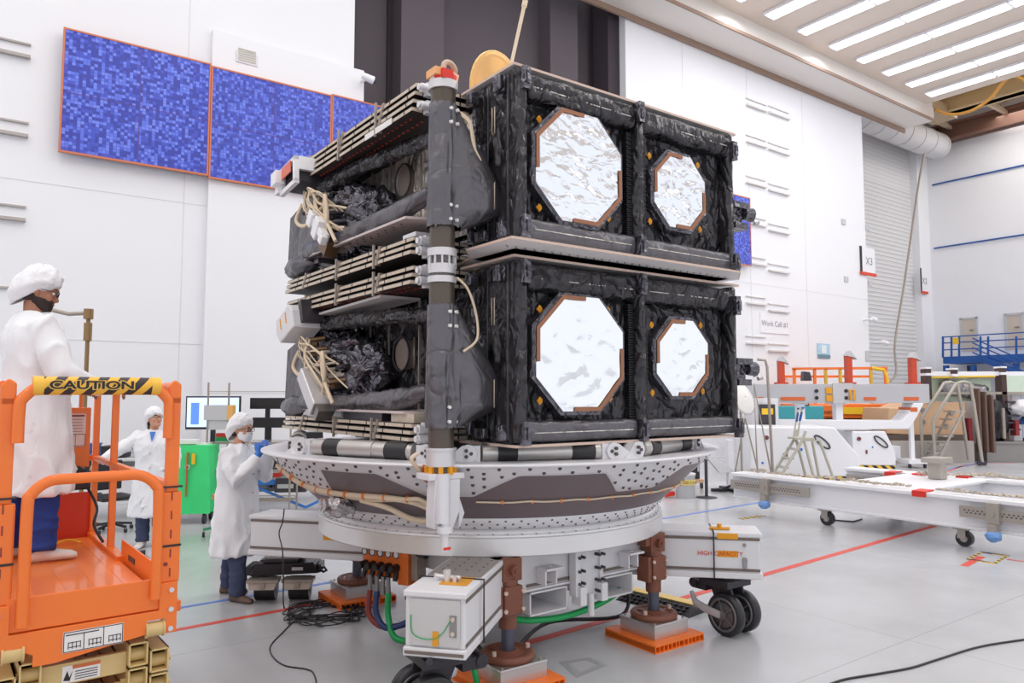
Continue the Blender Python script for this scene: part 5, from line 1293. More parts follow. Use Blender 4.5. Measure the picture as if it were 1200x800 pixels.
for x in (-.13, -LW + .055):
    m = MB(); m.cyl((x, .0, DZ - .085), (x + .075, .0, DZ - .085), .034, n=18); m.cyl((x - .004, .0, DZ - .085), (x + .004, .0, DZ - .085), .04, n=18); m.cyl((x + .071, .0, DZ - .085), (x + .079, .0, DZ - .085), .04, n=18); m.build('roller_pin', M_tanp, lift)
m = MB(); m.box(-.55, .03, DZ - .27, -.2, .06, DZ - .175); m.box(-.58, .0, DZ - .37, -.18, .05, DZ - .31); m.box(-.58, .08, DZ - .14, -.18, .12, DZ - .12); cm = m.build('cross_member', M_tanp, lift, bevel=.004)
m = MB(); m.box(-.46, .028, DZ - .262, -.31, .0299, DZ - .19); m.build('warning_decal', M_paper, cm)
m = MB(); m.box(-.42, .026, DZ - .205, -.31, .0279, DZ - .19); m.build('decal_header', pbr('orange brown ink', (206, 110, 60), .5), cm)
m = MB()
for k in range(4): m.box(-.41, .026, DZ - .22 - k * .011, -.32, .0279, DZ - .217 - k * .011)
m.prism([(-.455, .026, DZ - .25), (-.44, .026, DZ - .21), (-.432, .026, DZ - .24), (-.42, .026, DZ - .215), (-.43, .026, DZ - .255)], (0, .0019, 0)); m.build('decal_print', M_ink, cm)
m = MB(); m.box(-LW - .01, .0, .12, .01, LL - .1, .30); m.box(-LW + .05, -.05, .18, -.05, .0, .27); m.build('chassis', M_orange, lift, bevel=.01)
for x in (-LW - .07, .0):
    for y in (.3, LL - .4):
        m = MB(); m.cyl((x, y, .16), (x + .08, y, .16), .16, n=28); w_ = m.build('wheel', M_rubber, lift); MB().cyl((x - .003, y, .16), (x + .083, y, .16), .07, n=18).build('hub', M_tanp, w_)
MB().box(-.055, .03, DZ - .46, -.005, .10, DZ - .37).build('rubber_bumper', M_black, lift, bevel=.006)
# white cable trunk on far-left post and tall fixture behind the worker
p0 = at(104, 362, 7.4); p1 = at(102, 425, 7.4)
t = thing('pipe_fixture', 'short beige and brass pipe end hanging behind the worker on the lift', 'pipe', (p0.x, p0.y, 0))
m = MB(); m.cyl((0, 0, .12), (0, 0, p0.z), .02, n=12); m.cyl((0, 0, p0.z - .1), (0, 0, p0.z), .045, n=14); m.cyl((0, 0, p0.z - .32), (0, 0, p0.z - .14), .038, n=14); m.build('pipe', pbr('aged brass', (150, 122, 84), .45, metal=.4), t)
MB().tube([(-.0, 0, p0.z - .04), (-.2, 0, p0.z - .05), (-.42, .05, p0.z - .0)], .02, 8).build('side_arm', M_steelw, t)
m = MB()
for k in range(3): a = k * 2.1; m.bar((0, 0, .14), (.35 * math.cos(a), .35 * math.sin(a), .02), .04, .04)
m.build('foot', M_steelw, t)
# ================================================================ people
def apply_remesh(mb, voxel, smooth_it=4, name='tmp'):
    o = mb.build(name, M_skin); r_ = o.modifiers.new('r', 'REMESH'); r_.mode = 'VOXEL'; r_.voxel_size = voxel
    if smooth_it: sm = o.modifiers.new('s', 'SMOOTH'); sm.factor = .5; sm.iterations = smooth_it
    dg = bpy.context.evaluated_depsgraph_get(); dg.update()
    me = bpy.data.meshes.new_from_object(o.evaluated_get(dg)); old = o.data; bpy.data.objects.remove(o); bpy.data.meshes.remove(old)
    for p in me.polygons: p.use_smooth = True
    return me
def mesh_obj(me, name, mat, parent):
    me.name = name; me.materials.clear(); me.materials.append(mat); o = bpy.data.objects.new(name, me); COL.objects.link(o); o.parent = parent; return o
def ell(c, rx, ry, n=20, M_=None, p=2.0):
    c = Vector(c); out = []
    for i in range(n):
        a = 2 * PI * i / n; cx, sy = math.cos(a), math.sin(a)
        v = Vector((rx * abs(cx) ** (2 / p) * (1 if cx >= 0 else -1), ry * abs(sy) ** (2 / p) * (1 if sy >= 0 else -1), 0))
        if M_: v = M_ @ v
        out.append(c + v)
    return out
def hand(mb, w, d, nrm, side, curl=.5, g=1.0):
    """palm and five fingers; d along fingers, nrm out of the back of the hand, side=+1 thumb towards d x nrm"""
    w = Vector(w); d = Vector(d).normalized(); nrm = (Vector(nrm) - d * Vector(nrm).dot(d)).normalized(); s_ = d.cross(nrm) * side
    rings = []
    for f_, wd, th in ((-.02, .026, .021), (.0, .027, .02), (.03, .036, .018), (.06, .041, .0165), (.088, .040, .0135)):
        c = w + d * f_; rings.append([c + s_ * wd * g * math.cos(a) + nrm * th * g * math.sin(a) for a in [2 * PI * k / 14 for k in range(14)]])
    mb.loft(rings)
    for k, (off, L_, rr) in enumerate(((.029, .072, .0092), (.0100, .080, .0095), (-.0095, .074, .0092), (-.028, .058, .0082))):
        p = w + d * .082 + s_ * off; dirr = d.copy(); pts = [w + d * .05 + s_ * off * .8, p]; rs = [rr * g, rr * g * 1.05]
        ax = s_ * -1 * side if False else d.cross(nrm)
        cu = curl * (1 + .12 * k)
        for q, fr in enumerate((.45, .32, .23)):
            ang = -cu * (1.0, 1.15, .8)[q]
            dirr = (Matrix.Rotation(ang, 3, d.cross(nrm)) @ dirr) if (Matrix.Rotation(ang, 3, d.cross(nrm)) @ d).dot(nrm) < 0 else (Matrix.Rotation(-ang, 3, d.cross(nrm)) @ dirr)
            p = p + dirr * L_ * fr; pts.append(p); rs.append(rr * g * (1, .93, .8)[q])
        mb.tube(pts, rs, 8)
    t0 = w + d * .018 + s_ * .022 - nrm * .004; dr = (d * .75 + s_ * .7 - nrm * .25).normalized(); p1 = t0 + dr * .04; dr2 = (d * .9 + s_ * .25 - nrm * (.25 + curl * .4)).normalized(); p2 = p1 + dr2 * .03; p3 = p2 + dr2 * .024
    mb.tube([t0, p1, p2, p3], [.013 * g, .012 * g, .0105 * g, .008 * g], 8)
def person(label, loc, face, sc, head_yaw, head_pitch, arms, hands, lean=0.0, skin=M_skin, trousers=M_jean, shoe=M_boot, gloves=None, stance=.10, hem=.43, glasses=True, mask=False, beard=False, step=0.0, capback=.0):
    t = thing('person', label, 'person', loc, face - PI / 2); t.scale = (sc, sc, sc)
    def Ln(p): p = Vector(p); return p + Vector((0, max(0, p.z - .9) * lean, 0))
    nb = Ln((0, -.01, 1.46)); hc = Ln((0, .02, 1.635)) + Vector((0, lean * .04, 0))
    HR = Matrix.Rotation(head_yaw, 3, 'Z') @ Matrix.Rotation(head_pitch, 3, 'X')
    def hp(x, y, z): return hc + HR @ Vector((x, y, z))
    # body
    mb = MB()
    rings = []
    for z, rx, ry, oy in ((-.118, .030, .032, .050), (-.108, .045, .050, .040), (-.085, .057, .068, .024), (-.055, .064, .080, .012), (-.02, .069, .088, .004), (.02, .073, .094, 0), (.05, .075, .096, -.003), (.08, .070, .088, -.006), (.105, .052, .066, -.008), (.118, .02, .03, -.01)):
        rings.append([hp(p.x, p.y, z) for p in ell((0, oy, 0), rx, ry, 24)])
    mb.loft(rings)
    mb.prism([hp(-.012, .085, -.045), hp(.012, .085, -.045), hp(.006, .088, .012), hp(-.006, .088, .012)], HR @ Vector((0, .008, 0)))
    mb.ball(hp(0, .104, -.036), .0155, 12, 8, (1, 1, .9)); mb.tube([hp(0, .086, .015), hp(0, .098, -.012), hp(0, .108, -.034)], [.007, .0085, .011], 8)
    mb.ball(hp(0, .074, -.098), .022, 12, 8); mb.ball(hp(0, .086, .022), .04, 12, 8, (1.35, .35, .3))
    for q in (-1, 1): mb.ball(hp(q * .074, -.005, -.012), .03, 10, 8, (.35, .6, 1)); mb.ball(hp(q * .04, .062, -.03), .026, 10, 8)
    mb.tube([hp(-.02, .086, -.068), hp(0, .096, -.066), hp(.02, .086, -.068)], [.006, .009, .006], 8)
    mb.tube([nb + Vector((0, -.01, -.08)), nb, hp(0, -.012, -.075)], [.075, .056, .052], 14)
    rings = []
    for z, rx, ry in ((.86, .15, .105), (.95, .155, .11), (1.05, .135, .1), (1.2, .155, .11), (1.33, .17, .115), (1.41, .15, .09), (1.46, .07, .06)): rings.append([Ln(p) for p in ell((0, 0, z), rx, ry, 20)])
    mb.loft(rings)
    for q in (-1, 1):
        hx = q * .09; ft = q * stance; sy = q * step
        mb.tube([(hx, 0, .88), (hx, .005 + sy * .3, .7), ((hx + ft) / 2, .01 + sy * .6, .48), (ft, -.01 + sy, .25), (ft, -.02 + sy, .09)], [.085, .075, .055, .05, .037], 12)
    for key, q in (('R', 1), ('L', -1)):
        sh = Ln((q * .175, -.01, 1.405)); el, wr = Vector(arms[key][0]), Vector(arms[key][1])
        mb.tube([sh - Vector((q * .05, 0, 0)), sh, sh.lerp(el, .5), el, el.lerp(wr, .5), wr], [.055, .055, .046, .038, .036, .025], 12)
        d_, n_, cu = hands[key]; hand(mb, wr, d_, n_, q * (1 if True else 1) * -1, cu)
    me = apply_remesh(mb, .0062, 2, 'body'); mesh_obj(me, 'body', skin, t)
    # face details
    for q in (-1, 1):
        e = MB(); e.ball(hp(q * .031, .078, .0), .0125, 12, 8); eo = e.build('eye', M_paper, t); MB().ball(hp(q * .031, .0885, .0), .0055, 10, 6).build('pupil', M_ink, eo)
        MB().tube([hp(q * .016, .096, .024), hp(q * .032, .096, .029), hp(q * .05, .084, .022)], [.003, .0045, .003], 6).build('eyebrow', M_hair, t)
    MB().tube([hp(-.024, .088, -.069), hp(-.01, .0965, -.066), hp(.01, .0965, -.066), hp(.024, .088, -.069)], [.003, .0058, .0058, .003], 7).build('lips', M_lip, t)
    if glasses:
        g = MB()
        for q in (-1, 1):
            g.tube([hp(q * .033 + .025 * math.cos(a * PI / 9), .104 - .1 * abs(q * .033 + .025 * math.cos(a * PI / 9)) ** 1.4, .002 + .019 * math.sin(a * PI / 9)) for a in range(18)], .0024, 5, closed=True)
            g.tube([hp(q * .058, .098, .006), hp(q * .074, .05, .006), hp(q * .077, -.01, .004)], .0024, 5)
        g.tube([hp(-.01, .103, .004), hp(.01, .103, .004)], .0022, 5); g.build('glasses', M_ink, t)
    if beard:
        b = MB(); rg = []
        for z, rx, ry, oy in ((-.125, .028, .034, .052), (-.11, .05, .054, .042), (-.085, .0615, .073, .026), (-.06, .068, .084, .014), (-.045, .068, .082, .010)): rg.append([hp(p.x, p.y if p.y > -.02 else -.02, z) for p in ell((0, oy, 0), rx, ry, 24)])
        b.loft(rg); b.build('beard', M_hair, t)
    h = MB(); rg = []
    for z, rx, ry, oy in ((-.075, .058, .05, -.045), (-.04, .074, .07, -.03), (0, .079, .084, -.02), (.03, .081, .09, -.012)): rg.append([hp(p.x, min(p.y, .02), z) for p in ell((0, oy, 0), rx, ry, 24)])
    h.loft(rg); h.build('hair', M_hair, t)
    # hair net
    c = MB(); vs = []; fs = []; nn, mm = 40, 20
    for j in range(mm + 1):
        th = PI * .63 * j / mm
        for i in range(nn):
            a = 2 * PI * i / nn; d = Vector((math.sin(th) * math.cos(a), math.sin(th) * math.sin(a), math.cos(th)))
            wr_ = .13 * noise.noise(Vector((a * 3.2, th * 3, sc * 9))) + .03 * math.sin(a * 15 + th * 3) * (j / mm) ** 2
            k = 1.0 + wr_; tuck = 1 - .22 * max(0, (j / mm - .8) / .2)
            vs.append(hp(d.x * .110 * k * tuck, d.y * .132 * k * tuck - .024 - capback * .5, .036 + d.z * .125 * k + d.y * .02 - max(0, -d.y + .25) * .085 * (j / mm) ** 1.5))
    for j in range(mm):
        for i in range(nn): fs.append((j * nn + i, (j + 1) * nn + i, (j + 1) * nn + (i + 1) % nn, j * nn + (i + 1) % nn))
    c.add(vs, fs, True); co = c.build('hair_net', M_cap, t); so = co.modifiers.new('s', 'SOLIDIFY'); so.thickness = .004
    if mask:
        k = MB(); rg = []
        for z, rx, ry, oy in ((-.115, .035, .04, .056), (-.09, .06, .075, .034), (-.05, .07, .10, .016), (-.02, .068, .098, .014)): rg.append([hp(p.x, max(p.y, 0), z) for p in ell((0, oy, 0), rx, ry, 24)])
        k.loft(rg); k.build('face_mask', M_cap, t)
    # coat
    mb = MB(); rings = []
    for z, rx, ry, oy in ((hem, .262, .215, 0), (hem + .02, .268, .22, 0), (.6, .25, .205, 0), (.8, .232, .188, 0), (.95, .222, .178, 0), (1.08, .208, .16, 0), (1.2, .216, .158, 0), (1.32, .226, .158, 0), (1.40, .20, .135, -.005), (1.455, .12, .10, -.01), (1.49, .082, .078, -.005)):
        rings.append([Ln(p) for p in ell((0, oy, z), rx, ry, 36, p=2.3)])
    mb.loft(rings)
    for key, q in (('R', 1), ('L', -1)):
        sh = Ln((q * .17, -.01, 1.40)); el, wr = Vector(arms[key][0]), Vector(arms[key][1])
        mb.tube([sh - Vector((q * .06, 0, .02)), sh, sh.lerp(el, .5), el, el.lerp(wr, .5), el.lerp(wr, .93)], [.085, .088, .080, .073, .063, .050], 16)
    me = apply_remesh(mb, .013, 3, 'coat')
    for v in me.vertices:
        p = v.co; nrm = v.normal; a = math.atan2(p.y, p.x)
        torso = (p.x ** 2 + p.y ** 2) ** .5 < .33 and p.z < 1.35
        w1 = noise.noise(Vector((a * 2.3, p.z * 1.1, sc * 5))) * .022 * max(0, min(1, (1.3 - p.z) / .6)) * 1.5 if torso else 0
        w2 = (1 - abs(noise.noise(Vector((p.x * 7, p.y * 7 + 3, p.z * 4 + sc))))) ** 4 * .022
        v.co = p + nrm * (w1 + w2 - .004)
    coat = mesh_obj(me, 'lab_coat', M_coat, t)
    k = MB()
    for q in (-1, 1):
        k.prism([Ln((q * .012, .085, 1.48)), Ln((q * .075, .06, 1.50)), Ln((q * .11, .115, 1.38)), Ln((q * .03, .160, 1.26))], Ln((0, .0, 0)) + Vector((q * .002, .012, .002)))
    k.build('collar', M_coat, coat, bevel=.003)
    k = MB()
    for zz in (1.2, 1.02, .85, .7): p = Ln((.012, .172 + (.95 - min(zz, .95)) * .04, zz)); k.cyl(p, p + Vector((0, .012, 0)), .009, n=10)
    k.build('buttons', M_greyl, coat)
    # trousers and shoes
    mb = MB()
    for q in (-1, 1):
        hx = q * .09; ft = q * stance; sy = q * step
        mb.tube([(hx, 0, .80), (hx, .005 + sy * .3, .68), ((hx + ft) / 2, .01 + sy * .6, .48), (ft, -.01 + sy, .25), (ft, -.015 + sy, .07)], [.115, .10, .085, .080, .078], 18)
    mb.loft([ell((0, 0, z), .17, .13, 24) for z in (.76, .9)])
    me = apply_remesh(mb, .012, 3, 'trousers')
    for v in me.vertices:
        p = v.co; v.co = p + v.normal * ((1 - abs(noise.noise(Vector((p.x * 8, p.y * 8, p.z * 13 + sc * 7))))) ** 3 * .014 - .004)
    mesh_obj(me, 'trousers', trousers, t)
    for q in (-1, 1):
        ft = q * stance; sy = q * step
        mb = MB(); M_ = Matrix.Rotation(-q * .18, 3, 'Z'); c0 = Vector((ft, -.02 + sy, 0)); rg = []
        for y, rx, hz in ((-.075, .028, .065), (-.06, .038, .085), (-.02, .041, .11), (.03, .041, .095), (.08, .045, .07), (.13, .048, .058), (.17, .042, .05), (.195, .022, .036)):
            rg.append([c0 + M_ @ Vector((rx * math.cos(a), y, max(.002, hz * .5 + hz * .5 * math.sin(a)))) for a in [2 * PI * k / 18 for k in range(18)]])
        mb.loft(rg); mb.tube([c0 + Vector((0, -.02, .06)), c0 + Vector((0, -.02, .14))], [.05, .052], 14); mb.build('shoe', shoe, t)
    if gloves:
        mb = MB()
        for key, q in (('R', 1), ('L', -1)):
            wr = Vector(arms[key][1]); el = Vector(arms[key][0]); d_, n_, cu = hands[key]; hand(mb, wr, d_, n_, -q, cu, 1.22); mb.tube([wr.lerp(el, .3), wr.lerp(el, .1), wr + Vector(d_).normalized() * .02], [.042, .037, .034], 12)
        g = mb.build('gloves', gloves, t)
    return t
# worker on the lift
wp = LO + Matrix.Rotation(LA, 3, 'Z') @ Vector((-.47, 1.52, 0))
p1 = person('person in white lab coat standing on the orange lift, back to the camera', (wp.x, wp.y, DZ + .026), R(48), 1.0, R(-20), R(-14),
            {'R': ((.30, .06, 1.12), (.28, .30, 1.02)), 'L': ((-.29, .06, 1.13), (-.22, .30, 1.02))},
            {'R': ((0.1, 1, .0), (.2, 0, 1), .5), 'L': ((.3, 1, 0), (0, 0, 1), .5)}, lean=-.02, skin=M_skin2, trousers=M_jean2, shoe=M_cover, stance=.13, hem=.40, beard=True, step=.05)
MB().tube([(-.09, -.150, 1.29), (-.03, -.158, 1.31), (.05, -.150, 1.335)], [.004, .014, .006], 8, flat=.5).build('blue_mark', M_glove, p1)
g2 = ground(176, 640)
p2 = person('person in white lab coat and blue shirt looking up, standing behind the orange lift', (g2.x, g2.y, 0), R(-72), 1.0, R(38), R(14),
       {'R': ((-.0, .0, 0), (0, 0, 0)), 'L': ((0, 0, 0), (0, 0, 0))} if False else {'R': ((.42, .02, 1.22), (.60, .10, 1.10)), 'L': ((-.27, .02, 1.13), (-.24, .1, .9))},
       {'R': ((.8, .3, -.4), (0, 0, 1), .4), 'L': ((0, .1, -1), (-1, 0, 0), .4)}, lean=0, skin=M_skin, trousers=M_jean, shoe=M_cover, hem=.40)
MB().prism([(-.035, .118, 1.47), (.035, .118, 1.47), (.0, .168, 1.34)], (0, .006, 0)).build('blue_shirt', M_glove, p2)
g3 = ground(274, 700)
p3 = person('person in white lab coat, jeans and blue gloves raised to the mask, beside the satellite', (g3.x, g3.y, 0), R(-12), .985, R(-4), R(-4),
       {'R': ((.25, .14, 1.14), (.10, .29, 1.40)), 'L': ((-.25, .17, 1.16), (-.05, .30, 1.42))},
       {'R': ((-.35, .25, .9), (.6, .7, 0), .8), 'L': ((.35, .25, .9), (-.6, .7, 0), .8)}, lean=.03, skin=M_skin, trousers=M_jean, shoe=M_boot, gloves=M_glove, hem=.43, mask=True, stance=.13, step=.13, capback=.03)
# ================================================================ left background: benches, screens, carts
def T_(name, label, cat, p, rz=ANG, group=None): return thing(name, label, cat, (p[0], p[1], p[2] if len(p) > 2 else 0), rz, group)
def frame_table(t, w, d, h, mat, leg=.05, shelf=None, top=None, braces=False):
    MB().box(0, 0, h - .04, w, d, h).build('table_top', top or M_whited, t, bevel=.006)
    for x in (0, w - leg):
        for y in (0, d - leg): MB().box(x, y, .0, x + leg, y + leg, h - .04).build('leg', mat, t)
    m = MB()
    for y in (0, d - leg): m.box(leg, y, h - .12, w - leg, y + leg, h - .04)
    for x in (0, w - leg): m.box(x, leg, h - .12, x + leg, d - leg, h - .04)
    m.build('rail', mat, t)
    if shelf: MB().box(0.01, 0.01, shelf, w - .01, d - .01, shelf + .03).build('lower_shelf', M_greyl, t)
    if braces:
        MB().bar((leg, .02, h - .1), (w * .5, .02, .12), .04, .04).build('brace', mat, t); MB().bar((w - leg, .02, h - .1), (w * .5, .02, .12), .04, .04).build('brace', mat, t)
# big bench along the wall with drawers
b0 = at(206, 500, 12.2)
bench = T_('workbench', 'long white workbench by the wall holding the monitors and clutter', 'workbench', (b0.x, b0.y, 0))
frame_table(bench, 3.0, .75, .98, M_steel, .05, .35)
for k in range(3):
    m = MB(); m.box(.1 + k * .45, -.01, .62, .5 + k * .45, .55, .93); d_ = m.build('drawer', M_greyl, bench, bevel=.006); MB().bar((.2 + k * .45, -.03, .8), (.4 + k * .45, -.03, .8), .02, .02).build('handle', M_steel, d_)
def monitor(px0, py0, px1, py1, Y, label, lit=True):
    a = at(px0, py0, Y); b = at(px1, py0, Y); c = at(px0, py1, Y); w = (b - a).length; h = a.z - c.z
    t = thing('monitor', label, 'monitor', (a.x, a.y, c.z), 0, 'computer monitors at the wall bench')
    m = MB(); m.box(0, 0, 0, w, .04, h); m.box(w * .2, .04, h * .2, w * .8, .07, h * .8); m.build('bezel', M_black, t, bevel=.004)
    MB().box(.025, -.003, .04, w - .025, 0, h - .025).build('screen', M_screen if lit else M_ink, t)
    if lit: MB().box(.1 * w, -.005, h * .15, .25 * w, -.003, h * .8).build('window_pane', M_screenb, t); MB().box(.72 * w, -.005, h * .5, .85 * w, -.003, h * .7).build('window_pane', M_grey, t)
    hb = c.z - .98; m = MB(); m.cbox((w / 2, .03, -hb / 2), (.08, .03, max(hb, .05))); m.cbox((w / 2, 0.02, -hb + .012), (w * .35, .2, .02)); m.build('stand', M_black, t)
monitor(218, 464, 282, 503, 12.5, 'large lit computer monitor on the bench behind the orange lift post')
monitor(293, 466, 334, 479, 12.9, 'dark upper monitor behind the worker with blue gloves', False)
monitor(296, 489, 334, 501, 12.6, 'dark lower monitor behind the worker with blue gloves', False)
# wire shelving
s0 = at(243, 500, 11.6); t = thing('wire_shelf', 'tall chrome wire shelving rack behind the worker with blue gloves', 'shelf', (s0.x, s0.y, 0), 0)
zt = at(243, 448, 11.6).z
for x, y in ((0, 0), (.19, .35), (1.3, 0), (1.3, .4)): MB().cyl((x, y, 0), (x, y, zt), .016, n=8).build('upright', M_steelw, t)
for zz in (.3, .75, 1.18, at(243, 461, 11.6).z):
    m = MB()
    for k in range(12): m.bar((0, .0 + k * .035, zz), (1.3, .0 + k * .035, zz), .006, .006)
    for k in range(2): m.bar((0, k * .4, zz + .03), (1.3, k * .4, zz + .03), .01, .01)
    for k in range(20): m.bar((k * .068, 0, zz), (k * .068, .4, zz), .004, .004)
    m.build('wire_shelf_level', M_steelw, t)
rr = random.Random(4)
def bundle(name, label, cat, loc, w, d, h, mat, seed, group=None):
    m = MB(); crumple(m, (0, 0, h * .5), 1.0, (w / 2, d / 2, h / 2), seed, 18, 12, .35)
    zmin = min(v[2] for v in m.v); m.v = [(v[0], v[1], v[2] - zmin) for v in m.v]
    m.build(name, mat, label=label, cat=cat, group=group, loc=loc)
p = at(268, 478, 11.7); t = thing('cardboard_box', 'grey and orange box on the wire shelf beside the big monitor', 'box', (p.x - .1, p.y, 1.2), .1)
MB().box(-.25, -.1, .35, .1, .1, .58).build('carton', M_greyl, t); MB().box(.1, -.1, .35, .18, .1, .58).build('orange_end', pbr('orange card', (236, 180, 100), .6), t); MB().box(-.2, -.08, .2, .1, .08, .35).build('lower_carton', M_greyl, t)
for k, (px, py, w, d, h, mt, nm, lb, ct) in enumerate(((298, 500, .4, .3, .2, M_clear, 'plastic_bag', 'clear crumpled plastic bag on the bench under the dark monitors', 'bag'), (324, 506, .34, .3, .15, M_black, 'camera_bag', 'black soft bag on the bench right of the worker gloves', 'bag'), (232, 512, .5, .3, .12, M_whited, 'folded_cloth', 'folded white cloth on top of the bench beside lift post', 'cloth'), (292, 510, .3, .25, .14, M_grey, 'tool_pouch', 'grey tool pouch on the bench behind the worker', 'pouch'))):
    p = at(px, py, 12.4 + .1 * k); bundle(nm, lb, ct, (p.x, p.y, .985), w, d, h, mt, 30 + k)
p = at(222, 510, 12.3); t = thing('storage_bin', 'small blue storage bin on the bench end', 'bin', (p.x, p.y, .985)); m = MB(); m.prism([(-.12, -.08, 0), (.12, -.08, 0), (.14, -.09, .12), (-.14, -.09, .12)], (0, .16, 0)); m.build('tub', M_blue, t); MB().box(-.15, -.1, .12, .15, .09, .14).build('lid', M_bluel, t)
p = at(253, 505, 11.9); t = thing('parts_box', 'red and green parts box on the bench by the shelf upright', 'box', (p.x, p.y, 1.2)); MB().box(0, 0, 0, .2, .1, .07).build('tray', M_green, t); MB().box(0, 0, .07, .2, .1, .13).build('lid', M_redb, t)
# green vinyl covered cart
g = ground(222, 612); t = thing('covered_cart', 'cart under a bright green vinyl cover beside the orange lift', 'cart', (g.x - .05, g.y, 0), R(8))
MB().box(-.34, -.2, .2, .36, .3, 1.16).build('cabinet', M_greyl, t, bevel=.01)
rings = []
m = MB()
def gv(u, v_):
    per = [(-.36, .32), (-.36, -.22), (.38, -.22), (.38, .32)]; s_ = u * 3; i = min(2, int(s_)); f_ = s_ - i
    x = per[i][0] * (1 - f_) + per[i + 1][0] * f_; y = per[i][1] * (1 - f_) + per[i + 1][1] * f_
    k = .012 * math.sin(u * 40 + v_ * 2) * (1 - v_) + .01 * noise.noise(Vector((u * 12, v_ * 4, 2)))
    return (x + (k if i != 1 else 0), y - (k if i == 1 else 0), .16 + 1.02 * v_)
m.sheet(gv, 60, 16); m.box(-.36, -.22, 1.165, .38, .32, 1.18); m.build('green_cover', M_greenf, t)
m = MB(); m.box(-.30, -.245, .72, -.17, -.235, 1.0); m.build('amber_pocket', pbr('amber document pocket', (214, 150, 60), .5), t)
m = MB(); m.bar((.06, -.25, 1.08), (.05, -.25, .42), .06, .012); st = m.build('orange_strap', pbr('rust strap', (214, 92, 56), .5), t); MB().tube([(.065 + .03 * math.cos(k * PI / 8), -.262, .86 + .03 * math.sin(k * PI / 8)) for k in range(16)], .008, 6, closed=True).build('ring', M_alub, st)
MB().box(.12, -.25, .9, .17, -.238, 1.06).build('yellow_tag', M_yellow, t)
m = MB(); m.box(-.30, -.1, 1.18, .3, .2, 1.2); m.box(-.2, -.15, 1.2, .15, .1, 1.26); m.build('paper_tray', M_paper, t)
for x in (-.28, .30):
    for y in (-.14, .24): MB().cyl((x - .02, y, .08), (x + .02, y, .08), .08, n=18).build('caster', M_rubber, t)
# stool base with green legs
g = ground(258, 632); t = thing('lab_stool', 'stool with splayed green legs on casters beside the green cart', 'stool', (g.x, g.y + .2, 0), .3)
for k in range(5):
    a = k * 2 * PI / 5 + .4; e = Vector((math.cos(a), math.sin(a), 0)); m = MB(); m.bar(e * .03 + Z * .16, e * .3 + Z * .10, .045, .035); m.build('leg', pbr('green stool leg', (70, 158, 116), .5), t); MB().cyl(e * .3 + Vector((-.015, 0, .035)), e * .3 + Vector((.015, 0, .035)), .035, n=12).build('caster', M_black, t)
MB().cyl((0, 0, .12), (0, 0, .52), .025, n=10).build('gas_column', M_black, t)
MB().cyl((0, 0, .52), (0, 0, .58), .19, n=24).build('seat', M_orange, t, bevel=.015)
# blue framed table with black bag
g = ground(300, 606); t = thing('blue_framed_table', 'low table of bright blue steel framing beyond the ring at left', 'table', (g.x - .2, g.y + .0, 0), R(14))
frame_table(t, 1.9, .8, .62, M_bluel, .06, None, pbr('grey wire deck', (176, 178, 182), .5), True)
p = g + Vector((.45, .55, 0)); bundle('duffel_bag', 'black duffel bag lying on the blue framed table', 'bag', (p.x, p.y, .62), .85, .4, .34, M_black, 51)
p = g + Vector((1.15, .68, 0)); bundle('plastic_wrap', 'clear plastic wrap heaped beside the duffel bag on the blue table', 'plastic wrap', (p.x, p.y, .62), .5, .4, .3, M_clear, 52)
MB().box(0, 0, 0, .28, .12, .06).build('tool_case', M_redb, loc=(g.x + .05, g.y + .1, .62), label='small red tool case on the left end of the blue table', cat='case', bevel=.008)
# bench behind the lift with clutter
g = at(96, 545, 11.4); t = thing('workbench', 'cluttered bench seen between the orange lift rails', 'workbench', (g.x - .6, g.y, 0), R(10)); frame_table(t, 1.7, .7, .95, M_steel, .05, .3)
for k, (x, w, h, mt, nm, lb, ct) in enumerate(((.35, .3, .2, M_blue, 'storage_bin', 'blue bin on the bench seen through the lift rails', 'bin'), (.75, .35, .16, M_black, 'equipment_case', 'black equipment case on the bench seen through the lift rails', 'case'), (1.2, .3, .14, M_greyl, 'printer', 'light grey printer on the bench left of the standing worker', 'printer'))):
    q = Vector((g.x - .6, g.y, .955)) + Matrix.Rotation(R(10), 3, 'Z') @ Vector((x, .2, 0)); tt = thing(nm, lb, ct, q, R(10))
    m = MB(); m.prism([(0, 0, 0), (w, 0, 0), (w * 1.03, -.01, h), (-.01, -.01, h)], (0, .3, 0)); m.build('housing', mt, tt, bevel=.01); MB().box(.03, -.02, h * .5, w - .03, -.005, h * .6).build('slot', M_dark, tt); MB().box(-.015, -.015, h, w + .015, .31, h + .02).build('lid', mt, tt)
for k, (px, Y) in enumerate(((118, 11.2), (140, 11.4))):
    g2_ = at(px, 560, Y); tt = thing('office_chair', ('dark office chair under the cluttered bench, left one' if k == 0 else 'dark office chair under the cluttered bench, right one behind the rail post'), 'chair', (g2_.x + .25 * k, g2_.y - .45 - .2 * k, 0), R(20 + 30 * k), 'office chairs at the cluttered bench')
    MB().cbox((0, 0, .48), (.44, .42, .07)).build('seat', M_black, tt, bevel=.02); MB().cbox((0, .2, .78), (.4, .05, .42)).build('backrest', M_black, tt, bevel=.02); MB().cyl((0, 0, .1), (0, 0, .45), .025, n=10).build('gas_column', M_dark, tt)
    for q in range(5):
        a = q * 2 * PI / 5; e = Vector((math.cos(a), math.sin(a), 0)); MB().bar(e * .02 + Z * .12, e * .28 + Z * .08, .04, .03).build('leg', M_black, tt); MB().cyl(e * .28 + Vector((-.015, 0, .03)), e * .28 + Vector((.015, 0, .03)), .03, n=10).build('caster', M_black, tt)
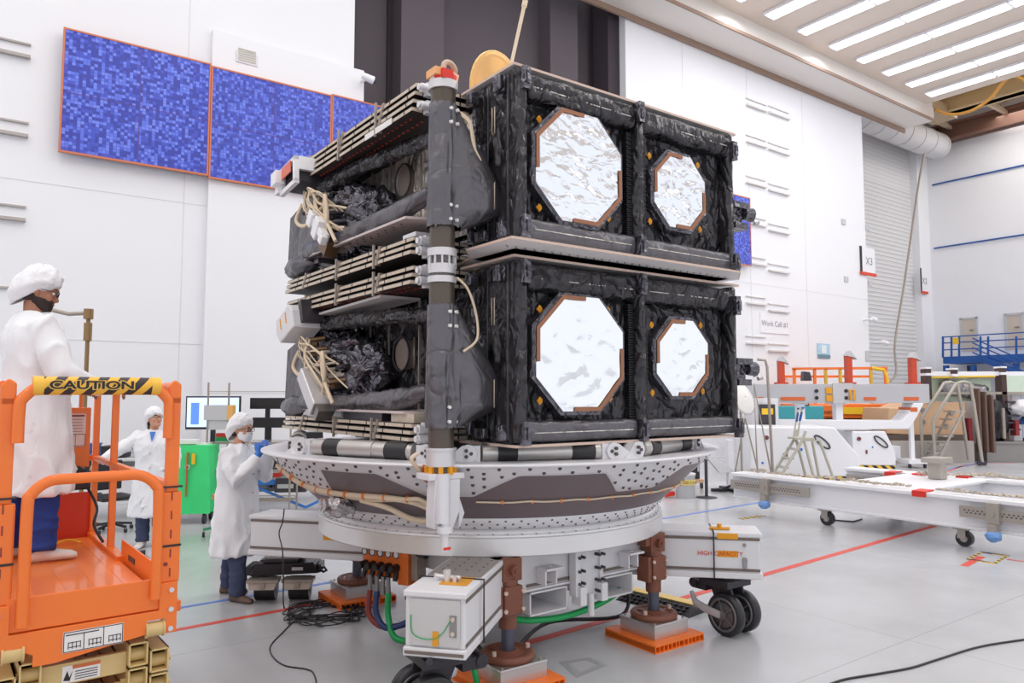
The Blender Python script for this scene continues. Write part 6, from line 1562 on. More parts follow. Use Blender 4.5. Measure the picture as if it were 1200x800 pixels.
# coiled cable pile on the floor, long leads
c = ground(385, 718); rr = random.Random(11); pts = []
for k in range(110):
    a = k * .62 + rr.uniform(-.3, .3); q = rr.uniform(.10, .36); pts.append((c.x + q * 1.15 * math.cos(a), c.y + q * 1.25 * math.sin(a), .008 + .045 * rr.random() * (1 - q / .5)))
lead = [ground(*p, .006) for p in ((352, 724), (330, 742), (316, 760), (330, 778), (360, 784), (368, 790), (372, 806))]
m = MB(); m.tube(spline(pts + [tuple(p) for p in lead], 5), .0055, 5)
m.build('coiled_cable', M_cable, label='tangled coil of black cable lying on the floor by the left jack', cat='cable')
a = at(333, 596, 6.75); m = MB(); m.tube(spline([a, at(331, 612, 6.75), at(327, 625, 6.72), at(331, 645, 6.6), at(332, 680, 6.5), ground(333, 712, .006), ground(345, 724, .006)], 6), .006, 6); m.build('black_cable', M_cable, label='thin black lead running from the left arm down to the coil', cat='cable')
m = MB(); m.tube(spline([ground(*p, .008) for p in ((950, 812), (985, 797), (1030, 789), (1068, 782), (1100, 772), (1150, 757), (1215, 747))], 8), .008, 6); m.build('floor_cable', M_cable, label='black cable curving across the bare floor at lower right', cat='cable')
m = MB(); m.tube(spline([at(309, 430, 8.5), at(305, 452, 8.5), at(303, 470, 8.5), at(308, 500, 8.4)], 6), .006, 5)
# cable ramp
g = ground(775, 716); t = thing('cable_ramp', 'black rubber cable ramp with a yellow lid behind the right jack', 'cable ramp', ground(740, 697), math.atan2((ground(815, 715) - ground(740, 697)).y, (ground(815, 715) - ground(740, 697)).x))
L_ = (ground(815, 715) - ground(740, 697)).length
m = MB(); m.prism([(0, -.25, 0), (0, -.08, .055), (0, .08, .055), (0, .25, 0)], (L_, 0, 0)); m.prism([(L_, -.25, 0), (L_, -.08, .055), (L_, .08, .055), (L_, .25, 0)], (.09, 0, 0))
for i in range(12):
    for j in range(3): m.cbox((.05 + i * L_ / 12, -.22 + j * .05, .018 + j * .016), (.035, .02, .01), .6)
m.build('ramp_body', M_black, t); MB().box(0, -.06, .056, L_, .06, .066).build('yellow_lid', pbr('pale yellow lid', (236, 204, 120), .5), t)

for k, (px, py, Y, w, h, mt, nm, lb, ct) in enumerate(((312, 520, 11.9, .45, .10, M_black, 'keyboard_tray', 'black keyboard tray on the bench near the ring edge', 'tray'), (322, 540, 12.0, .5, .22, M_dark, 'power_supply', 'dark grey power supply box on the lower bench near the ring', 'power supply'), (300, 545, 12.1, .3, .18, M_grey, 'meter_box', 'grey meter box on the lower bench behind the worker', 'meter'), (345, 508, 13.0, .5, .3, M_black, 'printer', 'black printer on the far end of the bench', 'printer'))):
    q = at(px, py, Y); zz = .985 if py < 530 else .38
    tt = thing(nm, lb, ct, (q.x, q.y, zz), .1 * k); m = MB(); m.prism([(0, 0, 0), (w, 0, 0), (w * .97, .02, h), (w * .03, .02, h)], (0, .28, 0)); m.build('housing', mt, tt, bevel=.01)
    MB().box(w * .1, -.012, h * .3, w * .6, .012, h * .6).build('front_panel', M_greyl, tt); MB().cyl((w * .8, -.015, h * .45), (w * .8, .01, h * .45), h * .12, n=12).build('knob', M_ink, tt)
for k, (px, py, Y, mt) in enumerate(((296, 512, 11.8, M_orange), (303, 515, 11.85, M_green), (309, 513, 11.8, M_glove), (315, 515, 11.9, M_orange))):
    q = at(px, py, Y); z0 = .985; tt = thing('tape_roll', ('orange', 'green', 'blue', 'second orange')[k] + ' tape roll standing on the bench behind the gloved worker', 'tape roll', (q.x, q.y, z0), 0, 'tape rolls on the bench')
    MB().tube([(.045 * math.cos(a * PI / 8), 0, .055 + .045 * math.sin(a * PI / 8)) for a in range(16)], .016, 8, closed=True).build('tape_ring', mt, tt)
    MB().tube([(.028 * math.cos(a * PI / 8), 0, .055 + .028 * math.sin(a * PI / 8)) for a in range(16)], .006, 6, closed=True).build('core', M_paper, tt)
# ================================================================ right background: frames, lifts, ladders
ROPE = pbr('off white chain and rope', (196, 184, 168), .6, metal=.15, var=.2, vscale=18)
SLOT = pbr('perforated steel bar', (176, 168, 160), .45, metal=.5)
t = thing('lifting_frame', 'long white wheeled lifting frame of two beams with chains lying on it', 'lifting frame', (0, 0, 0), ANG)
def fbeam(u0, v0, v1, name='beam'):
    m = MB(); m.box(u0 - .10, v0, .27, u0 + .10, v1, .60); m.box(u0 - .17, v0, .60, u0 + .17, v1, .655); m.box(u0 - .13, v0, .24, u0 + .13, v1, .28); m.build(name, M_white, t, bevel=.012)
fbeam(10.42, 1.2, 7.95); fbeam(12.75, .5, 7.3)
m = MB(); m.box(10.5, 5.1, .32, 12.7, 6.1, .60); m.box(10.5, 5.0, .60, 12.7, 6.2, .645); m.build('cross_beam', M_white, t, bevel=.012)
m = MB(); m.box(10.5, 1.2, .32, 12.7, 1.6, .60); m.build('cross_beam', M_white, t)
for u_, va, vb, vc in ((10.42, 6.5, 7.93, 7.25), (10.42, 3.1, 4.4, 4.0), (12.75, 5.9, 7.25, 6.55)):
    m = MB(); m.box(u_ - .20, va, .40, u_ - .17, vb, .54, mat=0)
    for k in range(int((vb - va - .2) / .05)):
        for zz in (.455, .485): m.box(u_ - .204, va + .15 + k * .05 + (.025 if zz > .46 else 0), zz, u_ - .199, va + .17 + k * .05 + (.025 if zz > .46 else 0), zz + .014, mat=1)
    b = m.build('perforated_bar', [SLOT, M_dark], t)
    m = MB(); m.box(u_ - .26, vc - .07, .36, u_ - .16, vc + .07, .62); m.box(u_ - .30, vc - .05, .24, u_ - .18, vc + .05, .36); m.cyl((u_ - .28, vc, .48), (u_ - .24, vc, .48), .03, n=10); m.build('clamp', SLOT, b, bevel=.006)
    if u_ < 11:
        m = MB(); crumple(m, (u_ - .25, vc, .22), .09, (1, 1, .8), int(vc * 10), 14, 10, .4); m.build('blue_wrapped_tip', pbr('light blue nitrile', (120, 166, 226), .5), b)
for (u_, v_) in ((10.42, 6.35), (10.42, 4.45), (12.75, 6.5), (12.75, 2.0), (10.42, 1.5)):
    m = MB(); m.box(u_ - .09, v_ - .09, .215, u_ + .09, v_ + .09, .24); m.box(u_ - .06, v_ - .05, .1, u_ - .045, v_ + .05, .22); m.box(u_ + .045, v_ - .05, .1, u_ + .06, v_ + .05, .22); c_ = m.build('caster_fork', SLOT, t)
    MB().cyl((u_ - .04, v_ - .02, .10), (u_ + .04, v_ - .02, .10), .10, n=22).build('wheel', M_rubber, c_)
    MB().cyl((u_ - .044, v_ - .02, .10), (u_ + .044, v_ - .02, .10), .045, n=14).build('wheel_hub', SLOT, c_)
def chain(pts, seed, label, par=None, r=.035):
    rn = random.Random(seed); sp = spline(pts, 10); m = MB()
    for k in range(len(sp) - 1):
        a, b = Vector(sp[k]), Vector(sp[k + 1]); o = Vector((rn.uniform(-.02, .02), rn.uniform(-.02, .02), rn.uniform(0, .03)))
        L = (b - a); q = Vector((-L.y, L.x, 0)).normalized() * r * rn.uniform(.5, 1.1)
        if rn.random() < .25: m.bar(a + o, b + o + Z * .01, .05, .04)
        m.tube([a + o, (a + b) / 2 + q + Z * .012, b + o, (a + b) / 2 - q + Z * .006], r * .34, 6, closed=True)
    m.build('sling_chain', ROPE, rz=ANG, label=label, cat='chain', group='chains and slings lying on the white frame')
chain([(10.42, 7.7, .69), (10.36, 6.9, .69), (10.48, 6.2, .69), (10.38, 5.6, .69), (10.44, 5.1, .69)], 1, 'chain and turnbuckle lying along the near white beam, left half')
chain([(10.42, 4.75, .69), (10.38, 4.2, .69), (10.46, 3.6, .69), (10.4, 3.1, .69)], 2, 'chain and shackles along near white beam at the right edge')
chain([(12.75, 5.0, .69), (12.66, 4.4, .69), (12.8, 3.8, .69)], 3, 'sling lying on the far white beam near right edge')
chain([(12.3, 5.9, .68), (12.5, 5.5, .68), (12.9, 5.0, .69), (12.6, 5.4, .68)], 4, 'heap of sling on the cross beam of the white frame')
m = MB(); m.box(12.0, 5.4, .65, 12.2, 5.6, .9); m.box(11.9, 5.35, .9, 12.3, 5.65, .98); m.box(11.75, 5.42, .5, 12.6, 5.58, .64)
m.build('shackle_post', SLOT, t, bevel=.01)
for (u_, v_, lb) in ((10.42, 4.9, 'bright orange tag draped over the near white beam'), (12.5, 6.35, 'bright orange tag on the far white beam, leftmost'), (12.6, 5.95, 'bright orange tag on the cross beam, middle of far tags'), (12.75, 5.35, 'bright orange tag on the far white beam, rightmost')):
    m = MB(); m.prism([(u_ - .19, v_ - .09, .59), (u_ - .19, v_ - .09, .668), (u_ + .05, v_ - .09, .675), (u_ + .05, v_ - .09, .66), (u_ - .175, v_ - .09, .657), (u_ - .175, v_ - .09, .59)], (0, .18, 0))
    m.build('orange_tag', M_redb, rz=ANG, label=lb, cat='tag', group='orange tags on the white lifting frame')
g = ground(1000, 611, .004); m = MB(); m.tube([ground(975, 609, .01), ground(1000, 611, .01), ground(1010, 608, .01)], .012, 6); m.build('tow_bar', M_dark, label='thin dark bar lying on the floor below the white beam', cat='bar')
# strongback on white supports
def W(px, py, Y): return at(px, py, Y)
Y0 = 20.0
t = thing('strongback_beam', 'long pale grey box beam on white supports with red posts standing behind the frames', 'beam', (0, Y0, 0))
def X(px): return (px - 600) / 868.0 * Y0 * 1.0
def Zp(py): return at(600, py, Y0).z
m = MB(); m.box(X(872), -.25, Zp(472), X(1082), .25, Zp(450)); bm = m.build('box_beam', pbr('pale grey beam', (186, 186, 190), .5, var=.05), t, bevel=.01)
m = MB()
for a, b in ((884, 890), (910, 938), (1006, 1020), (1052, 1069)): m.box(X(a), -.27, Zp(469), X(b), -.25, Zp(465))
m.build('orange_bar', pbr('rust orange bar', (214, 104, 56), .5), bm)
m = MB(); m.box(X(970), -.28, Zp(472), X(993), -.25, Zp(449)); m.build('splice_plate', M_greyl, bm)
m = MB()
for a, c in ((951, 458), (951, 466), (985, 458), (985, 466)): m.cyl((X(a), -.3, Zp(c)), (X(a), -.28, Zp(c)), .05, n=10)
m.build('holes', M_ink, bm)
m = MB(); m.box(X(962), -.3, Zp(461), X(969), -.27, Zp(454)); m.box(X(962), -.3, Zp(470), X(969), -.27, Zp(463)); m.tube([(X(989), -.3, Zp(468)), (X(989), -.3, Zp(457)), (X(994), -.3, Zp(457)), (X(994), -.3, Zp(468))], .03, 6, closed=True); m.build('yellow_lugs', M_kapton, bm)
for px, y0, lean_ in ((915, 422, 0), (994, 416, 0), (1069, 418, 0)):
    m = MB(); m.box(X(px) - .07, -.1, Zp(450), X(px) + .07, .1, Zp(y0)); m.box(X(px) - .14, -.15, Zp(450), X(px) + .14, .15, Zp(450) + .05); rp_ = m.build('red_post', pbr('post red', (198, 70, 40), .5), t)
    m = MB(); m.prism([(X(px) - .09, -.12, Zp(y0) - .02), (X(px) + .02, -.12, Zp(y0) + .12), (X(px) + .2, -.12, Zp(y0) - .12), (X(px) + .1, -.12, Zp(y0) - .06)], (0, .24, 0)); m.build('post_cap', M_greyl, rp_)
for px in (936, 980):
    m = MB(); m.box(X(px) - .09, -.12, Zp(498), X(px) + .09, .12, Zp(472)); m.box(X(px) - .16, -.16, Zp(474), X(px) + .16, .16, Zp(471)); m.build('support_leg', M_white, t)
m = MB(); m.prism([(X(880), -.3, Zp(503)), (X(880), -.3, Zp(491)), (X(1048), -.3, Zp(492)), (X(1056), -.3, Zp(484)), (X(1062), -.3, Zp(472)), (X(1074), -.3, Zp(472)), (X(1066), -.3, Zp(487)), (X(1056), -.3, Zp(502))], (0, .6, 0)); m.build('base_beam', M_white, t, bevel=.02)
m = MB(); m.box(X(1058), -.31, Zp(482), X(1066), .31, Zp(477)); m.build('rust_band', pbr('rust orange bar', 0), t)
for px in (885, 1062):
    m = MB(); m.box(X(px + 3) - .05, -.05, .2, X(px + 3) + .05, .05, Zp(490)); m.box(X(px + 3) - .25, -.3, .12, X(px + 3) + .25, .3, .22); m.build('stand_leg', M_white, t)
    for q in (-.2, .2): MB().cyl((X(px + 3) + q, -.2, .06), (X(px + 3) + q + .04, -.2, .06), .06, n=12).build('caster', M_dark, t)
# far orange scissor lift
t = thing('scissor_lift', 'far orange scissor lift behind the pale grey beam', 'scissor lift', (0, 24, 0)); Y0 = 24.0
def X(px): return (px - 600) / 868.0 * Y0
def Zp(py): return at(600, py, Y0).z
for a in (931, 955, 968, 985, 1021, 1038): MB().box(X(a) - .04, 0, Zp(476), X(a) + .04, .08, Zp(432)).build('rail_post', pbr('yellow rail foam', (214, 176, 60), .6) if a in (968, 985, 1021) else M_orange, t)
MB().bar((X(929), .04, Zp(432)), (X(1040), .04, Zp(431)), .08, .08).build('top_rail', M_orange, t)
MB().tube([(X(1022), .04, Zp(431)), (X(1036), .04, Zp(433)), (X(1039), .04, Zp(440)), (X(1040), .04, Zp(449))], .06, 8).build('yellow_padding', M_yellow, t)
MB().bar((X(929), 1.2, Zp(440)), (X(1040), 1.2, Zp(440)), .08, .08).build('mid_rail', M_orange, t)
m = MB(); m.prism([(X(940), -.1, Zp(446)), (X(950), -.1, Zp(446)), (X(948), -.1, Zp(436)), (X(941), -.1, Zp(435))], (0, .3, 0)); m.build('control_panel', M_dark, t, bevel=.02)
m = MB(); m.box(X(928), -.1, Zp(490), X(1040), 1.3, Zp(473)); m.box(X(946), -.2, Zp(488), X(978), .0, Zp(474)); ch = m.build('chassis', M_orange, t, bevel=.03)
m = MB(); m.box(X(984), -.16, Zp(485), X(1010), -.1, Zp(477)); m.build('yellow_panel', M_yellow, ch); text_part('WARNING', .16, M_ink, ch, (X(962), -.22, Zp(483)), (0, -1, 0))
m = MB(); m.box(X(936), 0, .3, X(1036), 1.2, Zp(490)); m.build('base', M_dark, t)
for a in (940, 1030): MB().cyl((X(a), -.1, .3), (X(a), .2, .3), .3, n=20).build('wheel', M_rubber, t)
# wooden crate
Y0 = 21.6; t = thing('wooden_crate', 'big slant-sided plywood crate on a dark base behind the white frame', 'crate', (0, Y0, 0))
m = MB(); m.prism([(X(1036), 0, Zp(508)), (X(1126), 0, Zp(512)), (X(1130), 0, Zp(471)), (X(1078), 0, Zp(470)), (X(1060), 0, Zp(478)), (X(1040), 0, Zp(478))], (0, 1.6, 0)); m.build('plywood_body', M_wood, t, bevel=.02)
m = MB(); m.box(X(1034), -.05, Zp(516), X(1128), 1.7, Zp(509)); m.build('dark_skid', pbr('dark skid', (98, 84, 78), .6), t)
m = MB()
for a, c in ((1079, 480), (1079, 494), (1113, 484), (1106, 499), (1140, 492)):
    if a < 1130: m.cyl((X(a), -.04, Zp(c)), (X(a), 0, Zp(c)), .06, n=12)
m.build('metal_eyelets', M_steel, t)
MB().box(X(1130), -.1, .0, X(1134), .2, Zp(490)).build('maroon_post', pbr('maroon post', (140, 44, 48), .5), t)
m = MB(); m.box(X(1036), -.3, 0, X(1130), 2.2, Zp(516)); m.build('pale_pallet', pbr('pale grey plinth', (182, 174, 168), .6), t)
# rolling ladder
Y0 = 20.5; t = thing('rolling_ladder', 'grey rolling stair ladder in front of the plywood crate', 'ladder', (0, Y0, 0)); LM = pbr('ladder grey', (176, 170, 160), .5, metal=.3)
for y in (0, .6):
    MB().tube([(X(1091), y, .1), (X(1091), y, Zp(492)), (X(1120), y, Zp(449)), (X(1128), y, Zp(447)), (X(1136), y, Zp(449)), (X(1139), y, Zp(470)), (X(1146), y, .1)], .045, 8).build('side_frame', LM, t)
for k in range(6):
    f_ = k / 5; x = X(1098) + (X(1124) - X(1098)) * f_; z = .35 + (Zp(482) - .35) * f_; MB().cbox((x, .3, z), (.28, .6, .04)).build('step', LM, t)
for y in (0, .6): MB().bar((X(1096), y, .2), (X(1126), y, Zp(482)), .05, .05).build('stringer', LM, t)
for px in (1092, 1099, 1143, 1148): MB().cyl((X(px), -.03, .07), (X(px), .03, .07), .07, n=12).build('caster', M_dark, t)
# steel plinth and test rig at far right
Y0 = 21.5; t = thing('test_rig', 'cluttered test rig of white columns and dark posts on a steel plinth', 'test rig', (0, Y0, 0))
m = MB(); m.box(X(1152), .0, 0, X(1245), 3, Zp(517)); m.box(X(1150), -.05, Zp(520), X(1247), 3.05, Zp(517)); m.build('plinth', pbr('brushed plinth', (150, 146, 144), .45, metal=.5), t, bevel=.01)
for px, w_ in ((1151, 6), (1195, 5)): MB().box(X(px - w_), .2, Zp(520), X(px + w_), .7, Zp(462)).build('white_column', M_whited, t)
m = MB(); m.box(X(1086), .1, Zp(440), X(1250), .4, Zp(435)); m.build('top_beam', M_white, t)
for px, y0, y1 in ((1088, 432, 468), (1176, 431, 517), (1119, 433, 440)):
    m = MB(); m.box(X(px - 3), .0, Zp(y1), X(px + 3), .3, Zp(y0)); po = m.build('dark_post', pbr('dark brown post', (72, 52, 48), .5), t)
    m = MB(); m.box(X(px - 3.4), -.02, Zp(y0 + 8), X(px + 3.4), .32, Zp(y0 + 5)); m.box(X(px - 3.4), -.02, Zp(y0), X(px + 3.4), .32, Zp(y0 - 2)); m.build('white_band', M_white, po)
m = MB(); m.box(X(1093), .3, Zp(470), X(1168), .34, Zp(443)); m.build('film_panel', M_gpanel, t)
m = MB(); m.box(X(1180), .1, Zp(462), X(1250), .14, Zp(440)); m.build('film_panel', M_gpanel, t)
m = MB(); m.tube([(X(1092), .1, Zp(468)), (X(1092), .1, Zp(442)), (X(1168), .1, Zp(441))], .04, 6); m.build('yellow_edge', pbr('yellow edging', (214, 180, 60), .5), t)
m = MB(); m.box(X(1090), .0, Zp(462), X(1200), .2, Zp(459)); m.build('rail', M_steelw, t)
m = MB()
for k in range(8): crumple(m, (X(1112 + k * 6), .15, Zp(453 + (k * 37 % 9))), .22, (1, .5, 1), 80 + k, 10, 8, .5)
m.build('hardware_cluster', M_steel, t)
m = MB(); crumple(m, (X(1165), .1, Zp(492)), .55, (.8, .5, 1.1), 91, 18, 12, .3); m.build('black_cloth', M_black, t)
m = MB(); crumple(m, (X(1196), -.1, Zp(478)), .4, (1, .6, .6), 92, 18, 12, .3); m.build('white_sheet', M_whited, t)
m = MB(); m.prism([(X(1190), -.2, Zp(497)), (X(1200), -.2, Zp(497)), (X(1200), -.2, Zp(485))], (0, .3, 0)); m.build('blue_corner', M_blue, t)
for k in range(5): MB().box(X(1176), -.1, Zp(470 + k * 8), X(1190), .1, Zp(472 + k * 8)).build('shelf_slat', M_dark, t)
MB().tube([(X(1165), -.3, .7), (X(1165), -.3, Zp(478))], .05, 8).build('pole', M_steelw, t)
MB().box(X(1183), -.15, Zp(510), X(1187), .1, Zp(492)).build('maroon_post', pbr('maroon post', 0), t)
for k, px in enumerate((1140, 1145, 1150)): MB().box(X(px), -.2 - .1 * k, .3, X(px + 2.4), 0, Zp(455 + 4 * k)).build('dark_upright', pbr('rusty brown upright', (112, 88, 78), .6), t)
# mezzanine
MU = 36.8; t = thing('mezzanine_stair', 'bright blue steel landing with railings and stair on the back wall', 'mezzanine', (0, 0, 0), ANG)
def MP(px, py, du=0): q = onu(px, py, MU); return Vector((MU + du, q[1], q[2]))
def mbar(a, b, w, nm, du=0): MB().bar(MP(*a, du), MP(*b, du), w, w).build(nm, M_blue, t)
zf = MP(1105, 418).z
m = MB(); va, vb = MP(1105, 418).y, MP(1260, 418).y
m.box(MU, vb, zf - .32, uEnd - .05, va, zf); m.prism([MP(1150, 419), MP(1150, 424), MP(1176, 433), MP(1215, 446), MP(1215, 439), MP(1185, 429), MP(1158, 420)], (-.12, 0, 0)); m.build('landing', M_blue, t)
for px in (1105, 1115, 1124, 1149, 1158, 1191): mbar((px, 419), (px, 394), .07, 'railing_post')
for y in (395, 402, 410):
    q = MP(1104, y); MB().bar(q, (MU, MP(1245, 400).y, q.z), .05, .05).build('railing_bar', M_blue, t)
for k in range(4): mbar((1150, 397 + k * 5.5), (1205, 421 + k * 5.5), .05, 'stair_railing', -.9)
for px in (1106, 1138, 1188): MB().box(MU + .1, MP(px, 418).y - .1, 0, MU + .3, MP(px, 418).y + .1, zf - .4).build('column', M_blue, t)
MB().box(MU + .9, MP(1125, 418).y - .2, 0, MU + 1.2, MP(1125, 418).y + .1, zf - .4).build('dark_column', M_dark, t)
a = MP(1117, 396); b = MP(1124, 403); MB().box(MU - .06, b.y, b.z, MU - .02, a.y, a.z).build('yellow_sign', M_yellow, t)
# white machine cabinets with oval handles
def cabinet(px, py, w, d, h, label, seed, rz=R(28)):
    g = ground(px, py); t = thing('machine_cabinet', label, 'cabinet', (g.x, g.y, 0), rz, 'white slant-fronted machine cabinets')
    m = MB(); m.prism([(0, 0, .08), (w, 0, .08), (w, 0, h * .45), (w * .78, 0, h), (0, 0, h)], (0, d, 0)); m.build('housing', M_white, t, bevel=.03)
    a = Vector((w * 1.0, 0, h * .45)); b = Vector((w * .78, 0, h)); nn = (b - a).cross(Vector((0, 1, 0))).normalized(); nn = nn if nn.x > 0 else -nn; c = (a + b) / 2 + Vector((0, d * .3, 0)) + nn * .015; e = (b - a).normalized()
    m = MB(); m.tube([c + e * .26 * math.cos(k * PI / 12) + Vector((0, .09 * math.sin(k * PI / 12), 0)) for k in range(24)], .025, 7, closed=True); m.build('oval_handle', M_dark, t)
    c2 = Vector((w * .66, -.02, h * .72)); MB().tube([c2 + Vector((.20 * math.cos(k * PI / 12) * .8, 0, -.20 * math.cos(k * PI / 12) * .7)) + Vector((.05, 0, .05)) * math.sin(k * PI / 12) for k in range(24)], .018, 7, closed=True).build('oval_handle', M_dark, t)
    m = MB(); m.box(w * .3, -.02, h * .4, w * .34, 0, h * .5); m.cyl((w * .15, -.04, h * .8), (w * .15, 0, h * .8), .05, n=14); m.build('knob', pbr('maroon knob', (120, 60, 64), .5), t)
    MB().box(.03, -.015, 0, w - .03, d - .05, .08).build('hazard_skirt', stripes('hazard skirt', (242, 196, 60), (46, 42, 44), 4.5, (1, 0, 1)), t)
    m = MB(); m.box(w * .45, -.01, h * .55, w * .48, 0, h * .6); m.box(w * .1, -.01, h * .3, w * .12, 0, h * .34); m.build('blue_dial', M_glove, t); return t
cabinet(880, 562, 2.45, 1.3, 1.2, 'big white machine cabinet with hazard skirt, behind the ladder', 1, R(-3))
cabinet(1000, 549, 1.1, 1.2, .98, 'white machine cabinet with oval handle at right of the ladder', 2, R(-3))
g = ground(1003, 546); t = thing('control_desk', 'white boxy console between the two oval-handled cabinets', 'console', (g.x - .05, g.y + .6, 0)); MB().box(0, 0, .1, 1.6, .8, .5).build('plinth', M_white, t, bevel=.02); MB().box(.1, -.05, .55, .85, .6, .95).build('white_box', M_white, t, bevel=.02); m = MB(); m.box(0, .0, .5, .06, .6, 1.0); m.box(.9, 0, .5, 1.0, .6, 1.0); m.box(0, .0, .5, 1.0, .6, .56); m.build('tan_bracket', pbr('tan bracket', (170, 150, 130), .6), t)
# platform ladder (A frame) with blue grips
g = ground(945, 571); t = thing('step_ladder', 'folding aluminium step ladder with blue padded hand rails', 'ladder', (g.x, g.y + .2, 0)); Yl = g.y + .2
def lx(px): return (px - 600) / 868 * Yl - g.x
def lz(py): return at(600, py, Yl).z
AL = pbr('pale olive aluminium', (196, 192, 178), .45, metal=.35)
for y in (0, .45):
    MB().tube([(lx(905), y, .03), (lx(938), y, lz(516)), (lx(942), y, lz(505))], .032, 8).build('side_rail', AL, t); MB().tube([(lx(940), y, lz(516)), (lx(952), y, .03)], .032, 8).build('rear_leg', AL, t)
    MB().tube([(lx(928 if y == 0 else 942), y, lz(512)), (lx(933 if y == 0 else 947), y, lz(482)), (lx(937 if y == 0 else 950), y, lz(478))], .02, 8).build('hand_rail', AL, t)
    MB().tube([(lx(931.5 if y == 0 else 945), y, lz(494)), (lx(933.5 if y == 0 else 947.5), y, lz(483))], .028, 8).build('blue_grip', M_blue, t)
MB().tube([(lx(934), 0, lz(479)), (lx(950), .45, lz(478))], .026, 8).build('blue_grip', M_blue, t)
for k in range(4): f_ = (k + 1) / 5; MB().cbox((lx(905) + (lx(938) - lx(905)) * f_, .22, lz(516) * f_), (.12, .45, .03)).build('step', AL, t)
MB().cbox((lx(941), .22, lz(514)), (.4, .5, .04)).build('platform', AL, t)
MB().tube([(lx(958), 0, lz(516)), (lx(975), 0, .05)], .032, 8).build('front_leg', AL, t); MB().tube([(lx(958), .4, lz(516)), (lx(966), .4, .05)], .032, 8).build('front_leg', AL, t); MB().bar((lx(940), 0, lz(516)), (lx(958), 0, lz(516)), .03, .03).build('top_bar', AL, t)
# tall stand and tripod with dish
g = ground(899, 573); t = thing('pole_stand', 'tall slim metal pole stand with bent top by the step ladder', 'stand', (g.x, g.y, 0)); Yl = g.y
MB().tube([(lx(903), 0, .1), (lx(899), 0, lz(430)), (lx(897), 0, lz(422)), (lx(888), 0, lz(421))], .03, 8).build('pole', M_steelw, t); MB().tube([(lx(885), 0, .1), (lx(883), 0, lz(450)), (lx(903), 0, .1)], .022, 8).build('brace', M_steelw, t)
MB().bar((lx(866), 0, .22), (lx(903), 0, .22), .08, .08).build('base_rail', AL, t)
for px in (885, 903): MB().cyl((lx(px) - .02, 0, .06), (lx(px) + .02, 0, .06), .06, n=12).build('caster', M_dark, t)
g = ground(870, 578); t = thing('tripod_dish', 'pale round reflector on a slim tripod right of the lower satellite', 'tripod', (g.x, g.y, 0)); Yl = g.y
for q in range(3): a = q * 2.09 + .5; MB().bar((.45 * math.cos(a), .45 * math.sin(a), .02), (0, 0, .25), .05, .05).build('leg', M_black, t)
MB().cyl((0, 0, .2), (0, 0, lz(478)), .022, n=10).build('pole', M_steelw, t)
m = MB(); c = Vector((lx(872), 0, lz(466))); rg = []
for j in range(7): rr_ = .34 * j / 6; rg.append([c + Matrix.Rotation(R(65), 3, 'X') @ Matrix.Rotation(R(35), 3, 'Y') @ Vector((rr_ * math.cos(k * PI / 12), rr_ * math.sin(k * PI / 12), -.5 * rr_ ** 2)) for k in range(24)])
m.loft(rg, cap=False); o = m.build('reflector', pbr('translucent white dish', (226, 224, 220), .3), t); so = o.modifiers.new('s', 'SOLIDIFY'); so.thickness = .02
MB().tube([(lx(872), 0, lz(490)), (lx(855), 0, .1)], .015, 6).build('strut', M_steelw, t); MB().tube([(lx(872), 0, lz(490)), (lx(890), 0, .1)], .015, 6).build('strut', M_steelw, t)
# white pillar stand on black base
g = ground(856, 575); t = thing('pillar_stand', 'white square pillar on a flat black cross base behind the ring', 'stand', (g.x, g.y, 0), R(10)); Yl = g.y
MB().box(-.06, -.06, .05, .06, .06, at(600, 515, Yl).z).build('pillar', M_white, t, bevel=.01); m = MB(); m.box(-.4, -.06, 0, .5, .06, .06); m.box(-.06, -.4, 0, .06, .4, .06); m.build('base', M_black, t, bevel=.01); MB().prism([(-.6, -.07, at(600, 530, Yl).z), (.0, -.07, at(600, 548, Yl).z), (.1, -.07, at(600, 553, Yl).z), (-.25, -.07, at(600, 553, Yl).z)], (0, .1, 0)).build('gusset', M_whited, t)
# FOD can, stanchion, dark crate on dolly
g = ground(803, 583); t = thing('waste_can', 'grey round can with yellow band reading FOD CAN', 'can', (g.x, g.y, 0)); zt = at(600, 556, g.y).z
MB().cyl((0, 0, 0), (0, 0, zt), .17, .19, n=32).build('can_body', pbr('can grey', (186, 188, 192), .45, metal=.2), t); MB().cyl((0, 0, zt), (0, 0, zt + .03), .2, n=32).build('lid', M_whited, t)
m = MB(); m.cyl((0, 0, zt * .58), (0, 0, zt * .82), .19, .194, n=32, cap=False); yb = m.build('yellow_band', pbr('band yellow', (238, 214, 120), .5), t); text_part('FOD CAN', .075, M_ink, yb, (.04, -.198, zt * .70), (0, -1, 0), sx=.8)
g = ground(828, 583); t = thing('stanchion', 'black stanchion post with round flat base beside the waste can', 'stanchion', (g.x, g.y, 0)); MB().cyl((0, 0, .02), (0, 0, at(600, 538, g.y).z), .03, n=14).build('post', M_dark, t); MB().lathe([(0, .03), (.06, .03), (.19, .015), (.2, 0)], 28).build('base', M_dark, t)
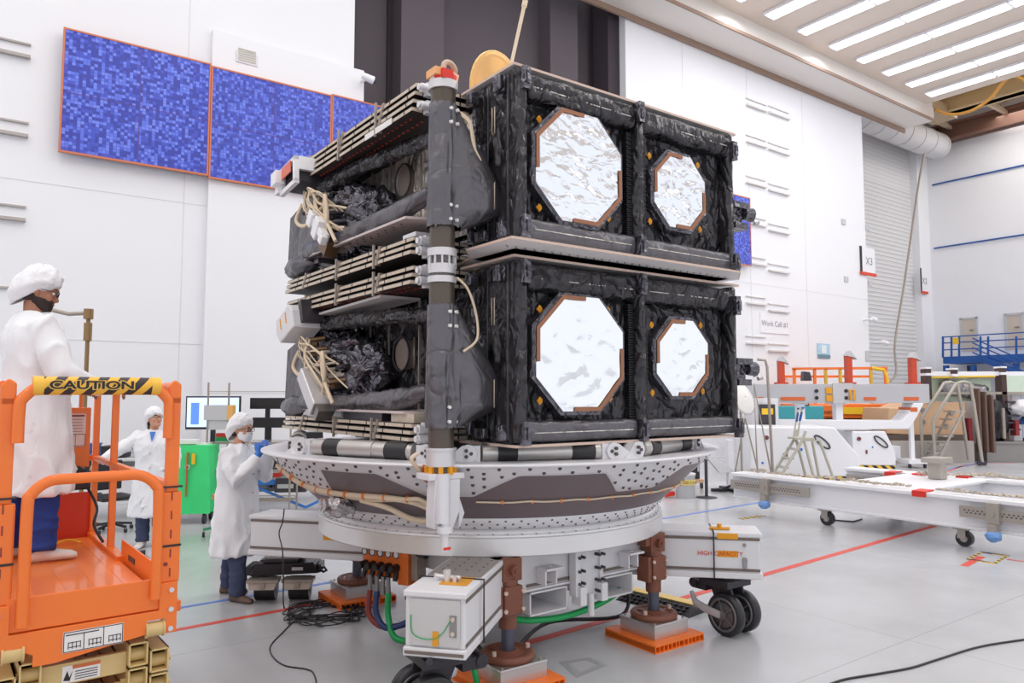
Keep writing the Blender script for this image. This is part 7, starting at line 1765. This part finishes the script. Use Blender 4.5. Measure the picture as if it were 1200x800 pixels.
g = ground(832, 575); t = thing('dark_crate', 'dark grey case on a small wooden dolly behind the stanchion', 'case', (g.x - .45, g.y + .35, 0), .1); MB().box(-.28, 0, .2, .35, .4, .62).build('case', M_dark, t, bevel=.01); MB().box(-.45, -.05, .12, .42, .45, .19).build('dolly_board', M_wood, t); MB().box(.30, -.02, .35, .33, 0, .5).build('latch', M_alub, t)
for x in (-.38, .36): MB().cyl((x, 0, .06), (x + .04, 0, .06), .06, n=12).build('caster', M_dark, t)
g = ground(778, 583); m = MB(); m.bar((g.x, g.y, .05), (g.x + .2, g.y + .05, .08), .08, .08); m.build('orange_chock', M_redb, label='small orange wheel chock on the floor left of the waste can', cat='chock')
g = ground(895, 560); 
# low equipment behind beam: blue-grey bin and white barrels
g = at(926, 485, 22); t = thing('teal_cart', 'teal and white cart under the pale grey beam', 'cart', (g.x - .2, g.y, 0)); MB().box(-.3, 0, .9, 1.2, .6, 1.6).build('teal_box', pbr('teal', (70, 170, 180), .5), t, bevel=.02); MB().box(.1, -.2, .4, 1.6, .4, 1.1).build('grey_box', M_grey, t, bevel=.02)
m = MB(); m.box(-.2, .1, 1.6, -.1, .3, 2.1); m.box(.7, .1, 1.6, .8, .3, 2.1); build_split(m, 'upright', M_dark, t)
for x in (.2, 1.4): MB().cyl((x, 0, .2), (x + .05, 0, .2), .2, n=14).build('wheel', M_dark, t)
g = at(892, 485, 19.0); t = thing('equipment_bin', 'white drum with dark front and yellow label under the beam', 'drum', (g.x, g.y, 0)); MB().cyl((0, 0, .7), (0, 0, 1.85), .42, n=24).build('drum', M_whited, t, bevel=.02); MB().box(-.2, -.46, 1.15, .2, -.4, 1.7).build('dark_front', M_dark, t); MB().box(-.14, -.48, 1.45, .14, -.46, 1.6).build('yellow_label', M_yellow, t); MB().cyl((0, 0, 0), (0, 0, .7), .3, n=20).build('pedestal', M_white, t)
# ================================================================ world and view
w = bpy.data.worlds.new('world'); scn.world = w; w.use_nodes = True
bg = w.node_tree.nodes['Background']; bg.inputs[0].default_value = (.93, .95, 1.0, 1); bg.inputs[1].default_value = 1.0
vs = scn.view_settings; vs.view_transform = 'Standard'; vs.look = 'None'; vs.exposure = EXPO; vs.gamma = 1.0; vs.use_curve_mapping = False
